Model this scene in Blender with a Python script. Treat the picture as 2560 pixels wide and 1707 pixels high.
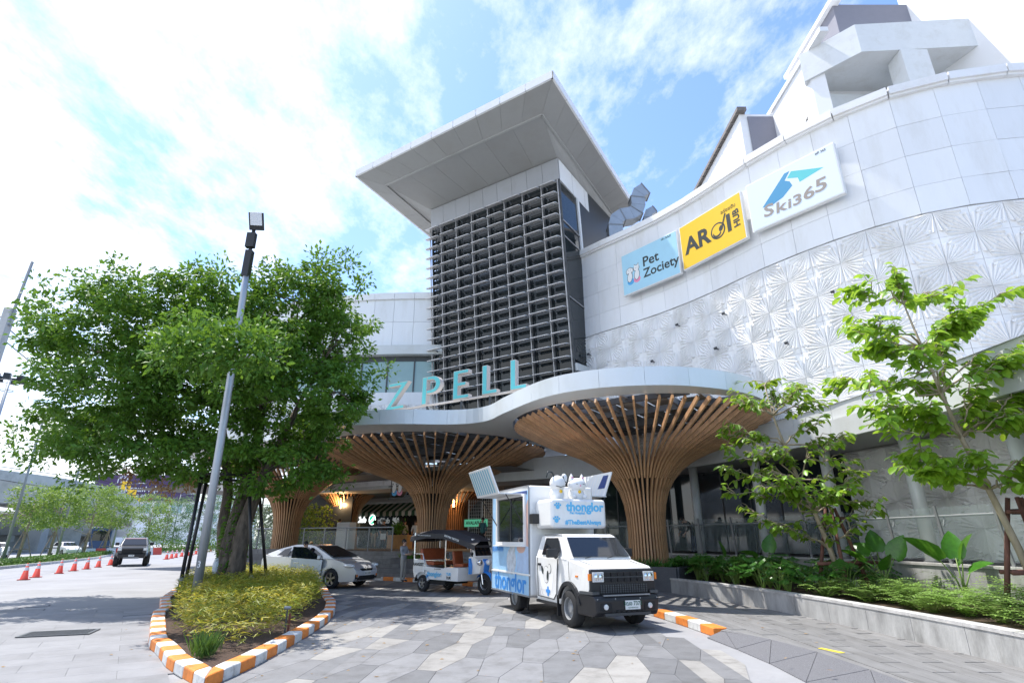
import bpy, math, random, numpy as np
from mathutils import Vector, Matrix
for o in list(bpy.data.objects): bpy.data.objects.remove(o)
SC = bpy.context.scene
COL = SC.collection
R = math.radians
rng = random.Random(7)
nrg = np.random.default_rng(11)
# ------------------------------------------------------------------ camera
cam = bpy.data.cameras.new('camera'); co = bpy.data.objects.new('camera', cam); COL.objects.link(co)
cam.lens = 19.39; cam.sensor_width = 36; cam.clip_start = .05; cam.clip_end = 3000
co.location = (0, 0, 1.8); co.rotation_euler = (R(90 + 19.654), 0, 0); SC.camera = co
# ------------------------------------------------------------------ sky and sun
SUN = Vector((-.38, .24, 1)).normalized()          # direction towards the sun
elev = math.asin(SUN.z); azim = math.atan2(SUN.x, SUN.y)
W = bpy.data.worlds.new('World'); SC.world = W; W.use_nodes = True
nt = W.node_tree; N = nt.nodes; LK = nt.links; N.clear()
def wn(t, **k):
    n = N.new(t)
    for a, b in k.items(): setattr(n, a, b)
    return n
out = wn('ShaderNodeOutputWorld'); bg = wn('ShaderNodeBackground'); bg.inputs[1].default_value = .15
sky = wn('ShaderNodeTexSky', sky_type='NISHITA'); sky.sun_disc = False
sky.sun_elevation = elev; sky.sun_rotation = azim; sky.air_density = 1.0; sky.dust_density = .6; sky.ozone_density = 1.6
tc = wn('ShaderNodeTexCoord'); sep = wn('ShaderNodeSeparateXYZ'); LK.new(tc.outputs['Generated'], sep.inputs[0])
def wm(op, a, b=None, c=None):
    n = wn('ShaderNodeMath', operation=op)
    for i, v in enumerate((a, b, c)):
        if v is None: continue
        if isinstance(v, (int, float)): n.inputs[i].default_value = v
        else: LK.new(v, n.inputs[i])
    return n.outputs[0]
zz = wm('MAXIMUM', wm('ADD', sep.outputs[2], .12), .05)
cx = wm('DIVIDE', sep.outputs[0], zz); cy = wm('DIVIDE', sep.outputs[1], zz)
cmb = wn('ShaderNodeCombineXYZ'); LK.new(cx, cmb.inputs[0]); LK.new(cy, cmb.inputs[1])
rotn = wn('ShaderNodeMapping'); LK.new(cmb.outputs[0], rotn.inputs[0]); rotn.inputs['Rotation'].default_value = (0, 0, .75)
rotn.inputs['Scale'].default_value = (1.1, .7, 1); rotn.inputs['Location'].default_value = (15.2, 9.9, .4)
n1 = wn('ShaderNodeTexNoise'); n1.inputs['Scale'].default_value = .8; n1.inputs['Detail'].default_value = 9; n1.inputs['Roughness'].default_value = .6; n1.inputs['Distortion'].default_value = .5
n2 = wn('ShaderNodeTexNoise'); n2.inputs['Scale'].default_value = 5.5; n2.inputs['Detail'].default_value = 9; n2.inputs['Roughness'].default_value = .68
LK.new(rotn.outputs[0], n1.inputs['Vector']); LK.new(rotn.outputs[0], n2.inputs['Vector'])
mixn = wm('ADD', wm('MULTIPLY', wm('SUBTRACT', n1.outputs[0], .5), 1.7), wm('MULTIPLY', wm('SUBTRACT', n2.outputs[0], .48), .8))
grad = wm('MULTIPLY', sep.outputs[0], -.42)           # the overcast bank lies to the west, clear sky to the east
cov = wm('ADD', mixn, grad)
ramp = wn('ShaderNodeValToRGB'); LK.new(cov, ramp.inputs[0])
ramp.color_ramp.elements[0].position = .0; ramp.color_ramp.elements[0].color = (0, 0, 0, 1)
em = ramp.color_ramp.elements.new(.22); em.color = (.5, .5, .5, 1)
ramp.color_ramp.elements[-1].position = .66; ramp.color_ramp.elements[-1].color = (1, 1, 1, 1)
mx = wn('ShaderNodeMixRGB'); LK.new(ramp.outputs[0], mx.inputs[0])
sat = wn('ShaderNodeMixRGB', blend_type='MULTIPLY'); sat.inputs[0].default_value = 1; LK.new(sky.outputs[0], sat.inputs[1]); sat.inputs[2].default_value = (.86, .95, 1.08, 1)
LK.new(sat.outputs[0], mx.inputs[1]); mx.inputs[2].default_value = (5.85, 5.8, 5.75, 1)
LK.new(mx.outputs[0], bg.inputs[0]); LK.new(bg.outputs[0], out.inputs[0])
sl = bpy.data.lights.new('sun', 'SUN'); sl.energy = 3.4; sl.angle = R(.53); sl.color = (1, .955, .89)
so = bpy.data.objects.new('sun', sl); COL.objects.link(so)
so.rotation_euler = (-SUN).to_track_quat('-Z', 'Y').to_euler(); so.location = (0, 0, 60)
SC.view_settings.view_transform = 'Standard'; SC.view_settings.look = 'None'
SC.view_settings.exposure = 1.05; SC.view_settings.gamma = 1
SC.render.engine = 'CYCLES'
SC.cycles.max_bounces = 8; SC.cycles.transparent_max_bounces = 12; SC.cycles.diffuse_bounces = 4
SC.cycles.use_denoising = True
SC.cycles.sample_clamp_indirect = 6
# ------------------------------------------------------------------ materials
MATS = {}
WORLDSPACE = set('concrete_road road_slab paver_beige paver_grey paver_dark sidewalk_stone planter_concrete planter_cap white_cladding relief_panel_white cladding_joint cornice_white canopy_fascia kerb_white kerb_orange kerb_red tower_roof_panel beam_metal louver_metal washed_aggregate soffit_grey tower_band'.split())
def mat(name, col, rough=.6, metal=0., var=0., vscale=3., bump=0., bscale=40., spec=.5, coat=0., trans=0., emit=0., rnd=0., dirt=0., dscale=.8, stretch=None, alpha=1., col2=None, world=False, stain=0.):
    if name in MATS: return MATS[name]
    m = bpy.data.materials.new(name); m.use_nodes = True; MATS[name] = m
    t = m.node_tree; nn = t.nodes; b = nn['Principled BSDF']
    b.inputs['Roughness'].default_value = rough; b.inputs['Metallic'].default_value = metal
    b.inputs['Specular IOR Level'].default_value = spec
    if coat: b.inputs['Coat Weight'].default_value = coat; b.inputs['Coat Roughness'].default_value = .04
    if alpha < 1: b.inputs['Alpha'].default_value = alpha
    c4 = (*col, 1)
    b.inputs['Base Color'].default_value = c4
    last = None
    tcn = None
    def coord():
        nonlocal tcn
        if tcn is None:
            tcn = nn.new('ShaderNodeNewGeometry').outputs['Position'] if (world or name in WORLDSPACE) else nn.new('ShaderNodeTexCoord').outputs['Object']
            if stretch:
                mp = nn.new('ShaderNodeMapping'); mp.inputs['Scale'].default_value = stretch; t.links.new(tcn, mp.inputs[0]); tcn = mp.outputs[0]
        return tcn
    if var:
        ns = nn.new('ShaderNodeTexNoise'); ns.inputs['Scale'].default_value = vscale; ns.inputs['Detail'].default_value = 6; ns.inputs['Roughness'].default_value = .65
        t.links.new(coord(), ns.inputs['Vector'])
        cr = nn.new('ShaderNodeValToRGB'); t.links.new(ns.outputs[0], cr.inputs[0])
        c2 = col2 or tuple(min(1, c * (1 + var)) for c in col); c1 = tuple(c * (1 - var) for c in col) if not col2 else col
        cr.color_ramp.elements[0].position = .3; cr.color_ramp.elements[1].position = .7
        cr.color_ramp.elements[0].color = (*c1, 1); cr.color_ramp.elements[1].color = (*c2, 1); last = cr.outputs[0]
    if dirt:
        ns = nn.new('ShaderNodeTexNoise'); ns.inputs['Scale'].default_value = dscale; ns.inputs['Detail'].default_value = 8; ns.inputs['Roughness'].default_value = .7
        t.links.new(coord(), ns.inputs['Vector'])
        cr = nn.new('ShaderNodeValToRGB'); t.links.new(ns.outputs[0], cr.inputs[0])
        cr.color_ramp.elements[0].position = .50; cr.color_ramp.elements[1].position = .75
        cr.color_ramp.elements[0].color = (1, 1, 1, 1); k = 1 - dirt; cr.color_ramp.elements[1].color = (k, k * .98, k * .94, 1)
        mm = nn.new('ShaderNodeMixRGB'); mm.blend_type = 'MULTIPLY'; mm.inputs[0].default_value = 1
        if last: t.links.new(last, mm.inputs[1])
        else: mm.inputs[1].default_value = c4
        t.links.new(cr.outputs[0], mm.inputs[2]); last = mm.outputs[0]
    if stain:
        ns = nn.new('ShaderNodeTexNoise'); ns.inputs['Scale'].default_value = .55; ns.inputs['Detail'].default_value = 10; ns.inputs['Roughness'].default_value = .72; ns.inputs['Distortion'].default_value = .8
        t.links.new(coord(), ns.inputs['Vector'])
        cr = nn.new('ShaderNodeValToRGB'); t.links.new(ns.outputs[0], cr.inputs[0]); cr.color_ramp.elements[0].position = .56; cr.color_ramp.elements[1].position = .68
        cr.color_ramp.elements[0].color = (1, 1, 1, 1); k = 1 - stain; cr.color_ramp.elements[1].color = (k, k, k, 1)
        mm = nn.new('ShaderNodeMixRGB'); mm.blend_type = 'MULTIPLY'; mm.inputs[0].default_value = 1
        if last: t.links.new(last, mm.inputs[1])
        else: mm.inputs[1].default_value = c4
        t.links.new(cr.outputs[0], mm.inputs[2]); last = mm.outputs[0]
    if rnd:
        oi = nn.new('ShaderNodeObjectInfo'); hs = nn.new('ShaderNodeHueSaturation'); mr = nn.new('ShaderNodeMapRange')
        mr.inputs[3].default_value = 1 - rnd; mr.inputs[4].default_value = 1 + rnd
        t.links.new(oi.outputs['Random'], mr.inputs[0]); t.links.new(mr.outputs[0], hs.inputs['Value'])
        if last: t.links.new(last, hs.inputs['Color'])
        else: hs.inputs['Color'].default_value = c4
        last = hs.outputs[0]
    if last: t.links.new(last, b.inputs['Base Color'])
    if bump:
        ns = nn.new('ShaderNodeTexNoise'); ns.inputs['Scale'].default_value = bscale; ns.inputs['Detail'].default_value = 5
        t.links.new(coord(), ns.inputs['Vector'])
        bp = nn.new('ShaderNodeBump'); bp.inputs['Strength'].default_value = bump; bp.inputs['Distance'].default_value = .02
        t.links.new(ns.outputs[0], bp.inputs['Height']); t.links.new(bp.outputs[0], b.inputs['Normal'])
    if emit:
        b.inputs['Emission Color'].default_value = c4; b.inputs['Emission Strength'].default_value = emit
    if trans:
        tr = nn.new('ShaderNodeBsdfTranslucent'); ms = nn.new('ShaderNodeMixShader'); ms.inputs[0].default_value = trans
        hs2 = nn.new('ShaderNodeHueSaturation'); hs2.inputs['Value'].default_value = 1.7; hs2.inputs['Hue'].default_value = .475
        if last: t.links.new(last, hs2.inputs['Color'])
        else: hs2.inputs['Color'].default_value = c4
        t.links.new(hs2.outputs[0], tr.inputs[0])
        t.links.new(b.outputs[0], ms.inputs[1]); t.links.new(tr.outputs[0], ms.inputs[2]); t.links.new(ms.outputs[0], nn['Material Output'].inputs[0])
    return m
def glass(name, col, rough=.03, alpha=.25, spec=.6):
    m = mat(name, col, rough, alpha=alpha, spec=spec); return m
M = dict(
 asphalt=mat('concrete_road', (.28, .28, .288), .85, var=.13, vscale=.35, bump=.25, bscale=60, dirt=.25, dscale=.3, stain=.16),
 slab=mat('road_slab', (.225, .225, .232), .75, var=.15, vscale=1.2, bump=.2, bscale=90, rnd=.08, dirt=.3, dscale=.4),
 tileL=mat('paver_beige', (.285, .275, .258), .7, var=.12, vscale=2.5, bump=.25, bscale=120, rnd=.07, dirt=.4, dscale=2.2, stain=.28),
 tileM=mat('paver_grey', (.195, .196, .201), .7, var=.12, vscale=2.5, bump=.25, bscale=120, rnd=.1, dirt=.4, dscale=2.2, stain=.28),
 tileD=mat('paver_dark', (.150, .152, .157), .7, var=.14, vscale=2.5, bump=.25, bscale=120, rnd=.12, dirt=.35, dscale=2.2, stain=.25),
 joint=mat('paver_joint', (.11, .11, .11), .9, var=.2, vscale=8),
 strip=mat('sidewalk_stone', (.185, .182, .18), .7, var=.2, vscale=3, bump=.2, bscale=70, rnd=.1, stretch=(2, .4, 1), dirt=.3, dscale=2, stain=.2),
 rampA=mat('washed_aggregate', (.145, .145, .155), .8, var=.5, vscale=90, bump=.6, bscale=150),
 wallconc=mat('planter_concrete', (.36, .36, .352), .85, var=.35, vscale=2.2, bump=.3, bscale=30, stretch=(1, 1, .35), dirt=.55, dscale=1.3),
 capconc=mat('planter_cap', (.46, .452, .44), .8, var=.25, vscale=4, bump=.3, bscale=50, dirt=.3, dscale=3),
 darkconc=mat('dark_planter', (.10, .10, .105), .8, var=.25, vscale=2, bump=.2),
 soil=mat('soil', (.07, .042, .028), .95, var=.6, vscale=25, bump=1., bscale=60),
 kwhite=mat('kerb_white', (.66, .66, .64), .6, var=.08, vscale=4, bump=.3, dirt=.55, dscale=5, stain=.35),
 korange=mat('kerb_orange', (.76, .23, .035), .6, var=.15, vscale=4, bump=.3, dirt=.5, dscale=5, stain=.35),
 kred=mat('kerb_red', (.62, .08, .05), .6, var=.12, vscale=4, dirt=.3, dscale=4),
 panel=mat('white_cladding', (.80, .81, .82), .38, var=.02, vscale=1.5, rnd=.035, dirt=.13, dscale=1.1, stretch=(1, 1, .22)),
 relief=mat('relief_panel_white', (.85, .845, .835), .6, var=.03, vscale=5, rnd=.05, dirt=.2, dscale=2.0, stretch=(1, 1, .3)),
 joint2=mat('cladding_joint', (.55, .535, .51), .8, dirt=.3),
 cornice=mat('cornice_white', (.82, .82, .82), .45, dirt=.12, dscale=1.2, rnd=.02),
 beam=mat('beam_metal', (.62, .64, .635), .4, var=.03, rnd=.03, dirt=.1),
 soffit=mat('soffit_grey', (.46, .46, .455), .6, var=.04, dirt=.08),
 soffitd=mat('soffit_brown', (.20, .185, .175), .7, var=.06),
 roofw=mat('tower_roof_panel', (.33, .33, .322), .55, var=.02, rnd=.03, dirt=.06, dscale=.7),
 trim=mat('roof_trim', (.40, .40, .39), .5, dirt=.2),
 fascia=mat('canopy_fascia', (.70, .735, .745), .33, metal=.15, rnd=.03, dirt=.06, bump=.25, bscale=1.6),
 towerw=mat('tower_band', (.40, .41, .43), .45, metal=.2, rnd=.02, dirt=.1),
 tglass=mat('tower_glass', (.014, .020, .023), .05, spec=.45, var=.25, vscale=.35),
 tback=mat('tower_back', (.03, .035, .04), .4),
 louver=mat('louver_metal', (.62, .61, .61), .4, metal=.35, rnd=.08, dirt=.25, dscale=3),
 mull=mat('mullion_metal', (.43, .425, .43), .4, metal=.4, dirt=.2, dscale=2),
 bracket=mat('bracket_metal', (.20, .225, .24), .5, metal=.2),
 sglass=mat('strip_glass', (.26, .40, .40), .08, spec=.7, var=.08, vscale=.6),
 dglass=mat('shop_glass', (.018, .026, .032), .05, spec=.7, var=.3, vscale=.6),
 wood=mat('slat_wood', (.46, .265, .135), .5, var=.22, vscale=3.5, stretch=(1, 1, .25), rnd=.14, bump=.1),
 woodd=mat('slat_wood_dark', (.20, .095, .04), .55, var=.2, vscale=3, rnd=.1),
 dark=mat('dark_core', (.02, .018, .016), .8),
 steel=mat('steel_dark', (.075, .08, .085), .5, metal=.3, rnd=.1),
 steelg=mat('steel_grey', (.28, .29, .30), .45, metal=.3, dirt=.15),
 galv=mat('galvanised', (.40, .43, .46), .45, metal=.5, var=.06, vscale=6, dirt=.2, dscale=3),
 poly=mat('polycarbonate', (.55, .57, .56), .4, alpha=.75),
 teal=mat('letter_teal', (.15, .64, .66), .45, dirt=.05),
 cream=mat('letter_return', (.62, .56, .52), .6, dirt=.1),
 black=mat('black_plastic', (.018, .018, .02), .42, var=.1, bump=.05, bscale=200),
 blackm=mat('black_matte', (.012, .012, .013), .7),
 rubber=mat('rubber', (.022, .022, .023), .85, var=.3, vscale=12),
 wpaint=mat('white_paint', (.80, .80, .785), .3, coat=.4, dirt=.13, dscale=1.6, stretch=(1, 1, .5)),
 wmatte=mat('white_matte', (.80, .80, .79), .55, dirt=.06),
 silver=mat('silver_paint', (.62, .635, .66), .3, metal=.3, coat=.6, dirt=.05),
 gunmetal=mat('gunmetal_paint', (.06, .063, .07), .3, metal=.5, coat=.7),
 chrome=mat('chrome', (.75, .75, .76), .15, metal=1.),
 rimm=mat('wheel_metal', (.48, .49, .50), .35, metal=.8, dirt=.2),
 lamp=mat('lamp_glass', (.72, .74, .76), .1, spec=.9, metal=.3),
 amber=mat('amber', (.75, .22, .03), .25), redl=mat('red_lens', (.5, .03, .02), .25),
 cglass=mat('car_glass', (.010, .013, .018), .03, spec=.8),
 plate=mat('plate_white', (.72, .74, .72), .45), ink=mat('dark_ink', (.02, .03, .03), .5), inkg=mat('plate_green', (.02, .10, .06), .5),
 lblue=mat('print_light_blue', (.36, .60, .84), .4, var=.18, vscale=1.6), mblue=mat('print_blue', (.05, .28, .72), .4), cyan=mat('print_cyan', (.12, .50, .80), .4),
 navy=mat('print_navy', (.02, .05, .20), .4), fur=mat('print_fur', (.55, .60, .66), .5, var=.3, vscale=7), skinp=mat('print_skin', (.62, .40, .34), .5, var=.1, vscale=6), shirtp=mat('print_shirt', (.42, .55, .75), .5, var=.15, vscale=4),
 stripe=mat('awning_stripe_blue', (.22, .50, .62), .5), pwhite=mat('awning_white', (.74, .77, .78), .5),
 yellow=mat('sign_yellow', (.85, .52, .015), .45), sblue=mat('sign_sky', (.38, .66, .80), .45, var=.04, vscale=2), sice=mat('sign_ice', (.68, .76, .86), .45),
 brown=mat('letter_taupe', (.30, .26, .23), .5), mtblue=mat('mountain_blue', (.05, .28, .50), .45), mtteal=mat('mountain_teal', (.09, .52, .55), .45),
 pink=mat('cushion_pink', (.80, .27, .40), .5), cblue=mat('cushion_blue', (.07, .38, .72), .5),
 seat=mat('seat_leather', (.35, .085, .03), .45, var=.15, vscale=5), tblue=mat('tuk_blue', (.03, .24, .72), .3, coat=.5), canvas=mat('black_canvas', (.03, .03, .035), .6, var=.2, vscale=4),
 cone=mat('cone_red', (.56, .04, .022), .5, dirt=.25, dscale=8, rnd=.15), conew=mat('cone_band', (.75, .75, .75), .4),
 bark=mat('bark', (.12, .095, .072), .9, var=.65, vscale=7, bump=.9, bscale=14, stretch=(1, 1, .3)), barkl=mat('bark_light', (.34, .28, .20), .85, var=.3, vscale=6, bump=.4, bscale=20, stretch=(1, 1, .4)),
 prop=mat('prop_wood', (.14, .062, .045), .85, var=.5, vscale=9, bump=.5, bscale=25, stretch=(1, 1, .3)), propg=mat('prop_wood_grey', (.25, .20, .16), .9, var=.3, vscale=6),
 leafM=mat('leaf_tree', (.055, .155, .016), .55, var=.5, vscale=2.6, trans=.28, col2=(.12, .25, .022)),
 leafR=mat('leaf_young', (.14, .30, .022), .38, var=.35, vscale=5, trans=.42, rnd=.3, col2=(.24, .40, .04)),
 leafF=mat('leaf_far', (.10, .20, .03), .5, var=.4, vscale=1.2, trans=.35, col2=(.19, .29, .05)),
 leafF2=mat('leaf_far_dark', (.06, .14, .04), .5, var=.4, vscale=1.2, trans=.3, col2=(.12, .20, .09)),
 bamboo=mat('leaf_bamboo', (.08, .20, .02), .5, var=.5, vscale=1.5, trans=.35, col2=(.50, .42, .05)),
 hedge=mat('leaf_hedge', (.06, .14, .02), .55, var=.4, vscale=3, trans=.25),
 fern=mat('leaf_fern', (.22, .36, .08), .5, var=.3, vscale=6, trans=.35, rnd=.15), philo=mat('leaf_philo', (.05, .17, .02), .3, var=.35, vscale=5, trans=.3, rnd=.15, spec=.7),
 alo=mat('leaf_alocasia', (.06, .20, .02), .3, var=.25, vscale=9, trans=.35, rnd=.2, spec=.7), stem=mat('stem_green', (.16, .25, .05), .5), dryleaf=mat('leaf_dry', (.34, .23, .10), .7, trans=.3),
 skin=mat('skin', (.50, .30, .21), .55), hair=mat('hair', (.012, .01, .01), .55), shw=mat('shirt_white', (.68, .69, .70), .8), shg=mat('shirt_grey', (.36, .37, .39), .8), shk=mat('cloth_black', (.018, .018, .02), .8), jean=mat('jeans', (.05, .07, .13), .8), khaki=mat('khaki', (.40, .38, .34), .8), cloth2=mat('cloth_teal', (.05, .16, .17), .8),
 roadconc=mat('overpass_concrete', (.50, .495, .475), .85, var=.15, vscale=.3, dirt=.45, dscale=.25), purple=mat('billboard_purple', (.06, .03, .10), .5, var=.3, vscale=.08), grass=mat('grass_green', (.09, .17, .03), .8, var=.3, vscale=2),
 lit=mat('lit_sign_white', (.9, .95, .95), .5, emit=1.6), litw=mat('lit_warm', (1, .55, .2), .5, emit=2.2), litg=mat('lit_green', (.02, .55, .25), .5, emit=.9), litc=mat('lit_cream', (.9, .75, .5), .5, emit=.7), mint=mat('mint', (.10, .50, .30), .5, emit=.25),
 agreen=mat('awning_green', (.03, .10, .05), .7), acream=mat('awning_cream', (.60, .58, .52), .7), beigew=mat('shop_wall', (.52, .48, .40), .7, var=.05), woodl=mat('light_wood', (.45, .27, .12), .6, var=.15, vscale=4),
 bglass=mat('balustrade_glass', (.50, .62, .62), .04, alpha=.16, spec=.6), concf=mat('frame_concrete', (.70, .725, .735), .8, var=.03, vscale=2, dirt=.14, dscale=1.5), greyw=mat('grey_wall', (.22, .22, .26), .6, var=.03), mwhite=mat('render_white', (.80, .81, .82), .6, dirt=.08, dscale=.5), tileroof=mat('tile_roof', (.20, .18, .165), .7, var=.3, vscale=3), rust=mat('pipe_dark', (.12, .11, .10), .6, metal=.4),
 hubsil=mat('tinsel', (.5, .5, .52), .25, metal=.9), bag=mat('plastic_bag', (.6, .62, .65), .4), greyroad=mat('lower_road', (.33, .33, .335), .85, var=.1, vscale=.3), linew=mat('line_paint', (.75, .75, .72), .6), liney=mat('line_yellow', (.80, .62, .05), .6),
)
# ------------------------------------------------------------------ mesh helpers
class MB:
    def __init__(s): s.v = []; s.f = []; s.m = []; s.k = 0
    def mi(s, k): s.k = k; return s
    def quad(s, *p):
        n = len(s.v); s.v += [tuple(q) for q in p]; s.f.append(tuple(range(n, n + len(p)))); s.m.append(s.k); return s
    def add(s, vs, fs):
        n = len(s.v); s.v += [tuple(q) for q in vs]
        for f in fs: s.f.append(tuple(i + n for i in f)); s.m.append(s.k)
        return s
    def box(s, c, d, rz=0, mtx=None):
        x, y, z = d[0] / 2, d[1] / 2, d[2] / 2
        vs = [Vector(q) for q in ((-x, -y, -z), (x, -y, -z), (x, y, -z), (-x, y, -z), (-x, -y, z), (x, -y, z), (x, y, z), (-x, y, z))]
        if mtx is not None: vs = [mtx @ q for q in vs]
        elif rz: vs = [Matrix.Rotation(rz, 3, 'Z') @ q for q in vs]
        c = Vector(c)
        return s.add([q + c for q in vs], [(0, 3, 2, 1), (4, 5, 6, 7), (0, 1, 5, 4), (1, 2, 6, 5), (2, 3, 7, 6), (3, 0, 4, 7)])
    def bar(s, a, b, w, h=None, up=(0, 0, 1)):
        a = Vector(a); b = Vector(b); d = (b - a); L = d.length; d.normalize(); h = h or w
        x = d.cross(Vector(up))
        if x.length < 1e-4: x = Vector((1, 0, 0))
        x.normalize(); u = x.cross(d)
        vs = []
        for p in (a, b):
            for i, j in ((-1, -1), (1, -1), (1, 1), (-1, 1)): vs.append(p + x * (i * w / 2) + u * (j * h / 2))
        return s.add(vs, [(0, 1, 2, 3), (7, 6, 5, 4), (0, 4, 5, 1), (1, 5, 6, 2), (2, 6, 7, 3), (3, 7, 4, 0)])
    def tube(s, pts, r, n=8, caps=True):
        pts = [Vector(p) for p in pts]; rs = r if isinstance(r, (list, tuple)) else [r] * len(pts)
        vs = []; fs = []; prev = None
        for i, p in enumerate(pts):
            d = (pts[min(i + 1, len(pts) - 1)] - pts[max(i - 1, 0)]).normalized()
            x = d.cross(Vector((0, 0, 1))) if abs(d.z) < .95 else d.cross(Vector((0, 1, 0)))
            if prev is not None:
                x = prev - d * prev.dot(d)
            x.normalize(); prev = x; y = d.cross(x)
            for k in range(n):
                a = 2 * math.pi * k / n; vs.append(p + (x * math.cos(a) + y * math.sin(a)) * rs[i])
        for i in range(len(pts) - 1):
            for k in range(n): fs.append((i * n + k, i * n + (k + 1) % n, (i + 1) * n + (k + 1) % n, (i + 1) * n + k))
        if caps: fs.append(tuple(range(n - 1, -1, -1))); fs.append(tuple(range((len(pts) - 1) * n, len(pts) * n)))
        return s.add(vs, fs)
    def prism(s, poly, z0, z1):
        n = len(poly); a = sum(poly[i][0] * poly[(i + 1) % n][1] - poly[(i + 1) % n][0] * poly[i][1] for i in range(n))
        if a < 0: poly = poly[::-1]
        z0 = z0 if isinstance(z0, (list, tuple)) else [z0] * n; z1 = z1 if isinstance(z1, (list, tuple)) else [z1] * n
        vs = [(p[0], p[1], z) for p, z in zip(poly, z0)] + [(p[0], p[1], z) for p, z in zip(poly, z1)]
        fs = [tuple(range(n - 1, -1, -1)), tuple(range(n, 2 * n))] + [(i, (i + 1) % n, n + (i + 1) % n, n + i) for i in range(n)]
        return s.add(vs, fs)
    def loft(s, prof, cy=0.):        # closed outline of (x, z, half width): a body symmetric in y
        n = len(prof); a = sum(prof[i][0] * prof[(i + 1) % n][1] - prof[(i + 1) % n][0] * prof[i][1] for i in range(n))
        if a < 0: prof = prof[::-1]
        vs = [(p[0], cy - p[2], p[1]) for p in prof] + [(p[0], cy + p[2], p[1]) for p in prof]
        fs = [tuple(range(n)), tuple(range(2 * n - 1, n - 1, -1))] + [((i + 1) % n, i, n + i, n + (i + 1) % n) for i in range(n)]
        return s.add(vs, fs)
    def lathe(s, prof, c=(0, 0, 0), n=24, axis='z'):
        vs = []; fs = []; m = len(prof); c = Vector(c)
        for k in range(n):
            a = 2 * math.pi * k / n
            for r, z in prof:
                q = Vector((r * math.cos(a), r * math.sin(a), z))
                if axis == 'y': q = Vector((q.x, q.z, q.y))
                if axis == 'x': q = Vector((q.z, q.x, q.y))
                vs.append(q + c)
        for k in range(n):
            k2 = (k + 1) % n
            for i in range(m - 1):
                f = (k * m + i, k2 * m + i, k2 * m + i + 1, k * m + i + 1)
                fs.append(f if axis != 'y' else f[::-1])
        return s.add(vs, fs)
    def ball(s, c, r, n=12, m=8):
        rx, ry, rz = r if isinstance(r, (list, tuple)) else (r, r, r)
        pr = [(math.sin(math.pi * i / m), -math.cos(math.pi * i / m)) for i in range(m + 1)]
        vs = []; fs = []; c = Vector(c)
        for k in range(n):
            a = 2 * math.pi * k / n
            for q, z in pr: vs.append(c + Vector((q * math.cos(a) * rx, q * math.sin(a) * ry, z * rz)))
        for k in range(n):
            k2 = (k + 1) % n
            for i in range(m): fs.append((k * (m + 1) + i, k2 * (m + 1) + i, k2 * (m + 1) + i + 1, k * (m + 1) + i + 1))
        return s.add(vs, fs)
    def mesh(s, name, mats, smooth=False):
        me = bpy.data.meshes.new(name); me.from_pydata([tuple(q) for q in s.v], [], s.f)
        for m in (mats if isinstance(mats, (list, tuple)) else [mats]): me.materials.append(m)
        if isinstance(mats, (list, tuple)): me.polygons.foreach_set('material_index', s.m)
        if smooth: me.polygons.foreach_set('use_smooth', [True] * len(me.polygons))
        me.update(); return me
    def build(s, name, mats, parent=None, smooth=False, bevel=0., seg=2, loc=None, rot=None):
        o = link(name, s.mesh(name, mats, smooth), parent, loc, rot)
        if bevel:
            b = o.modifiers.new('bevel', 'BEVEL'); b.width = bevel; b.segments = seg; b.limit_method = 'ANGLE'; b.angle_limit = R(28)
            w = o.data
            w.polygons.foreach_set('use_smooth', [True] * len(w.polygons))
            b.harden_normals = True
        return o
def link(name, data, parent=None, loc=None, rot=None):
    o = bpy.data.objects.new(name, data); COL.objects.link(o)
    if parent is not None: o.parent = parent
    if loc is not None: o.location = loc
    if rot is not None: o.rotation_euler = rot if not isinstance(rot, (int, float)) else (0, 0, rot)
    return o
def tag(o, label=None, cat=None, group=None, kind=None):
    if label: o['label'] = label
    if cat: o['category'] = cat
    if group: o['group'] = group
    if kind: o['kind'] = kind
    return o
def thing(name, label, cat, loc=(0, 0, 0), rz=0, group=None):
    o = link(name, None, None, loc, rz); o.empty_display_size = .2
    return tag(o, label, cat, group)
def struct(o): o['kind'] = 'structure'; return o
def copy_tree(o, parent=None):
    c = o.copy(); COL.objects.link(c)
    if parent is not None: c.parent = parent
    for ch in [q for q in KIDS.get(o.name, [])]: copy_tree(ch, c)
    return c
KIDS = {}
def index_kids():
    KIDS.clear()
    for o in COL.objects:
        if o.parent: KIDS.setdefault(o.parent.name, []).append(o)
_txt = {}
def text(name, s, size, m, parent, loc, rot=(R(90), 0, 0), ext=.004, align='CENTER', bold=0., sx=1., sp=1., shear=0.):
    cu = bpy.data.curves.new('t', 'FONT'); cu.body = s; cu.size = size; cu.extrude = ext; cu.align_x = align; cu.align_y = 'CENTER'; cu.offset = bold; cu.space_character = sp; cu.shear = shear; cu.resolution_u = 3
    t = bpy.data.objects.new('t', cu)
    me = bpy.data.meshes.new_from_object(t); bpy.data.objects.remove(t); me.name = name
    me.materials.clear(); me.materials.append(m)
    if sx != 1: me.transform(Matrix.Diagonal((sx, 1, 1, 1)))
    return link(name, me, parent, loc, rot)
def np_mesh(name, V, F, m, parent=None, smooth=False):
    me = bpy.data.meshes.new(name); V = np.asarray(V, np.float32); F = np.asarray(F, np.int32); k = F.shape[1]
    me.vertices.add(len(V)); me.vertices.foreach_set('co', V.ravel())
    me.loops.add(F.size); me.loops.foreach_set('vertex_index', F.ravel())
    me.polygons.add(len(F)); me.polygons.foreach_set('loop_start', np.arange(0, F.size, k, dtype=np.int32)); me.polygons.foreach_set('loop_total', np.full(len(F), k, np.int32))
    if smooth: me.polygons.foreach_set('use_smooth', np.ones(len(F), bool))
    me.materials.append(m); me.update(); me.validate()
    return link(name, me, parent)
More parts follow.
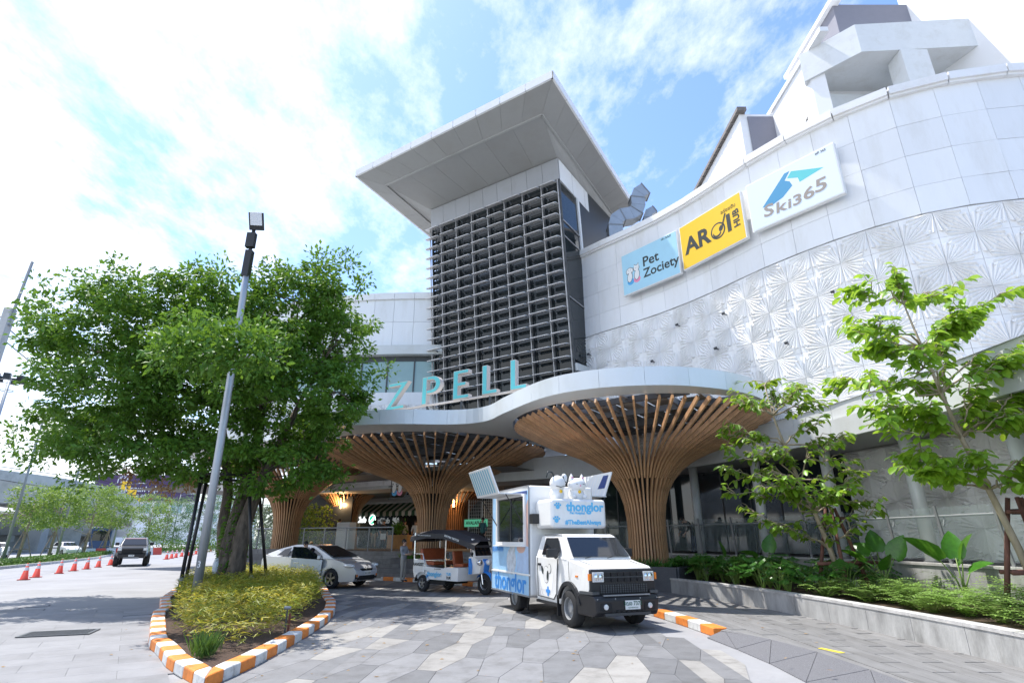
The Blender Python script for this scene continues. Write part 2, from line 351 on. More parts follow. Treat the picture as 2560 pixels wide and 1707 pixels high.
def leaves(C, D, L, w, up_jit=.8, fold=.25):
    """C centres (n,3), D tip directions (n,3), L lengths (n): folded four-sided leaves -> V, F"""
    n = len(C); D = D / (np.linalg.norm(D, axis=1, keepdims=True) + 1e-9)
    U = np.array([0, 0, 1.]) + nrg.normal(0, up_jit, (n, 3)); S = np.cross(D, U); S /= (np.linalg.norm(S, axis=1, keepdims=True) + 1e-9)
    Nn = np.cross(S, D); L = L[:, None]
    a = C; t = C + D * L; b = C + D * L * .5 + S * L * w * .5 + Nn * L * w * fold; c = C + D * L * .5 - S * L * w * .5 + Nn * L * w * fold
    V = np.stack([a, b, t, c], 1).reshape(-1, 3); i = np.arange(n)[:, None] * 4
    F = np.concatenate([i + [0, 1, 2], i + [0, 2, 3]], 0)
    return V, F
def catmull(P, step=.25):
    P = [np.array(p, float) for p in P]; P = [2 * P[0] - P[1]] + P + [2 * P[-1] - P[-2]]; o = []
    for i in range(1, len(P) - 2):
        for t in np.linspace(0, 1, 24, endpoint=False):
            a, b, c, d = P[i - 1:i + 3]
            o.append(.5 * (2 * b + (c - a) * t + (2 * a - 5 * b + 4 * c - d) * t * t + (3 * b - a - 3 * c + d) * t ** 3))
    o.append(P[-2]); return np.array(o)
def resample(Q, n=None, step=None):
    d = np.r_[0, np.cumsum(np.linalg.norm(np.diff(Q, axis=0), axis=1))]
    if n is None: n = max(1, round(d[-1] / step))
    s = np.linspace(0, d[-1], n + 1)
    return np.stack([np.interp(s, d, Q[:, k]) for k in range(Q.shape[1])], 1), d[-1]
def offs(Q, k):      # offset a plan polyline to its left (k > 0)
    T = np.gradient(Q, axis=0); T /= np.linalg.norm(T, axis=1, keepdims=True)
    return Q + np.stack([-T[:, 1], T[:, 0]], 1) * k
def wallmesh(mb, Q, z0, z1, th):   # thick wall along a plan polyline, thickness to the left
    B = offs(Q, th); n = len(Q)
    for i in range(n - 1):
        a, b, c, d = Q[i], Q[i + 1], B[i + 1], B[i]
        mb.quad((*a, z0), (*b, z0), (*b, z1), (*a, z1)); mb.quad((*c, z0), (*d, z0), (*d, z1), (*c, z1)); mb.quad((*a, z1), (*b, z1), (*c, z1), (*d, z1)); mb.quad((*d, z0), (*c, z0), (*b, z0), (*a, z0))
    for i in (0, n - 1):
        mb.quad((*Q[i], z0), (*B[i], z0), (*B[i], z1), (*Q[i], z1))
    return mb
UA = np.array([.832, -.555]); NA = np.array([-.555, -.832])   # along the entrance front (to the right) and outwards
# ================================================================== GROUND
struct(MB().quad((-1500, -60, 0), (1500, -60, 0), (1500, 2400, 0), (-1500, 2400, 0)).build('ground', M['asphalt']))
def inpoly(p, P):
    r = False; n = len(P)
    for i in range(n):
        a, b = P[i], P[i - 1]
        if (a[1] > p[1]) != (b[1] > p[1]) and p[0] < (b[0] - a[0]) * (p[1] - a[1]) / (b[1] - a[1] + 1e-12) + a[0]: r = not r
    return r
# kerb line of the entrance pavement, from the ramp back round to the entrance steps
KERB = catmull([(3.92, 12.0), (3.72, 13.6), (3.35, 15.6), (2.5, 18.4), (1.2, 20.6), (-.4, 22.8), (-3, 25.2), (-5.6, 27.2), (-9.0, 28.8), (-13, 31.0)])
KERB, _ = resample(KERB, step=.25)
PLAZA = [(-4.0, 6.2), (3.6, 6.2), (3.65, 11.9), (3.4, 13.4), (3.0, 15.4), (2.1, 18.3), (.8, 20.4), (-.8, 22.5), (-3.4, 25), (-6, 26.6), (-8.2, 25), (-6.2, 19.5), (-5.0, 16.5), (-4.5, 13), (-4.3, 10), (-4.2, 8.2)]
bed = MB(); tiles = []
pa = np.array((-.30, .13)); pb = np.array((.035, 1.12)); pc = np.array((.34, 1.02))
HEX = [pa, pb, pc, -pa, -pb, -pc]
for i in range(-16, 26):
    for j in range(-16, 26):
        c = np.array((.5, 10.67)) + i * np.array((-.265, 1.25)) + j * np.array((.64, .89))
        if not inpoly(c, PLAZA) or (c[0] > -1 and not all(inpoly(c + h * .9, PLAZA) for h in HEX)): continue
        tiles.append(c)
for c in tiles: bed.quad(*[(*(c + h), .004) for h in HEX][::-1])
plaza = struct(bed.build('plaza_paving', M['joint']))
rt = random.Random(5)
hexm = {}
def tile_mesh(poly, key, m):
    if (key, m) not in hexm:
        q = [np.array(p) for p in poly]; g = sum(q) / len(q)
        q = [p + (g - p) / np.linalg.norm(g - p) * .006 for p in q]
        hexm[(key, m)] = MB().prism([tuple(p) for p in q], .0, .012).mesh('paving_tile', M[m])
    return hexm[(key, m)]
for c in tiles:
    k = rt.random(); ms = ['tileL', 'tileM', 'tileM', 'tileD', 'tileM', 'tileL', 'tileD']
    if k < .62: link('paving_tile', tile_mesh(HEX, 'h', rt.choice(ms)), plaza, (*c, .004))
    elif k < .82:
        a, b = rt.sample(['tileL', 'tileM', 'tileD'], 2)
        link('paving_tile', tile_mesh([HEX[0], HEX[1], HEX[2], HEX[3]], 'a', a), plaza, (*c, .004)); link('paving_tile', tile_mesh([HEX[3], HEX[4], HEX[5], HEX[0]], 'b', b), plaza, (*c, .004))
    else:
        a, b = rt.sample(['tileL', 'tileM', 'tileD'], 2)
        link('paving_tile', tile_mesh([HEX[1], HEX[2], HEX[3], HEX[4]], 'c', a), plaza, (*c, .004)); link('paving_tile', tile_mesh([HEX[4], HEX[5], HEX[0], HEX[1]], 'd', b), plaza, (*c, .004))
# rectangular slabs of the drive on the left
ROADP = [(-3.3, 5.2), (-4.1, 8.6), (-5.5, 10.4), (-6.5, 11.6), (-7.9, 13.9), (-8.3, 14.8), (-17, 18.5), (-20, 12), (-10, 2.5)]
sb = MB(); ang = R(33); ca, sa = math.cos(ang), math.sin(ang)
slabm = MB().box((0, 0, .005), (1.196, .596, .010)).mesh('road_slab', M['slab'])
spots = []
for i in range(-14, 15):
    for j in range(-16, 17):
        x = i * 1.2 + (.6 if j % 2 else 0); y = j * .6
        c = (-8.5 + x * ca - y * sa, 9 + x * sa + y * ca)
        if inpoly(c, ROADP): spots.append(c)
for c in spots: sb.box((c[0], c[1], .002), (1.2, .6, .004), ang)
drive = struct(sb.build('drive_paving', M['joint']))
for c in spots:
    link('road_slab', slabm, drive, (c[0], c[1], .004), ang)
# drain grating
dr = thing('drain_grate', 'black slotted steel drain grate sunk in the grey drive', 'drain grate', (-9.05, 12.35, .020), R(20))
MB().box((0, 0, 0), (1.15, .62, .006)).build('pit', M['blackm'], dr)
fr = MB(); fr.box((0, .33, .008), (1.2, .05, .014)); fr.box((0, -.33, .008), (1.2, .05, .014)); fr.box((.575, 0, .008), (.05, .61, .014)); fr.box((-.575, 0, .008), (.05, .61, .014)); fr.build('frame', M['steel'], dr)
bm = MB().box((0, 0, 0), (.02, .6, .012)).mesh('grate_bar', M['steel'])
for i in range(22): link('grate_bar', bm, dr, (-.53 + i * .0505, 0, .008))
bm = MB().box((0, 0, 0), (1.1, .014, .010)).mesh('grate_bar', M['steel'])
for i in range(5): link('grate_bar', bm, dr, (0, -.2 + i * .1, .010))
# ------------------------------------------------------------------ entrance pavement (raised 0.15 m)
planter_foot = catmull([(4.75, 20.8), (5.28, 18.98), (6.15, 16.05), (6.62, 13.29), (6.80, 11.26), (6.86, 9.71), (6.88, 8.43), (6.88, 6.5), (6.88, 3.5)])
PF, _ = resample(planter_foot, step=.25)
RAMPHI = [(4.0, 11.8), (4.45, 10.9), (4.72, 9.65), (4.78, 8.42), (4.8, 6.0), (4.8, 4.0)]
pav = [tuple(p) for p in KERB] + [(-14, 36), (9, 36), (12, 24)] + [tuple(p) for p in PF if p[1] < 19] + RAMPHI[::-1]
pav = [tuple(p) for p in offs(KERB, -.3)] + [(-14, 34), (4.6, 30)] + [tuple(p) for p in offs(PF, .25)] + RAMPHI[::-1]
sidewalk = struct(MB().prism(pav, .0, .15).build('sidewalk', M['strip']))
def pside(p): return inpoly(p, pav)
stm = [MB().box((0, 0, .004), (.292, 1.193, .008)).mesh('paving_strip', M['strip']), MB().box((0, 0, .004), (.592, 1.193, .008)).mesh('paving_strip', M['strip'])]
cnt = 0
Qm = catmull([(5.3, 4), (5.35, 9), (5.25, 12), (4.95, 14.5), (4.3, 18), (3.4, 20.8)]); Qm, Lq = resample(Qm, step=1.2)
for i in range(len(Qm) - 1):
    t = Qm[i + 1] - Qm[i]; t /= np.linalg.norm(t); nn_ = np.array([t[1], -t[0]]); a = math.atan2(-t[0], t[1])
    for k in range(-6, 7):
        c = (Qm[i] + Qm[i + 1]) / 2 + nn_ * k * .3 + t * (.6 if k % 2 else 0)
        q = [c + t * s1 * .62 + nn_ * s2 * .16 for s1 in (-1, 1) for s2 in (-1, 1)]
        if all(pside(p) for p in q) and cnt < 190: link('paving_strip', stm[0], sidewalk, (c[0], c[1], .150), a); cnt += 1
def kerb_blocks(root, Q, wd, z0, z1, mats, step, name='kerb_block', first=0):
    P, L = resample(Q, step=step); Bo = offs(P, wd); n = len(P) - 1
    for i in range(n):
        g = .003; a, b, c, d = P[i], P[i + 1], Bo[i + 1], Bo[i]; t = (b - a) / np.linalg.norm(b - a) * g
        mb = MB().prism([tuple(a + t), tuple(b - t), tuple(c - t), tuple(d + t)], z0, z1)
        mb.build(name, mats[(i + first) % 2], root, bevel=.022, seg=2)
krb = thing('striped_kerb', 'orange and white striped kerb curving past the food truck to the entrance', 'kerb')
kerb_blocks(krb, KERB, -.30, .0, .165, [M['korange'], M['kwhite']], .62)
# washed-aggregate ramp made of triangular facets
ramp = thing('kerb_ramp', 'dark speckled aggregate ramp of triangular facets beside the kerb', 'ramp')
lo = [(3.75, 11.9), (3.87, 10.75), (3.93, 9.58), (3.90, 8.41), (3.86, 6.6)]; hi = [(4.08, 11.85), (4.50, 10.75), (4.73, 9.65), (4.79, 8.42), (4.81, 6.6)]
def facet(a, b, c):
    g = np.mean([a, b, c], 0); q = [np.array(p) + (g - np.array(p)) / np.linalg.norm(g - np.array(p)) * .012 for p in (a, b, c)]
    mb = MB(); mb.add(q + [p - np.array([0, 0, .05]) for p in q], [(0, 1, 2), (0, 3, 4, 1), (1, 4, 5, 2), (2, 5, 3, 0)]); mb.build('facet', M['rampA'], ramp)
for i in range(4):
    l0, l1, h0, h1 = (*lo[i], .012), (*lo[i + 1], .012), (*hi[i], .158), (*hi[i + 1], .158)
    if i == 0: l0 = (*lo[0], .02)
    facet(l0, l1, h0); facet(l1, h1, h0)
    hm = tuple((np.array(h0) + np.array(h1)) / 2)
tag(MB().box((4.98, 9.72, .162), (.42, .085, .006), R(-70)).build('floor_marking', M['liney']), 'small yellow paint bar on the grey pavement', 'floor marking')
# ------------------------------------------------------------------ planted island
ISL = [(-3.86, 7.95), (-3.80, 9.2), (-3.86, 10.43), (-3.97, 12.03), (-4.13, 13.65), (-4.41, 15.21), (-4.98, 17.18), (-5.63, 18.83), (-6.6, 21.5), (-7.6, 24.3), (-9.2, 26.0), (-11.4, 26.2), (-12.6, 24.2), (-11.9, 21.2), (-10.4, 17.9), (-8.95, 15.5), (-8.65, 14.7), (-7.95, 13.49), (-7.05, 12.0), (-6.34, 10.83), (-5.84, 10.25), (-5.06, 9.2), (-4.28, 8.38)]
isl = thing('island_kerb', 'orange and white striped kerb round the planted island under the tree', 'kerb')
Qi, Li = resample(np.array(ISL + [ISL[0]]), step=.46)
Bi = offs(Qi, .27); Bi[0] = Bi[-1] = (-4.06, 8.52)
Bi[1] = (-4.075, 8.6); Bi[-2] = (-4.13, 8.6)
for i in range(len(Qi) - 1):
    a, b, c, d = Qi[i], Qi[i + 1], Bi[i + 1], Bi[i]; t = (b - a) / np.linalg.norm(b - a) * .002
    far = Qi[i][1] > 23.5
    MB().prism([tuple(a + t), tuple(b - t), tuple(c - t), tuple(d + t)], .0, .17).build('kerb_block', [M['kred' if far else 'korange'], M['kwhite']][i % 2], isl, bevel=.03, seg=2)
struct(MB().prism([tuple(p) for p in Bi[:-1]], .0, .12).build('island_soil', M['soil']))
# ------------------------------------------------------------------ planter on the right
LEDGE = catmull([(2.9, 27.3), (5.0, 25.9), (6.75, 24.0), (8.95, 20), (10.0, 16.5), (10.45, 13), (10.6, 9), (10.6, 3)])
LEDGE, _ = resample(LEDGE, step=.25)
pl = thing('planter_wall', 'long grey concrete planter wall along the pavement on the right', 'planter wall')
P2, Lp = resample(PF, step=1.2)
for i in range(len(P2) - 1):
    seg_ = np.array([P2[i] + (P2[i + 1] - P2[i]) * t for t in (0.004, .5, .996)])
    wallmesh(MB(), seg_, .0, .545, .20).build('wall_slab', M['wallconc'], pl)
Pc = offs(P2, -.012)
for i in range(len(P2) - 1):
    seg_ = np.array([Pc[i] + (Pc[i + 1] - Pc[i]) * t for t in (0.002, .5, .998)])
    wallmesh(MB(), seg_, .548, .60, .25).build('coping', M['capconc'], pl, bevel=.008, seg=1)
struct(MB().prism([tuple(p) for p in offs(PF, .18)] + [tuple(p) for p in LEDGE[::-1] if p[1] < 25], .0, .52).build('planter_soil', M['soil']))
lg = thing('terrace_wall', 'dark grey stone retaining wall behind the planter, below the glass balustrade', 'retaining wall')
L2, _ = resample(LEDGE, step=2.4)
for i in range(len(L2) - 1):
    s2 = np.array([L2[i] + (L2[i + 1] - L2[i]) * t for t in (.001, .5, .999)])
    wallmesh(MB(), s2, .0, 1.18, .2).build('wall_slab', M['wallconc'], lg); wallmesh(MB(), offs(s2, -.03), 1.183, 1.24, .27).build('coping', M['capconc'], lg)
# terrace floor (1.22 m) of the building behind the balustrade
TER = [tuple(p) for p in offs(LEDGE, .15)] + [(22, 3), (22, 40), (-16, 46), (-15.6, 38), (-14.4, 33.2), (-8.0, 30.2), (-3, 28.6), (1.6, 27.6)]
struct(MB().prism(TER, .0, 1.215).build('terrace_floor', M['strip']))
# entrance steps
st = thing('entrance_steps', 'broad grey stone steps rising to the mall entrance behind the tuk-tuk', 'steps')
for i in range(6):
    a = np.array((-14.2, 32.4)) + NA * (1.9 - i * .34); b = np.array((1.6, 26.6)) + NA * (1.9 - i * .34)
    z = .15 + (i + 1) * .175
    MB().prism([tuple(a), tuple(b), tuple(b - NA * (2.2 - i * .34)), tuple(a - NA * (2.2 - i * .34))], .1, z).build('step', M['strip'], st)
# ================================================================== FACADE (right wing)
WALL = catmull([(3.6, 26.9), (4.5, 25.9), (6.75, 23.5), (8.3, 21.3), (9.65, 18.9), (11.3, 16.7), (13.25, 15.1), (15.8, 14.3), (19, 14.1), (23, 14.3)])
fac = thing('mall_facade', 'curved white mall facade with plain panels above star-relief panels', 'building', (0, 0, 0))
ZR, ZC, ZB = 11.5, 16.2, 5.15
Wf, Lw = resample(WALL, step=.3)
wallmesh(MB(), offs(Wf, .06), 4.7, ZC - .02, .35).build('wall', M['joint2'], fac)
def along(Q, step):
    P, L = resample(Q, step=step); return P
def placed(Q, step, lift=0.):
    P = along(Q, step)
    for i in range(len(P) - 1):
        a, b = P[i], P[i + 1]; t = (b - a); L = np.linalg.norm(t); t /= L
        yield i, (a + b) / 2 + np.array([t[1], -t[0]]) * lift, math.atan2(t[1], t[0]), L
# plain cladding panels (x along the wall, -y outwards)
rows = [(ZR + .05, 12.55), (12.55, 13.75), (13.75, 14.95), (14.95, ZC)]
for (z0, z1) in rows:
    first = None
    for i, c, a, L in placed(WALL, 1.25):
        if first is None: first = MB().box((0, .02, (z1 - z0) / 2), (L - .011, .05, z1 - z0 - .011)).mesh('cladding_panel', M['panel'])
        link('cladding_panel', first, fac, (*c, z0), (rng.gauss(0, .0035), 0, a + rng.gauss(0, .004)))
cm = None
for i, c, a, L in placed(WALL, 1.65, .10):
    if cm is None:
        b = MB(); b.box((0, .18, .15), (L - .012, .62, .30)); b.box((0, .2, -.04), (L - .012, .5, .09)); cm = b.mesh('cornice_block', M['cornice'])
    link('cornice_block', cm, fac, (*c, ZC), a)
# star-relief panels
def relief_mesh(s, dp=.078):
    """square panel (x right, z up, relief towards -y): two fans of folded ribs from opposite corners"""
    mb = MB(); h = s / 2; g = .005
    mb.add([(-h + g, .04, -h + g), (h - g, .04, -h + g), (h - g, .04, h - g), (-h + g, .04, h - g), (-h + g, 0, -h + g), (h - g, 0, -h + g), (h - g, 0, h - g), (-h + g, 0, h - g)],
           [(4, 5, 6, 7), (0, 4, 7, 3), (1, 2, 6, 5), (3, 7, 6, 2), (0, 1, 5, 4)])
    for sg in (1, -1):
        A = np.array([-h + g, -h + g]) * sg; n = 7
        def rim(k, q):      # outer outline of the kite-shaped fan
            t = k / n; a = R(2) + t * R(86)
            e = s * float(np.interp(math.degrees(a), [0, 20, 45, 70, 90], [.70, .87, .66, .87, .70]))
            e *= q; return A + sg * np.array([math.cos(a), math.sin(a)]) * min(e, s * .985)
        for k in range(n):
            p0, p1, m = rim(k + .06, 1.), rim(k + .94, 1.), rim(k + .5, 1.)
            hi_, lo_ = -dp * s, -.004
            Av = (A[0], -.010, A[1]); P0 = (p0[0], lo_, p0[1]); P1 = (p1[0], lo_, p1[1]); Rg = (m[0], hi_, m[1])
            mb.quad(Av, Rg, P0); mb.quad(Av, P1, Rg); mb.quad(P0, Rg, P1)
    return mb.mesh('relief_panel', M['relief'])
rm = {}
def relief_wall(Q, z0, s, rows_, parent, name='relief_panel', lift=0.02, jig=0, lim=300, dp=.078):
    n = 0
    for i, c, a, L in placed(Q, s, lift):
        k = (round(L, 3), dp)
        if k not in rm: rm[k] = relief_mesh(L, dp)
        for j in range(rows_):
            if n >= lim: return
            o = link('relief_panel', rm[k], parent, (*c, z0 + (j + .5) * s), (0, (math.pi / 2) * ((i + j + jig) % 2), a)); n += 1
            o.rotation_mode = 'XYZ'
            o.scale.z = 1
s_ = .905
WRl = resample(WALL, step=.1)[0]; WRl = WRl[WRl[:, 0] < 20.5]
relief_wall(WRl, ZR - 7 * s_, s_, 7, fac)
# small spot lights poking out of the relief wall
spm = None
for (u, z) in ((.035, 10.5), (.07, 9.2), (.12, 8.4), (.17, 9.3), (.235, 10.6), (.30, 9.0), (.33, 10.3), (.42, 8.3), (.49, 9.6), (.60, 7.4), (.27, 7.8), (.38, 7.0)):
    k = int(u * (len(Wf) - 1)); p = Wf[k]; t = Wf[k + 1] - Wf[k]; t /= np.linalg.norm(t); nrm = np.array([t[1], -t[0]])
    if spm is None:
        b = MB(); b.tube([(0, .05, 0), (0, -.1, .0)], .02, 6); b.box((0, -.15, .02), (.10, .10, .09), mtx=Matrix.Rotation(R(35), 3, 'X')); spm = b.mesh('spot_light', M['steel'])
    link('spot_light', spm, fac, (*(p + nrm * .08), z), math.atan2(t[1], t[0]))
# ------------------------------------------------------------------ canopy beam running round under the relief wall
BEAM = catmull([(-16, 38.6), (-9, 34.3), (-3, 30.5), (1, 27.95), (5.05, 25.3), (7.1, 23.2), (8.5, 20.2), (9.55, 16.0), (9.9, 12.9), (10.05, 9), (10.1, 3)])
bt = thing('terrace_canopy', 'pale metal beam canopy over the terrace, following the curve of the facade', 'canopy')
Bs, _ = resample(BEAM, step=1.7)
for i in range(len(Bs) - 1):
    s2 = np.array([Bs[i] + (Bs[i + 1] - Bs[i]) * t for t in (.002, .5, .998)])
    wallmesh(MB(), s2, 4.55, 5.12, .12).build('fascia_panel', M['beam'], bt)
    wallmesh(MB(), offs(s2, .15), 5.125, 5.62, .12).build('upper_fascia_panel', M['beam'], bt)
Bq, _ = resample(BEAM, step=.5); Bin = offs(Bq, 7.5); Bin2 = offs(Bq, .10)
sf = MB(); n = len(Bq)
B1 = offs(Bq, 2.6)
for i in range(n - 1):
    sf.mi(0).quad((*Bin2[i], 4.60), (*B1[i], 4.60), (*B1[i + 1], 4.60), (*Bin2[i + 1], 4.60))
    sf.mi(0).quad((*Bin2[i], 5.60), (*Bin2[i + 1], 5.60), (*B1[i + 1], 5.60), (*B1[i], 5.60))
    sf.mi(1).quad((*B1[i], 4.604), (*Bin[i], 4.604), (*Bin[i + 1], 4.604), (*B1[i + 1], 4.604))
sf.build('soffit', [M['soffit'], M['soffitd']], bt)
# ------------------------------------------------------------------ terrace: columns, balustrade, recessed walls
COLS, _ = resample(offs(LEDGE, .55), step=3.1)
k = 0
ords = ['farthest', 'second farthest', 'third farthest', 'fourth farthest', 'fifth', 'sixth', 'seventh', 'eighth', 'ninth', 'tenth']
for p in COLS[1:8]:
    t = thing('terrace_column', f'round pale grey terrace column, {ords[k]} in the row behind the balustrade', 'column', (p[0], p[1], 1.22), 0, 'round terrace columns'); k += 1
    MB().tube([(0, 0, 0), (0, 0, 3.38)], .17, 18).build('shaft', M['beam'], t, smooth=True); MB().tube([(0, 0, 0), (0, 0, .05)], .21, 18).build('base_ring', M['steelg'], t)
bal = thing('glass_balustrade', 'glass balustrade with grey steel posts and handrail above the planter', 'balustrade')
Bp, _ = resample(offs(LEDGE, .08), step=1.55)
pm = MB(); pm.bar((0, 0, 0), (0, -.10, 1.32), .07, .035, (0, 1, 0)); pm.bar((0, .04, .85), (0, .11, 1.05), .03)
pm = pm.mesh('post', M['steelg'])
for i in range(len(Bp)):
    t = Bp[min(i + 1, len(Bp) - 1)] - Bp[max(i - 1, 0)]; link('post', pm, bal, (*Bp[i], 1.24), math.atan2(t[1], t[0]))
    if i < len(Bp) - 1:
        a, b = Bp[i], Bp[i + 1]; d = (b - a); L = np.linalg.norm(d); d /= L; nn_ = np.array([d[1], -d[0]]) * .05
        MB().add([(*(a + d * .06 + nn_ * .2), 1.34), (*(b - d * .06 + nn_ * .2), 1.34), (*(b - d * .06 + nn_ * 2), 2.52), (*(a + d * .06 + nn_ * 2), 2.52)], [(0, 1, 2, 3)]).build('glass_pane', M['bglass'], bal)
hr, _ = resample(offs(LEDGE, .16), step=.5)
MB().tube([(*p, 2.32) for p in hr], .028, 8).build('handrail', M['steelg'], bal, smooth=True)
# recessed ground-floor walls on the right: dark shop glass, then star-relief panels
REC, _ = resample(offs(LEDGE, 2.1), step=.2)
glz = thing('shop_front', 'dark glass shop front set back behind the terrace columns', 'shop front')
Qg = REC[(REC[:, 1] > 19.3)]
Pg, _ = resample(Qg, step=1.35)
for i in range(len(Pg) - 1):
    a, b = Pg[i], Pg[i + 1]; d = (b - a) / np.linalg.norm(b - a) * .03
    MB().add([(*(a + d), 1.3), (*(b - d), 1.3), (*(b - d), 4.5), (*(a + d), 4.5)], [(0, 1, 2, 3)]).build('glass_pane', M['dglass'], glz)
    MB().box((*a, 2.9), (.05, .05, 3.3), math.atan2(d[1], d[0])).build('mullion', M['steel'], glz)
wallmesh(MB(), offs(Qg, .25), 1.2, 4.6, .1).build('backing', M['tback'], glz)
rel2 = thing('relief_wall', 'white star-relief wall behind the balustrade at ground level', 'wall')
Qr = REC[(REC[:, 1] <= 19.3) & (REC[:, 1] > 5)]
wallmesh(MB(), offs(Qr, .06), 1.2, 4.6, .2).build('wall', M['joint2'], rel2)
relief_wall(Qr, 1.22, .83, 4, rel2, dp=.15)
# ================================================================== SIGNS on the facade
def wall_sign(name, label, s0, s1, z0, z1, m, draw):
    """box sign on the curved wall between two arc positions"""
    d = np.r_[0, np.cumsum(np.linalg.norm(np.diff(Wf, axis=0), axis=1))]
    p = lambda s: np.array([np.interp(s, d, Wf[:, 0]), np.interp(s, d, Wf[:, 1])])
    a, b = p(s0), p(s1); t = (b - a); L = np.linalg.norm(t); t /= L; nrm = np.array([t[1], -t[0]]); c = (a + b) / 2 + nrm * .32
    r = thing(name, label, 'sign', (*c, z0), math.atan2(t[1], t[0]))
    H_ = z1 - z0
    MB().box((0, .0, H_ / 2), (L, .18, H_)).build('box', M['wmatte'], r, bevel=.015, seg=1)
    MB().box((0, -.094, H_ / 2), (L - .09, .008, H_ - .09)).build('face', m, r)
    for x in (-L * .3, L * .3): MB().box((x, .25, H_ * .5), (.06, .35, .06)).build('bracket', M['steel'], r)
    draw(r, L, H_, -.099); return r
def flat(r, name, poly, m, y, z=0, dy=.004):   # thin printed or raised shape on a sign face, outline in (x, z)
    n = len(poly); a = sum(poly[i][0] * poly[(i + 1) % n][1] - poly[(i + 1) % n][0] * poly[i][1] for i in range(n))
    if a < 0: poly = poly[::-1]
    vs = [(p[0], y, p[1] + z) for p in poly] + [(p[0], y + dy, p[1] + z) for p in poly]
    return MB().add(vs, [tuple(range(n))] + [((i + 1) % n, i, n + i, n + (i + 1) % n) for i in range(n)]).build(name, m, r)
def ell(cx, cz, rx, rz=None, n=20, a0=0, a1=360, rot=0):
    rz = rz or rx; o = []
    for i in range(n + (0 if a1 - a0 >= 360 else 1)):
        a = R(a0 + (a1 - a0) * i / n); x, z = rx * math.cos(a), rz * math.sin(a); c, s = math.cos(R(rot)), math.sin(R(rot)); o.append((cx + x * c - z * s, cz + x * s + z * c))
    return o
def pets(r, x, z, s, y, cush=True):           # two simple seated pets on round cushions
    if cush:
        flat(r, 'cushion', ell(x - .17 * s, z - .33 * s, .19 * s, .16 * s), M['cblue'], y, dy=.004); flat(r, 'cushion', ell(x + .19 * s, z - .33 * s, .19 * s, .16 * s), M['pink'], y - .001, dy=.005)
    for k, dx in enumerate((-.2, .2)):
        for m, e, q in ((M['ink'], .022, .002), (M['wmatte'], 0, .004)):
            flat(r, 'pet_body', ell(x + dx * s, z - .10 * s, (.13 + e) * s, (.24 + e) * s, rot=-8), m, y - q)
            flat(r, 'pet_head', ell(x + dx * s * .95, z + .23 * s, (.15 + e) * s, (.13 + e) * s), m, y - q - .001)
            for sgn in (-1, 1):
                if k == 0: flat(r, 'ear', ell(x + dx * s * .95 + sgn * .14 * s, z + .2 * s, (.045 + e) * s, (.11 + e) * s), m, y - q - .0015)
                else: flat(r, 'ear', [(x + dx * s + sgn * .14 * s, z + (.27 + e) * s), (x + dx * s + sgn * .12 * s, z + (.43 + e * 1.5) * s), (x + dx * s + sgn * .02 * s, z + (.32 + e) * s)], m, y - q - .0015)
        for sgn in (-.05, .05): flat(r, 'eye', ell(x + dx * s * .95 + sgn * s, z + .24 * s, .014 * s, n=8), M['ink'], y - .008)
def d_pet(r, L, H, y):
    pets(r, -L * .29, H * .44, 1.05, y)
    text('lettering', 'Pet', .70, M['ink'], r, (L * .03, y - .002, H * .60), bold=.010); text('lettering', 'Zociety', .63, M['ink'], r, (L * .19, y - .002, H * .33), bold=.010)
    text('lettering', 'เพ็ท โซไซตี้', .13, M['ink'], r, (L * .32, y - .002, H * .93))
def d_aroi(r, L, H, y):
    text('lettering', 'AR', 1.05, M['ink'], r, (-L * .22, y - .002, H * .47), bold=.035, sx=1.0); text('lettering', 'I', 1.05, M['ink'], r, (L * .285, y - .002, H * .47), bold=.04)
    flat(r, 'plate_ring', ell(L * .115, H * .45, .37), M['ink'], y - .001); flat(r, 'plate_disc', ell(L * .115, H * .45, .30), M['yellow'], y - .004)
    flat(r, 'plate_smile', ell(L * .10, H * .42, .22, n=10, a0=180, a1=340) + ell(L * .10, H * .44, .17, n=10, a0=180, a1=340)[::-1], M['ink'], y - .007)
    flat(r, 'spoon', [(L * .16, H * .45), (L * .19, H * .47), (L * .26, H * .72), (L * .24, H * .73)], M['ink'], y - .008); flat(r, 'fork', ell(L * .165, H * .47, .10, .14, rot=-25), M['ink'], y - .007)
    text('lettering', 'HUB', .40, M['ink'], r, (L * .40, y - .002, H * .50), (R(90), R(-90), 0), bold=.012); text('lettering', 'อร่อยฮับ', .22, M['ink'], r, (L * .30, y - .002, H * .78))
def d_ski(r, L, H, y):
    flat(r, 'mountain', [(-L * .34, H * .40), (-L * .04, H * .86), (L * .02, H * .86), (-L * .05, H * .72), (L * .0, H * .66), (L * .02, H * .56), (-L * .10, H * .42), (-L * .24, H * .36)], M['mtblue'], y - .001)
    flat(r, 'mountain', [(L * .035, H * .84), (L * .36, H * .62), (L * .10, H * .56), (L * .09, H * .66), (L * .02, H * .71), (-L * .02, H * .74)], M['mtteal'], y - .001)
    x = -L * .33
    for i, ch in enumerate('Ski365'):
        sz = .50 + .05 * abs(i - 2.3) ** 1.2; text('lettering', ch, sz * 1.05, M['brown'], r, (x + .15, y - .002, H * (.24 + .010 * (i - 2.2) ** 2)), bold=.012, sx=1.35, shear=.1); x += L * {'S': .135, 'k': .10, 'i': .085, '3': .125, '6': .13}.get(ch, .13)
    text('lettering', 'สกี 365', .13, M['ink'], r, (L * .36, y - .002, H * .93))
wall_sign('wall_sign', 'light blue box sign reading Pet Zociety with two cartoon pets', 3.1, 6.35, 12.80, 14.98, M['sblue'], d_pet)
wall_sign('wall_sign', 'yellow box sign reading AROI HUB on the white facade', 6.56, 9.86, 12.84, 14.98, M['yellow'], d_aroi)
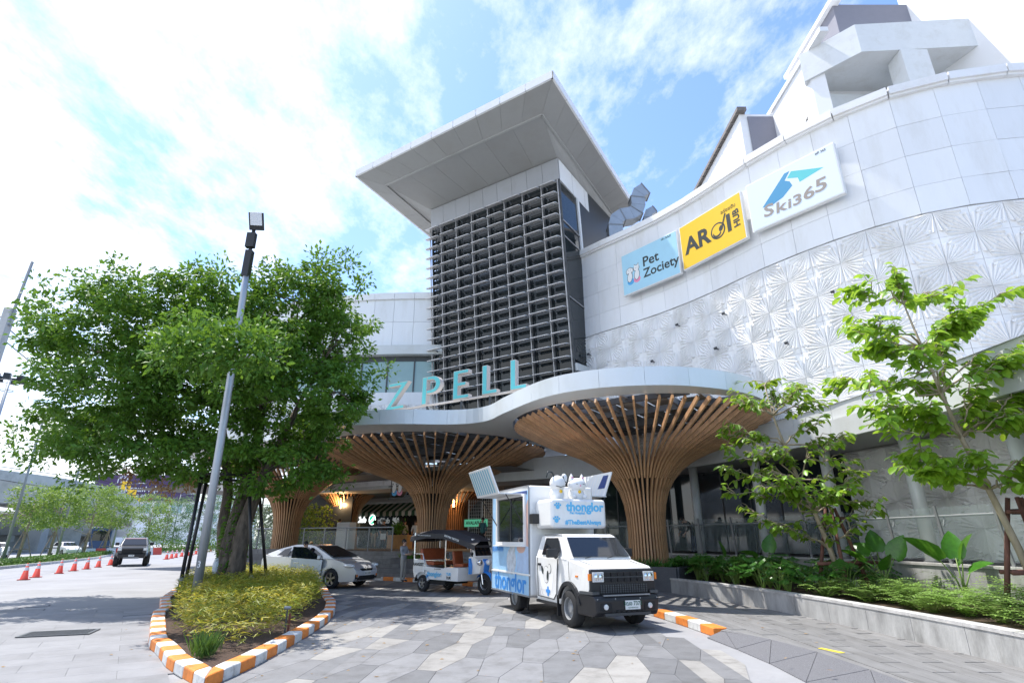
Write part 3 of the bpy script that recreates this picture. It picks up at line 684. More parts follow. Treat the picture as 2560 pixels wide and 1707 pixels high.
wall_sign('wall_sign', 'pale blue box sign reading Ski365 with a mountain emblem', 10.05, 13.42, 12.92, 15.04, M['sice'], d_ski)
# ================================================================== TOWER
TB = np.array([3.04, 25.5]); LEAN = .0935; ZT0 = 9.2
def tw(u, z, o=0.):      # point on the leaning glass face: u along (0 right edge .. -8.85 left edge), height z, o outwards
    p = TB + UA * u + NA * ((z - ZT0) * LEAN + o); return (p[0], p[1], z)
tower = thing('louvred_tower', 'dark glass tower with rows of grey louvres under a wide flat roof', 'tower')
us = [-8.85, -8.0, -6.85, -5.7, -4.55, -3.4, -2.2, -1.0, 0.0]; ztop = 19.7; zbot = 6.6
SD = np.array([.53, .848])
def sidept(s, z, o=0.):
    p = TB + NA * ((z - ZT0) * LEAN) + SD * s + np.array([SD[1], -SD[0]]) * o; return (p[0], p[1], z)
core = MB()
cl = lambda u, z, o: tw(u, z, o)
core.add([tw(-8.8, zbot, -.35), tw(-.05, zbot, -.35), tw(-.05, 21, -.35), tw(-8.8, 21, -.35), tw(-8.8, zbot, -9), tw(-.05, zbot, -9), tw(-.05, 21, -9), tw(-8.8, 21, -9)], [(0, 1, 2, 3), (1, 5, 6, 2), (4, 0, 3, 7), (3, 2, 6, 7)])
core.build('core', M['tback'], tower)
dz = .626; zl = [19.44 - k * dz for k in range(21)]
edges = [ztop] + [z for z in zl]
# panes between mullions and louvre lines
for i in range(8):
    for k in range(len(edges) - 1):
        z1, z0 = edges[k], edges[k + 1]; g = .02
        MB().add([tw(us[i] + g, z0 + g, -.05), tw(us[i + 1] - g, z0 + g, -.05), tw(us[i + 1] - g, z1 - g, -.05), tw(us[i] + g, z1 - g, -.05)], [(0, 1, 2, 3)]).build('glass_pane', M['tglass'], tower)
for u in us:
    MB().bar(tw(u, zbot, .22), tw(u, ztop, .22), .045, .05, (NA[0], NA[1], 0)).build('mullion', M['mull'], tower); MB().bar(tw(u, zbot, 0), tw(u, ztop, 0), .07, .12, (NA[0], NA[1], 0)).build('inner_mullion', M['steel'], tower)
aU = math.atan2(UA[1], UA[0])
def louver_mesh(L):
    mb = MB(); pr = [(-.19, -.018), (-.05, -.020), (.08, .0), (.15, .012), (.15, .030), (.06, .022), (-.06, .020), (-.19, .016)]
    h = L / 2 - .05
    n = len(pr); vs = []
    for x, q in ((-h, .75), (-h + .06, 1), (h - .06, 1), (h, .6)):
        for (y, z) in pr: vs.append((x, y if y > -.14 else y * (1 if q == 1 else .6), z))
    fs = [tuple(range(n))[::-1], tuple(range(3 * n, 4 * n))]
    for s in range(3): fs += [(s * n + i, s * n + (i + 1) % n, (s + 1) * n + (i + 1) % n, (s + 1) * n + i) for i in range(n)]
    mb.add(vs, fs); return mb.mesh('louver', M['louver'])
bk = MB(); bk.add([(-.010, -.02, -.01), (-.010, .20, .03), (-.010, .22, -.02), (-.010, .20, -.13), (-.010, .11, -.09), (-.010, .03, -.04), (.010, -.02, -.01), (.010, .20, .03), (.010, .22, -.02), (.010, .20, -.13), (.010, .11, -.09), (.010, .03, -.04)], [(0, 1, 2, 3, 4, 5), (11, 10, 9, 8, 7, 6)] + [(i, 6 + i, 6 + (i + 1) % 6, (i + 1) % 6) for i in range(6)])
bk = bk.mesh('louver_bracket', M['bracket'])
lmz = {}
for i in range(8):
    L = us[i + 1] - us[i] + (.25 if i == 0 else 0)
    lm = louver_mesh(L); uc = (us[i] + us[i + 1]) / 2 - (.12 if i == 0 else 0)
    for z in zl[:20]:
        link('louver', lm, tower, tw(uc, z, .34), (R(6), 0, aU)); link('louver_bracket', bk, tower, tw(us[i] + .28 * L, z - .02, .22), (0, 0, aU))
# side glass and its pier
for (s0, s1, z0, z1) in ((.06, 2.0, 17.4, 19.62), (.06, 2.0, 16.5, 17.36), (.06, 2.0, 13.2, 16.46), (.06, 2.0, 10.0, 13.16), (.06, 2.0, 6.6, 9.5), (2.25, 5.5, 14, 19.4)):
    MB().add([sidept(s0, z0, .02), sidept(s1, z0, .02), sidept(s1, z1, .02), sidept(s0, z1, .02)], [(0, 1, 2, 3)]).build('side_pane', M['tglass'], tower)
for z in (17.38, 16.48, 13.18): MB().bar(sidept(0, z, .05), sidept(2.05, z, .05), .04, .05).build('side_transom', M['mull'], tower)
MB().bar(sidept(0, 9.6, .08), sidept(2.05, 9.8, .08), .14, .36).build('side_band', M['beam'], tower)
MB().bar(sidept(2.12, 6.6, .0), sidept(2.12, 19.75, .0), .22, .2, (SD[0], SD[1], 0)).build('side_pier', M['mwhite'], tower)
core2 = MB().add([sidept(.0, 6.6, -.05), sidept(6, 6.6, -.05), sidept(6, 21, -.05), sidept(.0, 21, -.05)], [(0, 1, 2, 3)]); core2.build('side_backing', M['tback'], tower)
# pale band between glass and roof, in panels
nb = 9
for i in range(nb):
    u0, u1 = -8.95 + 9.0 * i / nb + .008, -8.95 + 9.0 * (i + 1) / nb - .008
    MB().add([tw(u0, ztop + .06, .06), tw(u1, ztop + .06, .06), tw(u1, 20.98, .06), tw(u0, 20.98, .06), tw(u0, ztop + .06, -.3), tw(u1, ztop + .06, -.3), tw(u1, 20.98, -.3), tw(u0, 20.98, -.3)], [(0, 1, 2, 3), (0, 4, 5, 1), (1, 5, 6, 2), (0, 3, 7, 4)]).build('band_panel', M['towerw'], tower)
for i in range(4):
    s0, s1 = .02 + i * 1.6, 1.6 + i * 1.6
    MB().add([sidept(s0, 19.72, .06), sidept(s1, 19.72, .06), sidept(s1, 20.98, .06), sidept(s0, 20.98, .06), sidept(s0, 19.72, -.1), sidept(s1, 19.72, -.1)], [(0, 1, 2, 3), (0, 4, 5, 1)]).build('band_panel', M['mwhite'], tower)
# roof: outer edge, sloping soffit ring, inner soffit
RN = np.array([1.87, 19.83]); RL = np.array([-9.18, 27.19]); RB = RN + np.array([.49, .872]) * 12.6; RBL = RL + np.array([.442, .897]) * 12.6
IN = np.array([1.47, 21.79]); IL = np.array([-7.47, 27.56]); IR = IN + np.array([.49, .872]) * 11; ILB = IL + np.array([.442, .897]) * 9
roof = thing('tower_roof', 'wide flat grey roof slab overhanging the louvred tower', 'roof')
zE, zI = 21.78, 21.42
def lerp(a, b, t): return a + (b - a) * t
def ring(a0, a1, b0, b1, n, za, zb, m, name):
    for i in range(n):
        t0, t1 = i / n + .0005, (i + 1) / n - .0005
        p = [lerp(a0, a1, t0), lerp(a0, a1, t1), lerp(b0, b1, t1), lerp(b0, b1, t0)]; z = [za, za, zb, zb]
        mb = MB(); mb.add([(*q, zq) for q, zq in zip(p, z)] + [(*q, zq + .05) for q, zq in zip(p, z)], [(0, 1, 2, 3), (7, 6, 5, 4), (0, 4, 5, 1), (1, 5, 6, 2), (2, 6, 7, 3), (3, 7, 4, 0)]); mb.build(name, m, roof)
ring(RL, RN, IL, IN, 9, zE, zI, M['roofw'], 'soffit_panel'); ring(RN, RB, IN, IR, 8, zE, zI, M['roofw'], 'soffit_panel'); ring(RBL, RL, ILB, IL, 8, zE, zI, M['roofw'], 'soffit_panel')
BBL = np.array([-5.2, 29.8]); BBN = np.array([2.55, 24.6])
TRs = TB + NA * ((21 - ZT0) * LEAN)
ring(IL, IN, TRs + UA * -8.95, TRs, 6, zI + .05, 21.02, M['roofw'], 'inner_soffit_panel'); ring(IN, IR, TRs, TRs + SD * 9, 6, zI + .05, 21.02, M['roofw'], 'inner_soffit_panel'); ring(ILB, IL, TRs + UA * -8.95 + SD * 7, TRs + UA * -8.95, 4, zI + .05, 21.02, M['roofw'], 'inner_soffit_panel')
for a, b in ((IL, IN), (IN, IR), (IL, ILB)): MB().bar((*a, zI + .01), (*b, zI + .01), .11, .12).build('soffit_trim', M['trim'], roof)
for a, b, n in ((RL, RN, 9), (RN, RB, 8), (RBL, RL, 8)):
    for i in range(n):
        p, q = lerp(a, b, i / n + .001), lerp(a, b, (i + 1) / n - .001); d = (q - p) / np.linalg.norm(q - p); o = np.array([d[1], -d[0]]) * .03
        MB().add([(*(p + o), zE - .02), (*(q + o), zE - .02), (*(q + o), zE + .40), (*(p + o), zE + .40), (*(p - o * 6), zE + .42), (*(q - o * 6), zE + .42), (*(p - o * 3), zE - .02), (*(q - o * 3), zE - .02)], [(0, 1, 2, 3), (3, 2, 5, 4), (0, 6, 7, 1)]).build('edge_trim', M['cornice'], roof)
MB().prism([tuple(RN * .995 + RBL * .005), tuple(RB), tuple(RBL), tuple(RL * .995 + RB * .005)], zE + .12, zE + .22).build('deck', M['roofw'], roof)
# silver ventilation duct behind the parapet
dk = thing('roof_duct', 'bent silver ventilation duct standing behind the white parapet', 'duct')
pts = [(5.75, 27, 15.8), (5.75, 27, 18.2), (5.85, 27, 18.6), (6.2, 27, 18.85), (6.7, 27, 18.95), (7.0, 27, 19.15), (7.12, 27, 19.5), (7.12, 27, 20.0), (7.22, 27, 20.3), (7.6, 27, 20.55)]
def rect_duct(pts, w, h, name, parent, m):
    n = len(pts); P = [Vector(p) for p in pts]; rings = []
    for i in range(n):
        d = (P[min(i + 1, n - 1)] - P[max(i - 1, 0)]).normalized(); s = Vector((d.z, 0, -d.x)) * w / 2; q = Vector((0, h / 2, 0)); rings.append([P[i] - s - q, P[i] + s - q, P[i] + s + q, P[i] - s + q])
    for i in range(n - 1):
        g = [a + (b - a) * .02 for a, b in zip(rings[i], rings[i + 1])]; MB().add(g + rings[i + 1], [(0, 1, 5, 4), (1, 2, 6, 5), (2, 3, 7, 6), (3, 0, 4, 7)]).build(name, m, parent)
        if i % 2 == 0:
            c = sum(rings[i + 1], Vector()) / 4; d = (P[i + 1] - P[i]).normalized() * .03; q = [c + (a - c) * 1.07 for a in rings[i + 1]]; MB().add([a - d for a in q] + [a + d for a in q], [(0, 1, 5, 4), (1, 2, 6, 5), (2, 3, 7, 6), (3, 0, 4, 7), (3, 2, 1, 0), (4, 5, 6, 7)]).build('flange', M['steelg'], parent)
rect_duct(pts, .78, .78, 'duct_section', dk, M['galv']); MB().box((7.63, 26.98, 20.57), (.06, .62, .62), mtx=Matrix.Rotation(R(-33), 3, 'Y')).build('duct_mouth', M['blackm'], dk)
dk2 = thing('roof_duct', 'smaller silver duct outlet just behind the bent duct', 'duct')
rect_duct([(7.9, 28, 16), (7.9, 28, 19.4), (8.0, 28, 19.75), (8.35, 28, 19.95)], .46, .46, 'duct_section', dk2, M['galv']); MB().box((8.38, 27.98, 19.97), (.06, .38, .38), mtx=Matrix.Rotation(R(-30), 3, 'Y')).build('duct_mouth', M['blackm'], dk2)
# ================================================================== ROOFTOP BLOCKS behind the right facade
ub = thing('rooftop_block', 'tall white rooftop block with grey upper storey above the curved facade', 'building')
MB().box((20.2, 35.1, 20.0), (12, 28.2, 7.4)).build('wall', M['mwhite'], ub)
MB().prism([(16.0, 20.3), (26, 20.3), (26, 24.8), (16.0, 24.8)], 23.72, 26.9).build('upper_storey', M['greyw'], ub)
MB().box((16.02, 22.5, 26.95), (.5, 5, .25)).build('upper_coping', M['mwhite'], ub)
MB().box((14.3, 34.0, 23.8), (.4, 30, .25)).build('coping', M['mwhite'], ub)
MB().prism([(13.8, 20.4), (15.5, 18.7), (21.6, 18.3), (21.6, 21.0), (16.2, 21.0), (14.3, 21.0)], 22.1, 23.7).build('concrete_beam', M['concf'], ub)
MB().box((17.7, 19.0, 18.7), (1.2, .9, 6.8)).build('concrete_column', M['concf'], ub, bevel=.03)
MB().prism([(14.05, 20.3), (14.5, 19.9), (14.5, 21.1), (14.05, 21.1)], 15, 22.1).build('corner_pier', M['mwhite'], ub)
MB().box((18, 20.9, 18.7), (7.4, .3, 6)).build('recess_wall', M['concf'], ub)
pk = thing('conduit_run', 'bundle of thin dark conduits bent over the white rooftop wall', 'conduits')
for k in range(4):
    o = k * .12; MB().tube([(14.14, 28.5, 16.5 + o), (14.14, 27.0, 17.2 + o), (14.14, 21.2 + o * 1.5, 20.8 - o), (14.14, 20.8 + o * 1.5, 20.7 - o), (14.14, 20.5 + o * 1.5, 16.5)], .022, 5).build('conduit', M['rust'], pk)
sb_ = thing('rooftop_shed', 'small white rooftop gable with dark ribbed roof edge above the signs', 'building')
MB().box((15.4, 36.2, 19.5), (6, 24, 8.2)).build('wall', M['mwhite'], sb_); MB().box((15.4, 24.16, 21.6), (5.2, .05, 3.6)).build('grey_face', M['greyw'], sb_)
MB().box((12.45, 36.2, 23.74), (.5, 24.6, .22)).build('roof_edge', M['tileroof'], sb_)
rbm = MB().box((0, 0, 0), (.52, .09, .07)).mesh('roof_rib', M['tileroof'])
for i in range(34): link('roof_rib', rbm, sb_, (12.44, 24.2 + i * .7, 23.62))
wb = thing('tall_white_block', 'plain white high block at the top right corner', 'building')
MB().prism([(19.6, 20.6), (23.0, 11.2), (34, 14), (32, 26)], 10, 34).build('wall', M['mwhite'], wb)
# ================================================================== LEFT WING behind the tower
lw = thing('left_wing', 'white curved mall wing left of the tower with a green glass strip', 'building')
LW = catmull([(-17.5, 33.4), (-13, 31.6), (-8.6, 30.6), (-4.4, 30.4), (-1, 30.6)]); LW, _ = resample(LW, step=.4)
wallmesh(MB(), offs(LW, .1), 6.6, 15.4, 1.2).build('wall', M['joint2'], lw)
for (z0, z1) in ((13.9, 15.35), (12.35, 13.9)):
    for i, c, a, L in placed(LW, 1.2): MB().box((0, .03, (z1 - z0) / 2), (L - .016, .05, z1 - z0 - .016)).build('cladding_panel', M['panel'], lw, loc=(*c, z0), rot=a)
for i, c, a, L in placed(LW, 1.2, .08): MB().box((0, .2, .2), (L - .012, .5, .4)).build('cornice_block', M['cornice'], lw, loc=(*c, 15.35), rot=a)
ov = MB(); wallmesh(ov, offs(LW, -.45), 11.75, 12.3, .6); ov.build('overhang_band', M['beam'], lw)
for i, c, a, L in placed(LW, 1.55): 
    MB().box((0, .05, 0), (L - .07, .03, 1.9)).build('glass_pane', M['sglass'], lw, loc=(*c, 10.55), rot=a); MB().box((L / 2, .03, 0), (.07, .1, 2.2)).build('mullion', M['steel'], lw, loc=(*c, 10.6), rot=a)
wallmesh(MB(), offs(LW, .0), 11.45, 11.75, .1).build('strip_head', M['steel'], lw); wallmesh(MB(), offs(LW, -.03), 8.9, 9.6, .1).build('sill_band', M['panel'], lw)
relief_wall(LW, 8.9 - 2.3, .77, 3, lw)
# ================================================================== CANOPY and timber funnels
FUN = {'r': (np.array((4.95, 21.4)), 4.88), 'm': (np.array((-3.95, 28.6)), 5.65), 'l': (np.array((-12.4, 32.0)), 4.5)}
ZS = 6.0; CO = FUN['m'][0]
def ab(p): v = p - CO; return v @ UA, v @ NA
def xy(a, b): return CO + UA * a + NA * b
FR = catmull([(-17.9, 32.5), (-17.6, 29.6), (-16.0, 27.4), (-13.6, 26.4), (-11.4, 25.4), (-9.6, 23.3), (-7.8, 21.95), (-5.95, 21.4), (-4.2, 21.2), (-2.6, 21.3), (-1.5, 21.05), (-.8, 20.4), (-.25, 19.2), (.9, 17.1), (1.94, 16.1), (3.3, 15.56), (4.9, 15.5), (6.6, 16.1), (7.9, 17.1), (9.0, 18.7), (9.5, 20.2), (9.6, 21.4)])
FR, _ = resample(FR, step=.16)
can = thing('entrance_canopy', 'white wavy-edged entrance canopy carried by the timber funnels', 'canopy')
cu = bpy.data.curves.new('c', 'CURVE'); cu.dimensions = '2D'; cu.fill_mode = 'BOTH'; cu.extrude = .04
outl = [tuple(p) for p in FR] + [(8.6, 24.2), (7.2, 26.6), (3.4, 27.6), (1.8, 33.6), (-4, 36.2), (-12, 38.2), (-18, 38)]
def spl(P):
    s = cu.splines.new('POLY'); s.points.add(len(P) - 1)
    for q, p in zip(s.points, P): q.co = (p[0], p[1], 0, 1)
    s.use_cyclic_u = True
spl(outl)
for k in 'rml':
    c, r = FUN[k]; spl([tuple(c + r * 1.01 * np.array([math.cos(t), math.sin(t)])) for t in np.linspace(0, 2 * math.pi, 72, endpoint=False)])
to = bpy.data.objects.new('t', cu); me = bpy.data.meshes.new_from_object(to); bpy.data.objects.remove(to); me.materials.clear(); me.materials.append(M['fascia'])
me2 = me.copy(); link('soffit', me, can, (0, 0, ZS + .04))
link('roof_deck', me2, can, (0, 0, ZS + .47))
FP, _ = resample(FR, step=1.3)
for i in range(len(FP) - 1):
    q = FR_ = np.array([FP[i] + (FP[i + 1] - FP[i]) * t for t in (.003, .997)])
    # follow the curve inside each panel
    d0 = np.argmin(np.linalg.norm(FR - FP[i], axis=1)); d1 = np.argmin(np.linalg.norm(FR - FP[i + 1], axis=1))
    mid = FR[d0 + 1:d1] if d1 > d0 + 1 else np.zeros((0, 2))
    Q = np.vstack([q[:1], mid, q[1:]]) if len(mid) else q
    if len(Q) > 6: Q = Q[np.linspace(0, len(Q) - 1, 6).astype(int)]
    wallmesh(MB(), offs(Q, -.02), ZS - .02, ZS + .55, .1).build('fascia_panel', M['fascia'], can)
def funnel(key, label, c, r, z0, prof, n, wm='wood', half=True, rz0=0.):
    t = thing('timber_funnel', label, 'column', (c[0], c[1], 0), rz0, 'timber slat funnels')
    def slat(pr, w, d):
        Q = catmull(pr); Q, L = resample(Q, n=16); T = np.gradient(Q, axis=0); T /= np.linalg.norm(T, axis=1, keepdims=True)
        mb = MB(); vs = []; fs = []
        for p, tt in zip(Q, T):
            nx, nz = tt[1], -tt[0]        # outward normal of the flare
            for sx, sd in ((-1, 0), (1, 0), (1, -1), (-1, -1)): vs.append((p[0] + nx * sd * d, sx * w / 2, p[1] + nz * sd * d))
        m = len(Q)
        for i in range(m - 1):
            for k in range(4): fs.append((i * 4 + k, i * 4 + (k + 1) % 4, (i + 1) * 4 + (k + 1) % 4, (i + 1) * 4 + k))
        fs += [(3, 2, 1, 0), ((m - 1) * 4, (m - 1) * 4 + 1, (m - 1) * 4 + 2, (m - 1) * 4 + 3)]
        return mb.add(vs, fs).mesh('slat', M[wm])
    full = slat(prof, .062, .15)
    Qf = catmull(prof); k = int(len(Qf) * .52); short = slat([tuple(q) for q in Qf[k::max(1, (len(Qf) - k) // 8)]] + [tuple(Qf[-1])], .062, .15)
    for i in range(n):
        link('slat', full, t, rot=2 * math.pi * i / n)
        if half: link('slat', short, t, rot=2 * math.pi * (i + .5) / n)
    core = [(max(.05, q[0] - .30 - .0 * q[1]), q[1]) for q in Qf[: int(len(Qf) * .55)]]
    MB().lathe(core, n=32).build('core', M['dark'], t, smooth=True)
    return t
PR = lambda r, z0: [(.74, z0), (.69, 1.6), (.70, 2.4), (.80, 3.1), (1.08, 3.75), (1.65, 4.35), (2.5 * r / 5 + .05, 4.82), (3.6 * r / 5, 5.22), (r * .985, 5.86)]
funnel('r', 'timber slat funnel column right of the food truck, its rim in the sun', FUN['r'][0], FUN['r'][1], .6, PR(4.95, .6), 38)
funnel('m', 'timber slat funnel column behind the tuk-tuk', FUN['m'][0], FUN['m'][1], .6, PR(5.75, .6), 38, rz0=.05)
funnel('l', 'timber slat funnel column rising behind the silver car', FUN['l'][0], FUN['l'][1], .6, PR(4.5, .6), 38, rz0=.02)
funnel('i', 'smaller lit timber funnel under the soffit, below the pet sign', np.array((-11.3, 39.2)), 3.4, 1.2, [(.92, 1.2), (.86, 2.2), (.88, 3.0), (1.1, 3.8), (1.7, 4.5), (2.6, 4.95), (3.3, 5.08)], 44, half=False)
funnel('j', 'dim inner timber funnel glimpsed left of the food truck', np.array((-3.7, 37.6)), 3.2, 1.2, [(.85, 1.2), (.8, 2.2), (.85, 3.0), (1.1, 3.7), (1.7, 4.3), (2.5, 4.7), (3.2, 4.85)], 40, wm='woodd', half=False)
# steel and glazing over the funnel mouths
for k, nm in (('r', 'sunlit right'), ('m', 'middle'), ('l', 'left')):
    c, r = FUN[k]
    t = thing('roof_light', f'steel-framed roof light over the {nm} timber funnel', 'roof light', (c[0], c[1], ZS + .10), math.atan2(UA[1], UA[0]))
    for i in range(-4, 5):
        x = i * r / 4.5; h = math.sqrt(r * r - x * x)
        MB().box((x, 0, .12), (.10, 2 * h, .22)).build('purlin', M['steelg'], t)
    for i in range(-2, 3):
        y = i * r / 2.6; h = math.sqrt(max(r * r - y * y, .1))
        MB().box((0, y, -.02), (2 * h, .12, .20 if i else .3)).build('steel_beam', M['steel'], t)
    for i in range(-4, 4):
        x0, x1 = i * r / 4.5 + .06, (i + 1) * r / 4.5 - .06; h = math.sqrt(max(r * r - max(abs(x0), abs(x1)) ** 2, .2))
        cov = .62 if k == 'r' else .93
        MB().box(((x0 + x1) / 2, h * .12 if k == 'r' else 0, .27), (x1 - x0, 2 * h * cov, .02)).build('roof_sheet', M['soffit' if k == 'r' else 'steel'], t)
# dark planter boxes round two funnels
def dbox(c, w, label):
    t = thing('planter_box', label, 'planter', (c[0], c[1], 0), math.atan2(UA[1], UA[0]))
    b = MB()
    for (x, y, dx, dy) in ((0, -w / 2, w, .12), (0, w / 2, w, .12), (-w / 2, 0, .12, w - .12), (w / 2, 0, .12, w - .12)): b.box((x, y, .53), (dx, dy, .78))
    b.build('box', M['darkconc'], t, bevel=.01, seg=1); MB().box((0, 0, .5), (w - .14, w - .14, .6)).build('soil', M['soil'], t); return t
dbox(FUN['r'][0], 2.9, 'dark square planter at the foot of the right timber funnel'); dbox(FUN['m'][0], 2.6, 'dark square planter at the foot of the middle timber funnel'); dbox(FUN['l'][0], 2.6, 'dark square planter at the foot of the left timber funnel')
# ================================================================== letters Z P E L L
LA = np.array((-5.55, 23.85)); LB = np.array((.75, 19.75)); LU = (LB - LA) / np.linalg.norm(LB - LA); al = math.atan2(LU[1], LU[0]); ZL = 7.02
base = thing('letter_rail', 'pale steel rail on posts carrying the teal roof letters', 'letter rail')
MB().bar((*LA, ZL), (*LB, ZL), .12, .06).build('rail', M['cream'], base)
for s in (.55, 2.4, 4.2, 5.6, 6.9): p = LA + LU * s; MB().bar((*p, ZS + .5), (*p, ZL), .06).build('post', M['steel'], base); q = p - np.array([LU[1], -LU[0]]) * .45; MB().bar((*q, ZS + .5), (*p, ZL - .05), .05).build('brace', M['steel'], base)
def letter(ch, s, polys, lab, sx=1.):
    polys = [[(x * sx, z * 1.05) for x, z in q] for q in polys]
    p = LA + LU * s; t = thing('roof_letter', lab, 'letter', (*p, ZL + .03), al, 'teal roof letters')
    for poly in polys:
        n = len(poly); a = sum(poly[i][0] * poly[(i + 1) % n][1] - poly[(i + 1) % n][0] * poly[i][1] for i in range(n))
        if a < 0: poly = poly[::-1]
        vs = [(x, -.11, z) for x, z in poly] + [(x, .11, z) for x, z in poly]
        MB().mi(0).add(vs, [tuple(range(n)), tuple(range(2 * n - 1, n - 1, -1))] + [((i + 1) % n, i, n + i, n + (i + 1) % n) for i in range(n)]).build('letter_body', M['cream'], t)
        g = np.mean(poly, 0); 
        # inset teal face
        P = [np.array(q) for q in poly]; I = []
        for i in range(n):
            a_, b_, c_ = P[i - 1], P[i], P[(i + 1) % n]; d1 = (b_ - a_) / np.linalg.norm(b_ - a_); d2 = (c_ - b_) / np.linalg.norm(c_ - b_)
            n1 = np.array([-d1[1], d1[0]]); n2 = np.array([-d2[1], d2[0]]); m_ = n1 + n2; m_ /= max(m_ @ m_ / 2, .35) ; I.append(tuple(b_ + m_ * .022))
        flat(t, 'letter_face', I, M['teal'], -.118, dy=.006)
    return t
h = 1.12
letter('Z', .05, [[(0, 0), (.70, 0), (.70, .14), (.24, .14), (.82, h), (.10, h), (.10, h - .14), (.55, h - .14)]], 'teal letter Z at the left end of the roof lettering', 1.6)
th = [R(90 - 180 * i / 14) for i in range(15)]
letter('P', 2.18, [[(0, 0), (.19, 0), (.19, h), (0, h)], [(.192, h), (.40, h)] + [(.40 + .36 * math.cos(t), .77 + .35 * math.sin(t)) for t in th[1:-1]] + [(.40, .42), (.192, .42), (.192, .56), (.38, .56)] + [(.38 + .18 * math.cos(t), .77 + .21 * math.sin(t)) for t in th[1:-1][::-1]] + [(.38, .98), (.192, .98)]], 'teal letter P second in the roof lettering', 1.3)
letter('E', 3.85, [[(0, 0), (.62, 0), (.62, .14), (.19, .14), (.19, .50), (.50, .50), (.50, .64), (.19, .64), (.19, h - .14), (.60, h - .14), (.60, h), (0, h)]], 'teal letter E in the middle of the roof lettering', 1.28)
for s, w_ in ((5.3, 'fourth'), (6.62, 'last')): letter('L', s, [[(0, 0), (.58, 0), (.58, .15), (.19, .15), (.19, h), (0, h)]], f'teal letter L, {w_} in the roof lettering', 1.22)
# ================================================================== ENTRANCE HALL
ent = thing('entrance_hall', 'dim shop entrance hall under the canopy', 'building')
def ep(a, b, z): p = np.array((-9.2, 43.0)) + UA * a + NA * b; return (p[0], p[1], z)
au = math.atan2(UA[1], UA[0])
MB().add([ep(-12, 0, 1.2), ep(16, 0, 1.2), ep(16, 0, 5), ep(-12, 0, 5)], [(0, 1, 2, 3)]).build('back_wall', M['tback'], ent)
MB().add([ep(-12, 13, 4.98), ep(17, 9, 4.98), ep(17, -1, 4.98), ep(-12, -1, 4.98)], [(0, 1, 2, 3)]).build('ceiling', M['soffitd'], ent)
wallmesh(MB(), np.array([ep(-3.9, 3.5, 0)[:2], ep(-2.2, 3.5, 0)[:2]]), 1.22, 4.4, .3).build('pillar', M['beigew'], ent)
wallmesh(MB(), np.array([ep(-7.4, 3.8, 0)[:2], ep(-5.6, 3.8, 0)[:2]]), 1.22, 4.9, .3).build('pillar', M['beigew'], ent)
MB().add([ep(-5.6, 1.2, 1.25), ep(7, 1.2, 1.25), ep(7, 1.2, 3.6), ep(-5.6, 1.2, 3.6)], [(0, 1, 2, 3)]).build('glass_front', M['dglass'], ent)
MB().add([ep(-5.6, 1.15, 4.05), ep(9, 1.15, 4.05), ep(9, 1.15, 4.7), ep(-5.6, 1.15, 4.7)], [(0, 1, 2, 3)]).build('shop_header', M['soffit'], ent)
# relief fascia above the hall
Fb, _ = resample(BEAM, step=.2); Fb = Fb[(Fb[:, 0] < -4.6) & (Fb[:, 0] > -13.5)]
relief_wall(offs(Fb, -.35), 4.7, .72, 2, ent)
# striped awnings: every stripe a slat of cloth
for nm, a0, a1, lab in (('a', -5.2, -2.3, 'short green and cream striped awning left of the inner funnel'), ('b', -1.2, 7.2, 'long green and cream striped awning over the club shop front')):
    aw = thing('striped_awning', lab, 'awning', ep(a0, 2.3, 3.55), au)
    n = int((a1 - a0) / .3)
    for i in range(n):
        x = i * .3; m = M['agreen' if i % 2 else 'acream']
        MB().add([(x, 0, 0), (x + .3, 0, 0), (x + .3, 1.0, .62), (x, 1.0, .62), (x, 0, -.26), (x + .15, 0, -.33), (x + .3, 0, -.26)], [(0, 1, 2, 3), (4, 5, 6, 1, 0)]).build('stripe', m, aw)
t = thing('lit_sign', 'lit white Club sign with a round green globe emblem', 'sign', ep(-.9, 2.32, 3.05), au)
text('lettering', 'rClub', .55, M['lit'], t, (.5, -.02, 0), bold=.012); flat(t, 'globe_rim', ell(1.75, 0, .34), M['lit'], -.02); flat(t, 'globe', ell(1.75, 0, .29), M['litg'], -.026); flat(t, 'continent', [(1.55, -.1), (1.7, .02), (1.82, .18), (1.95, .1), (1.88, -.05), (1.75, -.12), (1.68, -.2)], M['lit'], -.032)
t = thing('lit_sign', 'small cream lit sign with a dark emblem left of the inner funnel', 'sign', ep(-4.2, 2.6, 2.85), au)
MB().box((0, 0, 0), (1.9, .08, .52)).build('box', M['litc'], t); flat(t, 'emblem', ell(-.55, 0, .2), M['ink'], -.05); text('lettering', 'CAFE', .2, M['brown'], t, (.3, -.05, 0))
MB().add([ep(-4.9, 1.9, 1.25), ep(-2.6, 1.9, 1.25), ep(-2.6, 1.9, 2.9), ep(-4.9, 1.9, 2.9)], [(0, 1, 2, 3)]).build('kiosk_front', M['woodl'], ent)
# dark hanging sign with two pets
t = thing('hanging_sign', 'dark Pet Zociety letter sign with two pets hung under the canopy', 'sign', (-6.3, 31.4, 4.5), au)
pets(t, 0, .05, 1.1, -.06)
text('lettering', 'Pet', .82, M['ink'], t, (1.15, 0, .42), ext=.05, bold=.02); text('lettering', 'Zociety', .78, M['ink'], t, (1.75, 0, -.32), ext=.05, bold=.02)
MB().box((1.0, .08, .05), (3.6, .04, .05)).build('rail', M['steel'], t); MB().box((1.0, .08, -.62), (3.6, .04, .05)).build('rail', M['steel'], t)
for x in (-.6, 2.6): MB().bar((x, .08, -.62), (x, .08, .95), .03).build('hanger', M['steel'], t)
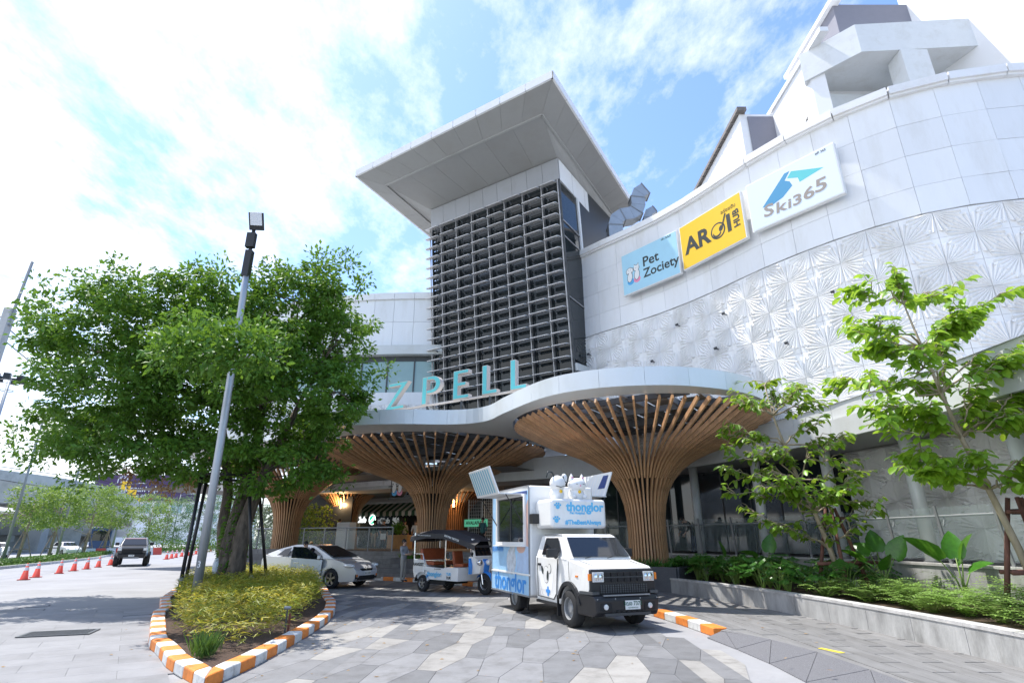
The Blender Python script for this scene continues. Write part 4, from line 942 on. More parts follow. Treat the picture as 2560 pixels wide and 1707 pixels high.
# kiosk cage with mint sign and poster
kc = thing('display_cage', 'white wire display cage with a mint banner behind the tuk-tuk', 'display cage', (-2.6, 34.6, 1.22), au)
for x in (0, 1, 2, 3):
    for y in (0, 1.6): MB().box((x, y, 1.4), (.04, .04, 2.8)).build('upright', M['pwhite'], kc)
wm_ = MB().box((0, 0, 0), (3, .012, .012)).mesh('wire', M['pwhite'])
for i in range(14): link('wire', wm_, kc, (1.5, 0, .2 + i * .19)); link('wire', wm_, kc, (1.5, 1.6, .2 + i * .19))
wv = MB().box((0, 0, 0), (.012, .012, 2.8)).mesh('wire', M['pwhite'])
for i in range(22): link('wire', wv, kc, (.07 + i * .138, 0, 1.4))
MB().box((.6, -.06, 1.45), (1.7, .03, .42)).build('banner', M['mint'], kc); text('lettering', 'AVALAFUTU', .26, M['ink'], kc, (.6, -.085, 1.45), bold=.006)
pt_ = thing('poster_stand', 'teal and yellow poster stand beside the wire cage', 'poster', (-.5, 33.0, 1.22), au)
MB().box((0, 0, .95), (1.0, .05, 1.9)).build('board', M['stripe'], pt_); flat(pt_, 'poster_top', [(-.5, 1.9), (.5, 1.9), (.3, 1.6), (-.5, 1.45)], M['yellow'], -.032); text('lettering', 'FUTURE', .16, M['ink'], pt_, (0, -.03, 1.2))
tl = thing('tinsel_curtain', 'silver tinsel strips hanging beside the food truck hatch', 'tinsel', (.2, 30.6, 4.4), 0)
rt = random.Random(3)
for i in range(46):
    x, y = rt.uniform(-.7, .7), rt.uniform(-.2, .2); P = [(x, y, 0)]
    L_ = rt.uniform(1.0, 2.3)
    for k in range(1, 6): P.append((x + rt.uniform(-.04, .04), y + rt.uniform(-.04, .04), -L_ * k / 5))
    MB().tube(P, .011, 3).build('tinsel_strip', M['hubsil'], tl)
t = thing('white_screen', 'slatted white screen cabinet by the inner timber funnel', 'cabinet', (-9.9, 34.8, 1.22), au)
MB().box((0, 0, .75), (1.1, .5, 1.5)).build('case', M['pwhite'], t)
sm_ = MB().box((0, 0, 0), (.05, .03, 1.4)).mesh('slat', M['wmatte'])
for i in range(12): link('slat', sm_, t, (-.5 + i * .09, -.27, .76))
t = thing('wooden_box', 'light wooden planter box with a leafy plant by the club entrance', 'planter', (-6.9, 36.4, 1.22), au)
MB().box((0, 0, .4), (1.7, .7, .8)).build('box', M['woodl'], t, bevel=.01, seg=1)
C = nrg.normal(0, .22, (160, 3)) + np.array([-.3, 0, 1.15]); V, F = leaves(C, nrg.normal(0, 1, (160, 3)) + [0, 0, .8], np.full(160, .25), .4); np_mesh('plant', V, F, M['philo'], t)['kind'] = 'stuff'
# entrance railing
rl = thing('entrance_railing', 'steel railing in front of the entrance hall', 'railing')
A = np.array((-15.4, 34.0)); B = np.array((-5.9, 28.9))
for i in range(8):
    p = A + (B - A) * i / 7; MB().bar((*p, 1.2), (*p, 2.32), .05).build('post', M['steelg'], rl)
    if i < 7: q = A + (B - A) * (i + 1) / 7; MB().add([(*p, 1.32), (*q, 1.32), (*q, 2.2), (*p, 2.2)], [(0, 1, 2, 3)]).build('glass_pane', M['bglass'], rl)
MB().tube([(*A, 2.34), (*B, 2.34)], .03, 8).build('handrail', M['galv'], rl)
dl = thing('downlight', 'round lit downlight in the soffit right of the middle funnel', 'light', (2.2, 27.9, 4.58)); MB().lathe([(0, 0), (.14, 0), (.16, .01)], n=16).build('lens', M['lit'], dl)
for (x, y, l) in ((-3.7, 36.4, 'warm lamp glowing inside the dim inner funnel'), (-11.3, 38.0, 'warm lamp glowing on the smaller lit funnel')):
    t = thing('wall_lamp', l, 'lamp', (x, y, 3.9)); MB().box((0, 0, 0), (.10, .06, .45)).build('tube', M['litw'], t)
    pl_ = bpy.data.lights.new('lamp', 'POINT'); pl_.energy = 60; pl_.color = (1, .6, .28); pl_.shadow_soft_size = .12; lo_ = link('lamp_light', pl_, t, (0, -.25, 0))
# ------------------------------------------------------------------ glass pavilion and stone wall left of the funnels
sw = thing('stone_wall', 'low grey stone block wall behind the tree and the silver car', 'wall', (-12.0, 30.2, 0), R(166))
blk = MB().box((0, 0, 0), (.585, .3, .255)).mesh('stone_block', mat('stone_block', (.17, .17, .175), .85, var=.2, vscale=3, rnd=.18, bump=.4))
MB().box((1.2, .05, .62), (2.5, .22, 1.22)).build('mortar', M['darkconc'], sw)
for j in range(5):
    for i in range(4): link('stone_block', blk, sw, (.15 + i * .6 + (.3 if j % 2 else 0) - .0, .03, .13 + j * .262))
gp = thing('glass_pavilion', 'glass pavilion with a white eave left of the timber funnels', 'pavilion', (-15.2, 35.0, 0), R(-25))
MB().box((0, 1.5, 4.9), (7, 4.5, .5)).build('roof', M['mwhite'], gp); MB().box((0, 4.4, 2.6), (6.4, .1, 3.6)).build('back', M['tback'], gp)
C = nrg.uniform(-1, 1, (2600, 3)) * [3.2, 1.0, 1.2] + [0, 2.2, 2.5]; V, F = leaves(C, nrg.normal(0, 1, C.shape), nrg.uniform(.15, .3, len(C)), .5); np_mesh('indoor_planting', V, F, M['leafF'], gp)['kind'] = 'stuff'
for x in (-3, -1.5, 0, 1.5, 3): MB().bar((x, 0, 1.2), (x, 0, 4.7), .07).build('mullion', M['steel'], gp)
for x in (-3, -1.5, 0, 1.5): MB().add([(x + .05, 0, 1.25), (x + 1.45, 0, 1.25), (x + 1.45, 0, 4.6), (x + .05, 0, 4.6)], [(0, 1, 2, 3)]).build('glass_pane', M['bglass'], gp)
MB().bar((2.6, -.9, 1.0), (3.4, -.3, 4.9), .22, .22).build('slanting_pier', M['mwhite'], gp)
# ================================================================== VEGETATION
def branch(a, b, n=7, sag=0., jit=.12, rn=rng):
    a = np.array(a, float); b = np.array(b, float); L = np.linalg.norm(b - a); o = []
    for i in range(n + 1):
        t = i / n; p = a + (b - a) * t + np.array([rn.uniform(-1, 1), rn.uniform(-1, 1), rn.uniform(-1, 1)]) * jit * L * .12 * math.sin(math.pi * t) * 2
        p[2] += sag * math.sin(math.pi * t) * L; o.append(tuple(p))
    return o
# ------------------------------------------------------------------ the big tree on the island
TX, TY = -9.6, 20.3
# bough masses (centre, horizontal radius, vertical radius) and outer sprays of the crown, in metres
BOUGHS = [((-14.62, 18.41, 8.73), 2.2, 1.63), ((-12.72, 18.46, 9.37), 1.91, 1.4), ((-10.47, 18.5, 9.62), 2.05, 1.47), ((-7.9, 18.7, 10.02), 1.82, 1.5), ((-6.94, 18.17, 10.18), 0.95, 0.89), ((-6.41, 19.13, 8.69), 1.3, 1.56), ((-5.79, 17.86, 6.39), 1.0, 1.29), ((-13.87, 18.82, 6.56), 2.71, 1.54), ((-11.52, 19.82, 6.89), 3.12, 1.95), ((-7.87, 19.23, 6.6), 2.64, 1.89), ((-16.4, 20.2, 5.55), 1.29, 0.97), ((-12.78, 18.67, 4.66), 2.13, 0.95), ((-10.65, 19.6, 4.39), 2.22, 0.93), ((-8.06, 19.18, 4.13), 1.8, 1.02), ((-6.72, 19.63, 4.81), 1.0, 1.12), ((-16.46, 18.45, 8.29), 0.62, 0.56), ((-9.04, 17.38, 7.63), 2.57, 1.29)]
LAMPSPRAY = [(-8.37, 12.55, 6.32), (-8.14, 12.66, 6.05), (-7.92, 12.72, 6.27), (-7.02, 12.59, 6.54), (-6.67, 12.61, 6.13), (-6.44, 12.78, 6.04), (-5.99, 12.64, 6.04), (-7.2, 12.79, 5.89), (-7.54, 12.63, 6.04), (-6.17, 12.51, 6.3), (-7.91, 12.86, 5.86)]
SPRAYS = [(-16.46, 17.68, 8.31), (-15.85, 17.5, 8.83), (-17.44, 19.18, 7.78), (-13.71, 17.99, 10.58), (-13.48, 17.1, 10.29), (-15.69, 18.12, 10.64), (-10.32, 17.46, 10.47), (-8.24, 17.71, 10.44), (-6.55, 16.82, 10.68), (-6.79, 18.04, 10.76), (-5.83, 17.54, 10.98), (-5.45, 18.23, 10.37), (-5.42, 18.95, 8.01), (-4.61, 18.23, 7.19), (-16.74, 18.88, 5.66), (-16.94, 18.89, 4.7), (-16.03, 18.95, 4.43), (-14.71, 19.05, 3.78), (-5.16, 18.6, 6.16), (-6.08, 19.54, 3.7), (-16.05, 17.36, 9.66), (-11.64, 17.82, 10.81)]
DRY = [(-12.95, 18.97, 3.97), (-12.0, 19.11, 3.59), (-11.6, 19.2, 3.34), (-10.86, 19.13, 3.53), (-12.81, 19.04, 3.78)]
W3 = [(np.array(c) + np.array([.3 if c[0] < -13 else 0, 0, 0]), a * .95, b * .95) for c, a, b in BOUGHS]
tree = thing('shade_tree', 'large dark green shade tree with twin trunks on the planted island', 'tree', (0, 0, 0))
tr = MB()
t1 = [(-10.25, 20.9, .1), (-10.2, 20.9, 1.0), (-10.35, 20.8, 2.2), (-10.3, 20.7, 3.4), (-10.6, 20.6, 4.8), (-11.0, 20.5, 6.4)]
t2 = [(-9.75, 20.3, .1), (-9.75, 20.3, 1.0), (-9.7, 20.3, 2.0), (-9.6, 20.3, 3.0), (-9.4, 20.3, 4.4), (-9.3, 20.2, 6.6), (-9.2, 20.2, 8.2)]
t3 = [(-9.35, 20.2, .1), (-9.3, 20.1, 1.1), (-9.3, 20.1, 2.1), (-9.0, 20.0, 3.2), (-8.5, 19.9, 4.6), (-7.8, 19.8, 6.4)]
tr.tube(t1, [.22, .19, .18, .17, .14, .09], 12); tr.tube(t2, [.36, .30, .27, .23, .17, .12, .07], 14); tr.tube(t3, [.33, .28, .25, .2, .15, .09], 14)
tr.build('trunk', M['bark'], tree, smooth=True)
lb = MB()
allt = t1[3:] + t2[3:] + t3[3:]
for c, rx, rz in W3:
    s = min(allt, key=lambda q: np.linalg.norm(np.array(q) - c) + max(0, q[2] - c[2]) * 2)
    P = branch(s, c, 6, .06); lb.tube(P, [.085 - .011 * i for i in range(7)], 7)
    for k in range(5):
        e = c + np.array([rng.uniform(-1, 1) * rx, rng.uniform(-1, 1) * rx, rng.uniform(-.7, 1) * rz]) * .85; lb.tube(branch(P[rng.randint(3, 6)], e, 4, .03), [.03, .024, .018, .012, .007], 5)
lb.build('limb', M['bark'], tree, smooth=True)
Cs = []; Ds = []; dens = sum(rx * rx * rz for _, rx, rz in W3)
for c, rx, rz in W3:
    n = int(840 * (rx * rx * rz) ** .75 / sum((a * a * b) ** .75 for _, a, b in W3)) + 6
    for _ in range(n):
        d = nrg.normal(0, 1, 3); d /= np.linalg.norm(d); q = nrg.uniform(.45, 1.05) ** .6
        cc = c + d * q * np.array([rx, min(rx * 1.25, 2.8), rz]); m = int(nrg.integers(55, 120)); r = nrg.uniform(.26, .5)
        P = nrg.normal(0, 1, (m, 3)); P /= np.linalg.norm(P, axis=1, keepdims=True); P *= r * nrg.uniform(.25, 1, (m, 1)) ** .5; P[:, 2] *= .6
        Cs.append(cc + P); Ds.append(P * [1, 1, .3] + nrg.normal(0, .12, (m, 3)) + [0, 0, -.12])
# boughs hanging round the lamp heads
for c in LAMPSPRAY:
    for _ in range(5):
        m = 40; P = nrg.normal(0, .16, (m, 3)); cc = np.array(c) + nrg.normal(0, .22, 3); Cs.append(cc + P); Ds.append(P + nrg.normal(0, .1, (m, 3)))
# thin sprays breaking the outline
for c in SPRAYS:
    for _ in range(4):
        m = 34; P = nrg.normal(0, .17, (m, 3)); cc = np.array(c) + nrg.normal(0, .2, 3); Cs.append(cc + P); Ds.append(P + nrg.normal(0, .1, (m, 3)))
C = np.concatenate(Cs); D = np.concatenate(Ds); V, F = leaves(C, D, nrg.uniform(.12, .23, len(C)), .52); cr = np_mesh('crown', V, F, M['leafM'], tree); cr['kind'] = 'stuff'
P = []; Dd = []
for _ in range(900):
    q = random.Random(_).random(); z = nrg.uniform(.2, 3.6); k = nrg.integers(0, 2); a = nrg.uniform(0, 6.28); cxx = -9.72 if k else -9.4; rr = .34 - .03 * z
    if a > 3.14 or z > 2: P.append((cxx + rr * math.cos(a), 20.25 + rr * math.sin(a), z)); Dd.append((math.cos(a), math.sin(a), -.5))
V, F = leaves(np.array(P), np.array(Dd), nrg.uniform(.09, .17, len(P)), .6); iv = np_mesh('ivy', V, F, M['leafM'], tree); iv['kind'] = 'stuff'
P = [np.array(c) + nrg.normal(0, .13, (60, 3)) for c in DRY]
P = np.concatenate(P); V, F = leaves(P, nrg.normal(0, 1, P.shape) + [0, 0, -1], nrg.uniform(.12, .2, len(P)), .4); dl_ = np_mesh('dry_leaves', V, F, M['dryleaf'], tree); dl_['kind'] = 'stuff'
# black steel support frame round the trunks
sf_ = thing('tree_support', 'black steel support frame standing round the shade tree trunks', 'tree support')
bot = [(-10.05, 18.2, .1), (-10.85, 19.9, .1), (-8.6, 21.2, .1), (-8.4, 19.5, .1)]; top = [(-10.3, 18.75, 3.95), (-10.75, 19.95, 3.95), (-9.28, 20.7, 3.8), (-9.1, 19.5, 3.95)]
for a, b in zip(bot, top): MB().tube([a, b], .055, 10).build('leg', M['black'], sf_, smooth=True)
for z_ in (.62, 3.85):
    t = (z_ - .1) / 3.85
    q = [np.array(a) + (np.array(b) - np.array(a)) * t for a, b in zip(bot, top)]
    for i in range(4): MB().tube([tuple(q[i]), tuple(q[(i + 1) % 4])], .045, 8).build('rail', M['black'], sf_, smooth=True)
    for p in q: MB().ball(tuple(p), .085, 10, 6).build('clamp', M['steelg' if z_ < 1 else 'black'], sf_)
tag(MB().ball((0, 0, 0), (.12, .1, .3), 10, 8).build('plastic_bag', M['bag'], loc=(-10.0, 20.1, .9)), 'crumpled pale plastic bag tied to the tree trunk', 'plastic bag')
# ------------------------------------------------------------------ yellow-green dwarf bamboo on the island
inner = [tuple(p) for p in offs(Qi, .42)[:-1]]
P = []; Dd = []; Ln = []
while len(P) < 30000:
    x, y = nrg.uniform(-12.5, -3.8), nrg.uniform(8.9, 26)
    if not inpoly((x, y), inner) or (y < 11.2 and x > -5.2 + (y - 9) * .18 and nrg.random() < .6): continue
    if y < 9.9: continue
    hmax = .34 + .26 * min(1, (y - 9.5) / 3) + .12 * math.sin(x * 3.1 + y * 1.7) * math.cos(y * 2.3)
    for k in range(9):
        z = .14 + hmax * nrg.uniform(.25, 1.05); a = nrg.uniform(0, 6.28); P.append((x + nrg.normal(0, .07), y + nrg.normal(0, .07), z)); Dd.append((math.cos(a), math.sin(a), nrg.uniform(-.5, .6))); Ln.append(nrg.uniform(.09, .19))
V, F = leaves(np.array(P), np.array(Dd), np.array(Ln), .15, .5)
bc = np_mesh('dwarf_bamboo', V, F, M['bamboo']); tag(bc, 'yellow-green dwarf bamboo ground cover filling the striped island', 'ground cover', kind='stuff')
P = []; Dd = []; Ln = []
for (cx_, cy_) in ((-4.62, 9.35), (-4.75, 9.7)):
    for k in range(160): a = nrg.uniform(0, 6.28); P.append((cx_ + nrg.normal(0, .07), cy_ + nrg.normal(0, .07), .12)); Dd.append((.5 * math.cos(a), .5 * math.sin(a), 1)); Ln.append(nrg.uniform(.2, .42))
V, F = leaves(np.array(P), np.array(Dd), np.array(Ln), .06, 1); tag(np_mesh('grass_tuft', V, F, M['hedge']), 'green grass tuft at the front tip of the island', 'grass', kind='stuff')
sp = thing('sprinkler', 'rusty sprinkler stake at the front edge of the island', 'sprinkler', (-4.25, 11.7, .12))
MB().bar((0, 0, 0), (0, 0, .34), .035).build('stake', mat('rust_stake', (.16, .05, .03), .8), sp); MB().tube([(-.06, 0, 0), (-.06, 0, .42)], .018, 8).build('riser', M['rust'], sp); MB().tube([(-.12, 0, .43), (0, 0, .43)], .03, 8).build('head', M['steelg'], sp)
# ------------------------------------------------------------------ street lamp with floodlight
lp = thing('lamp_post', 'tall grey lamp post with a floodlight standing in the island', 'lamp post', (-8.05, 15.4, .12))
MB().tube([(0, 0, 0), (-.06, 0, 4), (-.16, 0, 8.6), (-.2, 0, 9.6)], [.112, .105, .095, .09], 18).build('pole', M['galv'], lp, smooth=True)
MB().tube([(0, 0, 0), (0, 0, .05)], .2, 16).build('base_flange', M['steelg'], lp)
MB().box((-.2, 0, 9.75), (.2, .2, .9)).build('bracket_box', M['black'], lp); MB().tube([(-.2, 0, 9.6), (-.2, 0, 11.0)], .055, 10).build('mast_tip', M['black'], lp); MB().box((-.2, -.05, 10.55), (.26, .16, .5)).build('driver_box', M['black'], lp)
fl = MB(); fl.box((0, 0, 0), (.44, .1, .56), mtx=Matrix.Rotation(R(25), 3, 'X') @ Matrix.Rotation(R(30), 3, 'Z')); f_ = fl.build('floodlight', M['black'], lp, bevel=.02, loc=(-.1, -.12, 11.2))
MB().box((0, -.058, .0), (.34, .012, .40), mtx=Matrix.Rotation(R(25), 3, 'X') @ Matrix.Rotation(R(30), 3, 'Z')).build('lens', M['lamp'], f_, loc=(.03, -.05, .02))
MB().bar((-.2, 0, 10.9), (-.12, -.1, 11.1), .07).build('yoke', M['black'], lp)
for s in (-1, 1):
    MB().bar((-.12, 0, 6.63), (-.12 + s * .32, -.05, 6.66), .05).build('arm', M['steelg'], lp)
    ls = MB(); ls.box((s * .62 - .12, -.08, 6.70), (.66, .26, .07)); ls.box((s * .62 - .12, -.08, 6.76), (.6, .2, .04)); ls.build('lamp_head', M['galv'], lp, bevel=.015)
    MB().box((s * .64 - .12, -.08, 6.66), (.55, .22, .012)).build('led_panel', M['lamp'], lp)
text('number', '3', .22, M['wmatte'], lp, (0, -.114, 1.05))
# ------------------------------------------------------------------ young trees in the planter
def leaf_mesh(L, w, m, name='leaf', curl=.12):
    mb = MB(); xs = [0, .18, .45, .72, .92, 1]; ws = [.05, .55, .92, 1, .55, 0]
    c = []; l = []; r = []
    for x, q in zip(xs, ws):
        z = -curl * L * x * x; c.append((x * L, 0, z)); l.append((x * L, q * w / 2, z + .18 * q * w)); r.append((x * L, -q * w / 2, z + .18 * q * w))
    vs = c + l[:-1] + r[:-1]; n = len(c); fs = []
    for i in range(n - 1):
        if i < n - 2: fs += [(i, i + 1, n + i + 1, n + i), (i + 1, i, n + n - 1 + i, n + n + i)]
        else: fs += [(i, i + 1, n + i), (i + 1, i, n + n - 1 + i)]
    mb.add(vs, fs); return mb.mesh(name, m, True)
def young_tree(label, base, trunk, ends, seed, leafL, nl, props):
    rn = random.Random(seed); t = thing('young_tree', label, 'tree', (0, 0, 0), 0)
    r0 = .075; MB().tube(trunk, [r0 * (1 - .8 * i / (len(trunk) - 1)) for i in range(len(trunk))], 10).build('trunk', M['barkl'], t, smooth=True)
    br = MB(); tips = []
    for e in ends:
        e = np.array(e); zc = [q for q in trunk if q[2] < e[2] - .05] or [trunk[1]]
        s = np.array(zc[-1]); s2 = min(trunk, key=lambda q: abs(q[2] - (e[2] - .55)))
        P = branch(s2, e, 7, .05, .5, rn); br.tube(P, [.026 - .003 * i for i in range(8)], 5); tips.append(P)
        for k in range(rn.randint(7, 11)):
            i0 = rn.randint(2, 6); q = np.array(P[i0]); d = e - np.array(s2); d /= np.linalg.norm(d); side = np.cross(d, [0, 0, 1]); L_ = rn.uniform(.35, .8)
            e2 = q + d * L_ * .7 + side * rn.uniform(-1, 1) * L_ + np.array([0, 0, rn.uniform(-.15, .25)]) * L_; P2 = branch(q, e2, 5, .03, .5, rn); br.tube(P2, [.012, .011, .009, .007, .005, .003], 4); tips.append(P2)
    br.build('branch', M['barkl'], t, smooth=True)
    lm = [leaf_mesh(leafL * q, leafL * q * .52, M['leafR'], curl=cu) for q, cu in ((1, .15), (.85, .3), (.7, .05), (1.1, .4))]
    spots = []
    for P in tips:
        Q, L_ = resample(np.array(P), step=.07); d = np.gradient(Q, axis=0)
        for i in range(int(len(Q) * .28), len(Q)):
            dd = d[i] / np.linalg.norm(d[i])
            for s in (-1, 1):
                if rn.random() < .9:
                    a = math.atan2(dd[1], dd[0]) + s * rn.uniform(.5, 1.25); spots.append((tuple(Q[i]), (rn.uniform(-.5, .5), rn.uniform(-.25, .75), a + rn.uniform(-.3, .3))))
    rn.shuffle(spots); spots = spots[:nl]
    spots.sort(key=lambda q: q[0][1])
    Vv = []; Ff = []; 
    for i, (p, rot) in enumerate(spots):
        if i < 300: link('leaf', lm[i % 4], t, p, rot)
        else:
            m = lm[i % 4]; Rm = np.array(Matrix.LocRotScale(Vector(p), __import__('mathutils').Euler(rot), None)); vv = np.array([v.co[:] for v in m.vertices]); n0 = sum(len(x) for x in Vv)
            Vv.append(vv @ Rm[:3, :3].T + Rm[:3, 3])
            for f in m.polygons:
                q = [v + n0 for v in f.vertices]; Ff.append(q[:3])
                if len(q) == 4: Ff.append([q[0], q[2], q[3]])
    if Vv: c = np_mesh('crown', np.concatenate(Vv), Ff, M['leafR'], t, True); c['kind'] = 'stuff'
    ps = thing('tree_prop', props, 'tree prop', base); bx, by, bz = base
    for a in (2.5, 4.4, 6.0):
        q = MB().tube([(.62 * math.cos(a), .5 * math.sin(a), 0), (.40 * math.cos(a), .33 * math.sin(a), .9), (.10 * math.cos(a), .10 * math.sin(a), 2.05)], [.05, .046, .04], 8); q.build('pole', M['prop'], ps, smooth=True)
    MB().tube([(-.75, -.36, .72), (.75, -.33, .75)], .042, 8).build('crossbar', M['prop'], ps, smooth=True); MB().tube([(-.4, .34, .7), (.75, -.1, .74)], .04, 8).build('crossbar', M['prop'], ps, smooth=True)
    MB().tube([(-.32, -.12, 1.78), (.34, -.1, 1.8)], .035, 8).build('crossbar', M['prop'], ps, smooth=True); MB().tube([(0, 0, 1.74), (0, 0, 1.84)], .11, 10).build('tie', M['blackm'], ps)
    return t
rA = random.Random(31)
def more_ends(lo_, hi_, n, sd, x0, dx, z0, dz):
    r_ = random.Random(sd); o = []
    while len(o) < n:
        x, y, z = r_.uniform(lo_[0], hi_[0]), r_.uniform(lo_[1], hi_[1]), r_.uniform(lo_[2], hi_[2])
        if ((x - x0 - (z - z0) * -.24) / dx) ** 2 + ((z - z0) / dz) ** 2 < 1: o.append((x, y, z))
    return o
trA = [(8.95, 16.4, .5), (8.75, 16.4, 1.5), (8.5, 16.4, 2.5), (8.2, 16.4, 3.4), (7.95, 16.4, 4.4), (7.75, 16.4, 5.3), (7.65, 16.4, 6.2)]
nearer = lambda q: (q[0] * .915 + .1, q[1] * .915, .5 if q[2] <= .5 else 1.8 + (q[2] - 1.8) * .915)
eA = [(6.5, 15.8, 5.6), (9.0, 16.1, 5.5), (6.0, 16.3, 4.2), (5.9, 16.0, 3.1), (9.6, 15.8, 4.6), (10.1, 16.2, 3.6), (7.3, 15.2, 3.4), (8.6, 15.2, 4.2), (6.9, 17.3, 4.8), (9.4, 17.2, 3.0), (6.6, 15.9, 2.35), (9.7, 15.6, 2.5), (7.9, 16.9, 6.4), (8.3, 15.4, 2.9), (7.0, 16.8, 5.9), (8.5, 16.2, 6.0)]
young_tree('young broad-leaved tree with thin crown in the planter, nearer the timber funnel', nearer((8.95, 16.4, .5)), [nearer(q) for q in trA], [nearer(q) for q in eA + more_ends((5.9, 15.2, 2.0), (10.2, 17.4, 6.2), 16, 8, 8.0, 2.0, 4.0, 2.2)], 4, .215, 1800, 'brown wooden prop poles round the young tree nearer the funnel')
trB = [(9.75, 11.1, .5), (9.55, 11.1, 1.6), (9.3, 11.1, 2.7), (9.0, 11.05, 3.7), (8.8, 11.0, 4.6), (8.65, 11.0, 5.6), (8.5, 11.0, 6.6)]
eB = [(6.8, 10.6, 5.9), (6.75, 10.5, 4.6), (7.1, 10.4, 3.7), (10.3, 10.6, 6.6), (10.6, 10.8, 5.6), (10.8, 10.8, 4.6), (7.6, 10.0, 5.2), (9.6, 10.2, 4.0), (8.0, 11.9, 6.4), (7.7, 10.6, 2.95), (10.4, 10.4, 3.4), (8.9, 10.2, 6.0), (9.8, 11.6, 7.0), (7.6, 10.9, 6.8), (9.9, 10.2, 5.2), (8.4, 10.1, 3.2), (7.3, 11.3, 4.0), (8.5, 11.0, 7.0), (10.0, 10.2, 2.7)]
young_tree('young broad-leaved tree with full crown at the right edge of the planter', (9.75, 11.1, .5), trB, eB + more_ends((6.7, 10.0, 2.6), (11.0, 12.0, 7.2), 16, 12, 8.9, 2.1, 4.9, 2.3), 9, .245, 3200, 'brown wooden prop poles round the young tree at the right edge')
# ------------------------------------------------------------------ planter plants
def big_leaf(L, w, m):
    mb = MB(); xs = np.linspace(0, 1, 9); c = []; l = []; r = []
    for i, x in enumerate(xs):
        q = math.sin(math.pi * min(1, (x * .86 + .14))) ** .75 if x < 1 else 0; q = max(q, .02) * (1 + .06 * (i % 2)); z = -.10 * L * x * x
        c.append((x * L, 0, z)); l.append((x * L - .12 * L * q, q * w / 2, z + .20 * q * w)); r.append((x * L - .12 * L * q, -q * w / 2, z + .20 * q * w))
    n = 9; vs = c + l + r; fs = []
    for i in range(n - 1): fs += [(i, i + 1, n + i + 1, n + i), (i + 1, i, 2 * n + i, 2 * n + i + 1)]
    return mb.add(vs, fs).mesh('leaf', m, True)
def alocasia(label, loc, specs):
    t = thing('elephant_ear', label, 'plant', loc)
    for (az, h, out, L, tilt, roll) in specs:
        d = np.array([math.cos(az), math.sin(az)]); e = (d[0] * out, d[1] * out, h)
        MB().tube([(0, 0, 0), (d[0] * out * .3, d[1] * out * .3, h * .55), e], [.024, .018, .012], 6).build('stalk', M['stem'], t, smooth=True)
        link('leaf', big_leaf(L, L * .72, M['alo']), t, e, (roll, tilt, az))
alocasia('elephant-ear plant with five upright glossy leaves left of the right young tree', (9.0, 14.5, .5), [(2.7, .75, .35, .62, -.6, .2), (1.2, 1.0, .15, .58, -1.2, 0), (-.5, .85, .3, .62, -1.1, 1.2), (-1.7, .6, .2, .5, -.9, .3), (2.2, .95, .2, .6, -.3, -.8)])
alocasia('elephant-ear plant with two big spread leaves in front of the relief wall', (9.75, 13.0, .5), [(2.6, .85, .3, .78, -.75, .5), (.3, .8, .15, .75, -1.0, -.9), (-1.2, .6, .2, .55, -.5, .5), (1.0, .9, .1, .6, -1.35, 0)])
alocasia('small elephant-ear with one narrow upright leaf near the funnel planter', (7.05, 19.6, .5), [(1.9, .75, .05, .52, -1.35, 1.1), (-1, .45, .2, .45, -.4, .4)])
alocasia('elephant-ear plant with yellow-green lobed leaf below the terrace columns', (8.0, 18.6, .5), [(2.9, .75, .3, .55, -.4, .3), (.5, .9, .15, .6, -1.25, .5), (-1.8, .45, .3, .6, -.15, .1)])
def fern_mesh(seed):
    rn = random.Random(seed); V = []; F = []
    for k in range(15):
        az = rn.uniform(0, 6.28); L = rn.uniform(.38, .62); lift = rn.uniform(.5, 1.25); d = np.array([math.cos(az), math.sin(az)])
        s = np.array([-d[1], d[0], 0]); prev = None
        for i in range(16):
            t = (i + 1) / 16; r_ = L * t * math.cos(lift * (1 - .55 * t)); z = L * math.sin(lift) * (t - .62 * t * t) * 1.5
            p = np.array([d[0] * r_, d[1] * r_, z]); w = .085 * math.sin(math.pi * min(1, .12 + t * .88)) + .006
            for sg in (-1, 1):
                e = p + s * sg * w + np.array([d[0], d[1], 0]) * w * .35 + np.array([0, 0, rn.uniform(-.012, .006)]); q = np.array([d[0], d[1], 0]) * .017
                n = len(V); V += [p - q * .5, e - q * .2, e + q * .6, p + q * .9]; F += [(n, n + 1, n + 2), (n, n + 2, n + 3)]
    me = bpy.data.meshes.new('fern_fronds'); me.from_pydata([tuple(v) for v in V], [], F); me.materials.append(M['fern']); return me
def philo_mesh(seed):
    rn = random.Random(seed); mb = MB()
    for k in range(11):
        az = rn.uniform(0, 6.28); out = rn.uniform(.12, .36); h = rn.uniform(.28, .62); d = np.array([math.cos(az), math.sin(az)]); e = np.array([d[0] * out, d[1] * out, h])
        mb.mi(1).tube([(0, 0, 0), (d[0] * out * .5, d[1] * out * .5, h * .75), tuple(e)], [.009, .007, .005], 4)
        L = rn.uniform(.2, .34); dirx = np.array([d[0], d[1], rn.uniform(-.7, .1)]); dirx /= np.linalg.norm(dirx); s = np.cross(dirx, [0, 0, 1]); s /= np.linalg.norm(s); up = np.cross(s, dirx)
        mb.mi(0); n = 6; mid = [e + dirx * L * i / n for i in range(n + 1)]
        for i in range(n):     # split, lobed blade
            for sg in (-1, 1):
                w = L * .48 * math.sin(math.pi * min(1, (i + .9) / (n + .3))); a = mid[i]; b = mid[i + 1]; tip = (a + b) / 2 + s * sg * w + dirx * L * .05 - up * .03
                mb.quad(tuple(a), tuple(tip + dirx * L * .035 * sg * 0 - dirx * L * .05), tuple(tip + dirx * L * .06), tuple(b))
    return mb.mesh('philodendron_leaves', [M['philo'], M['stem']])
PLV = [tuple(p) for p in offs(PF, .45)] + [tuple(p) for p in offs(LEDGE, -.3)[::-1]]
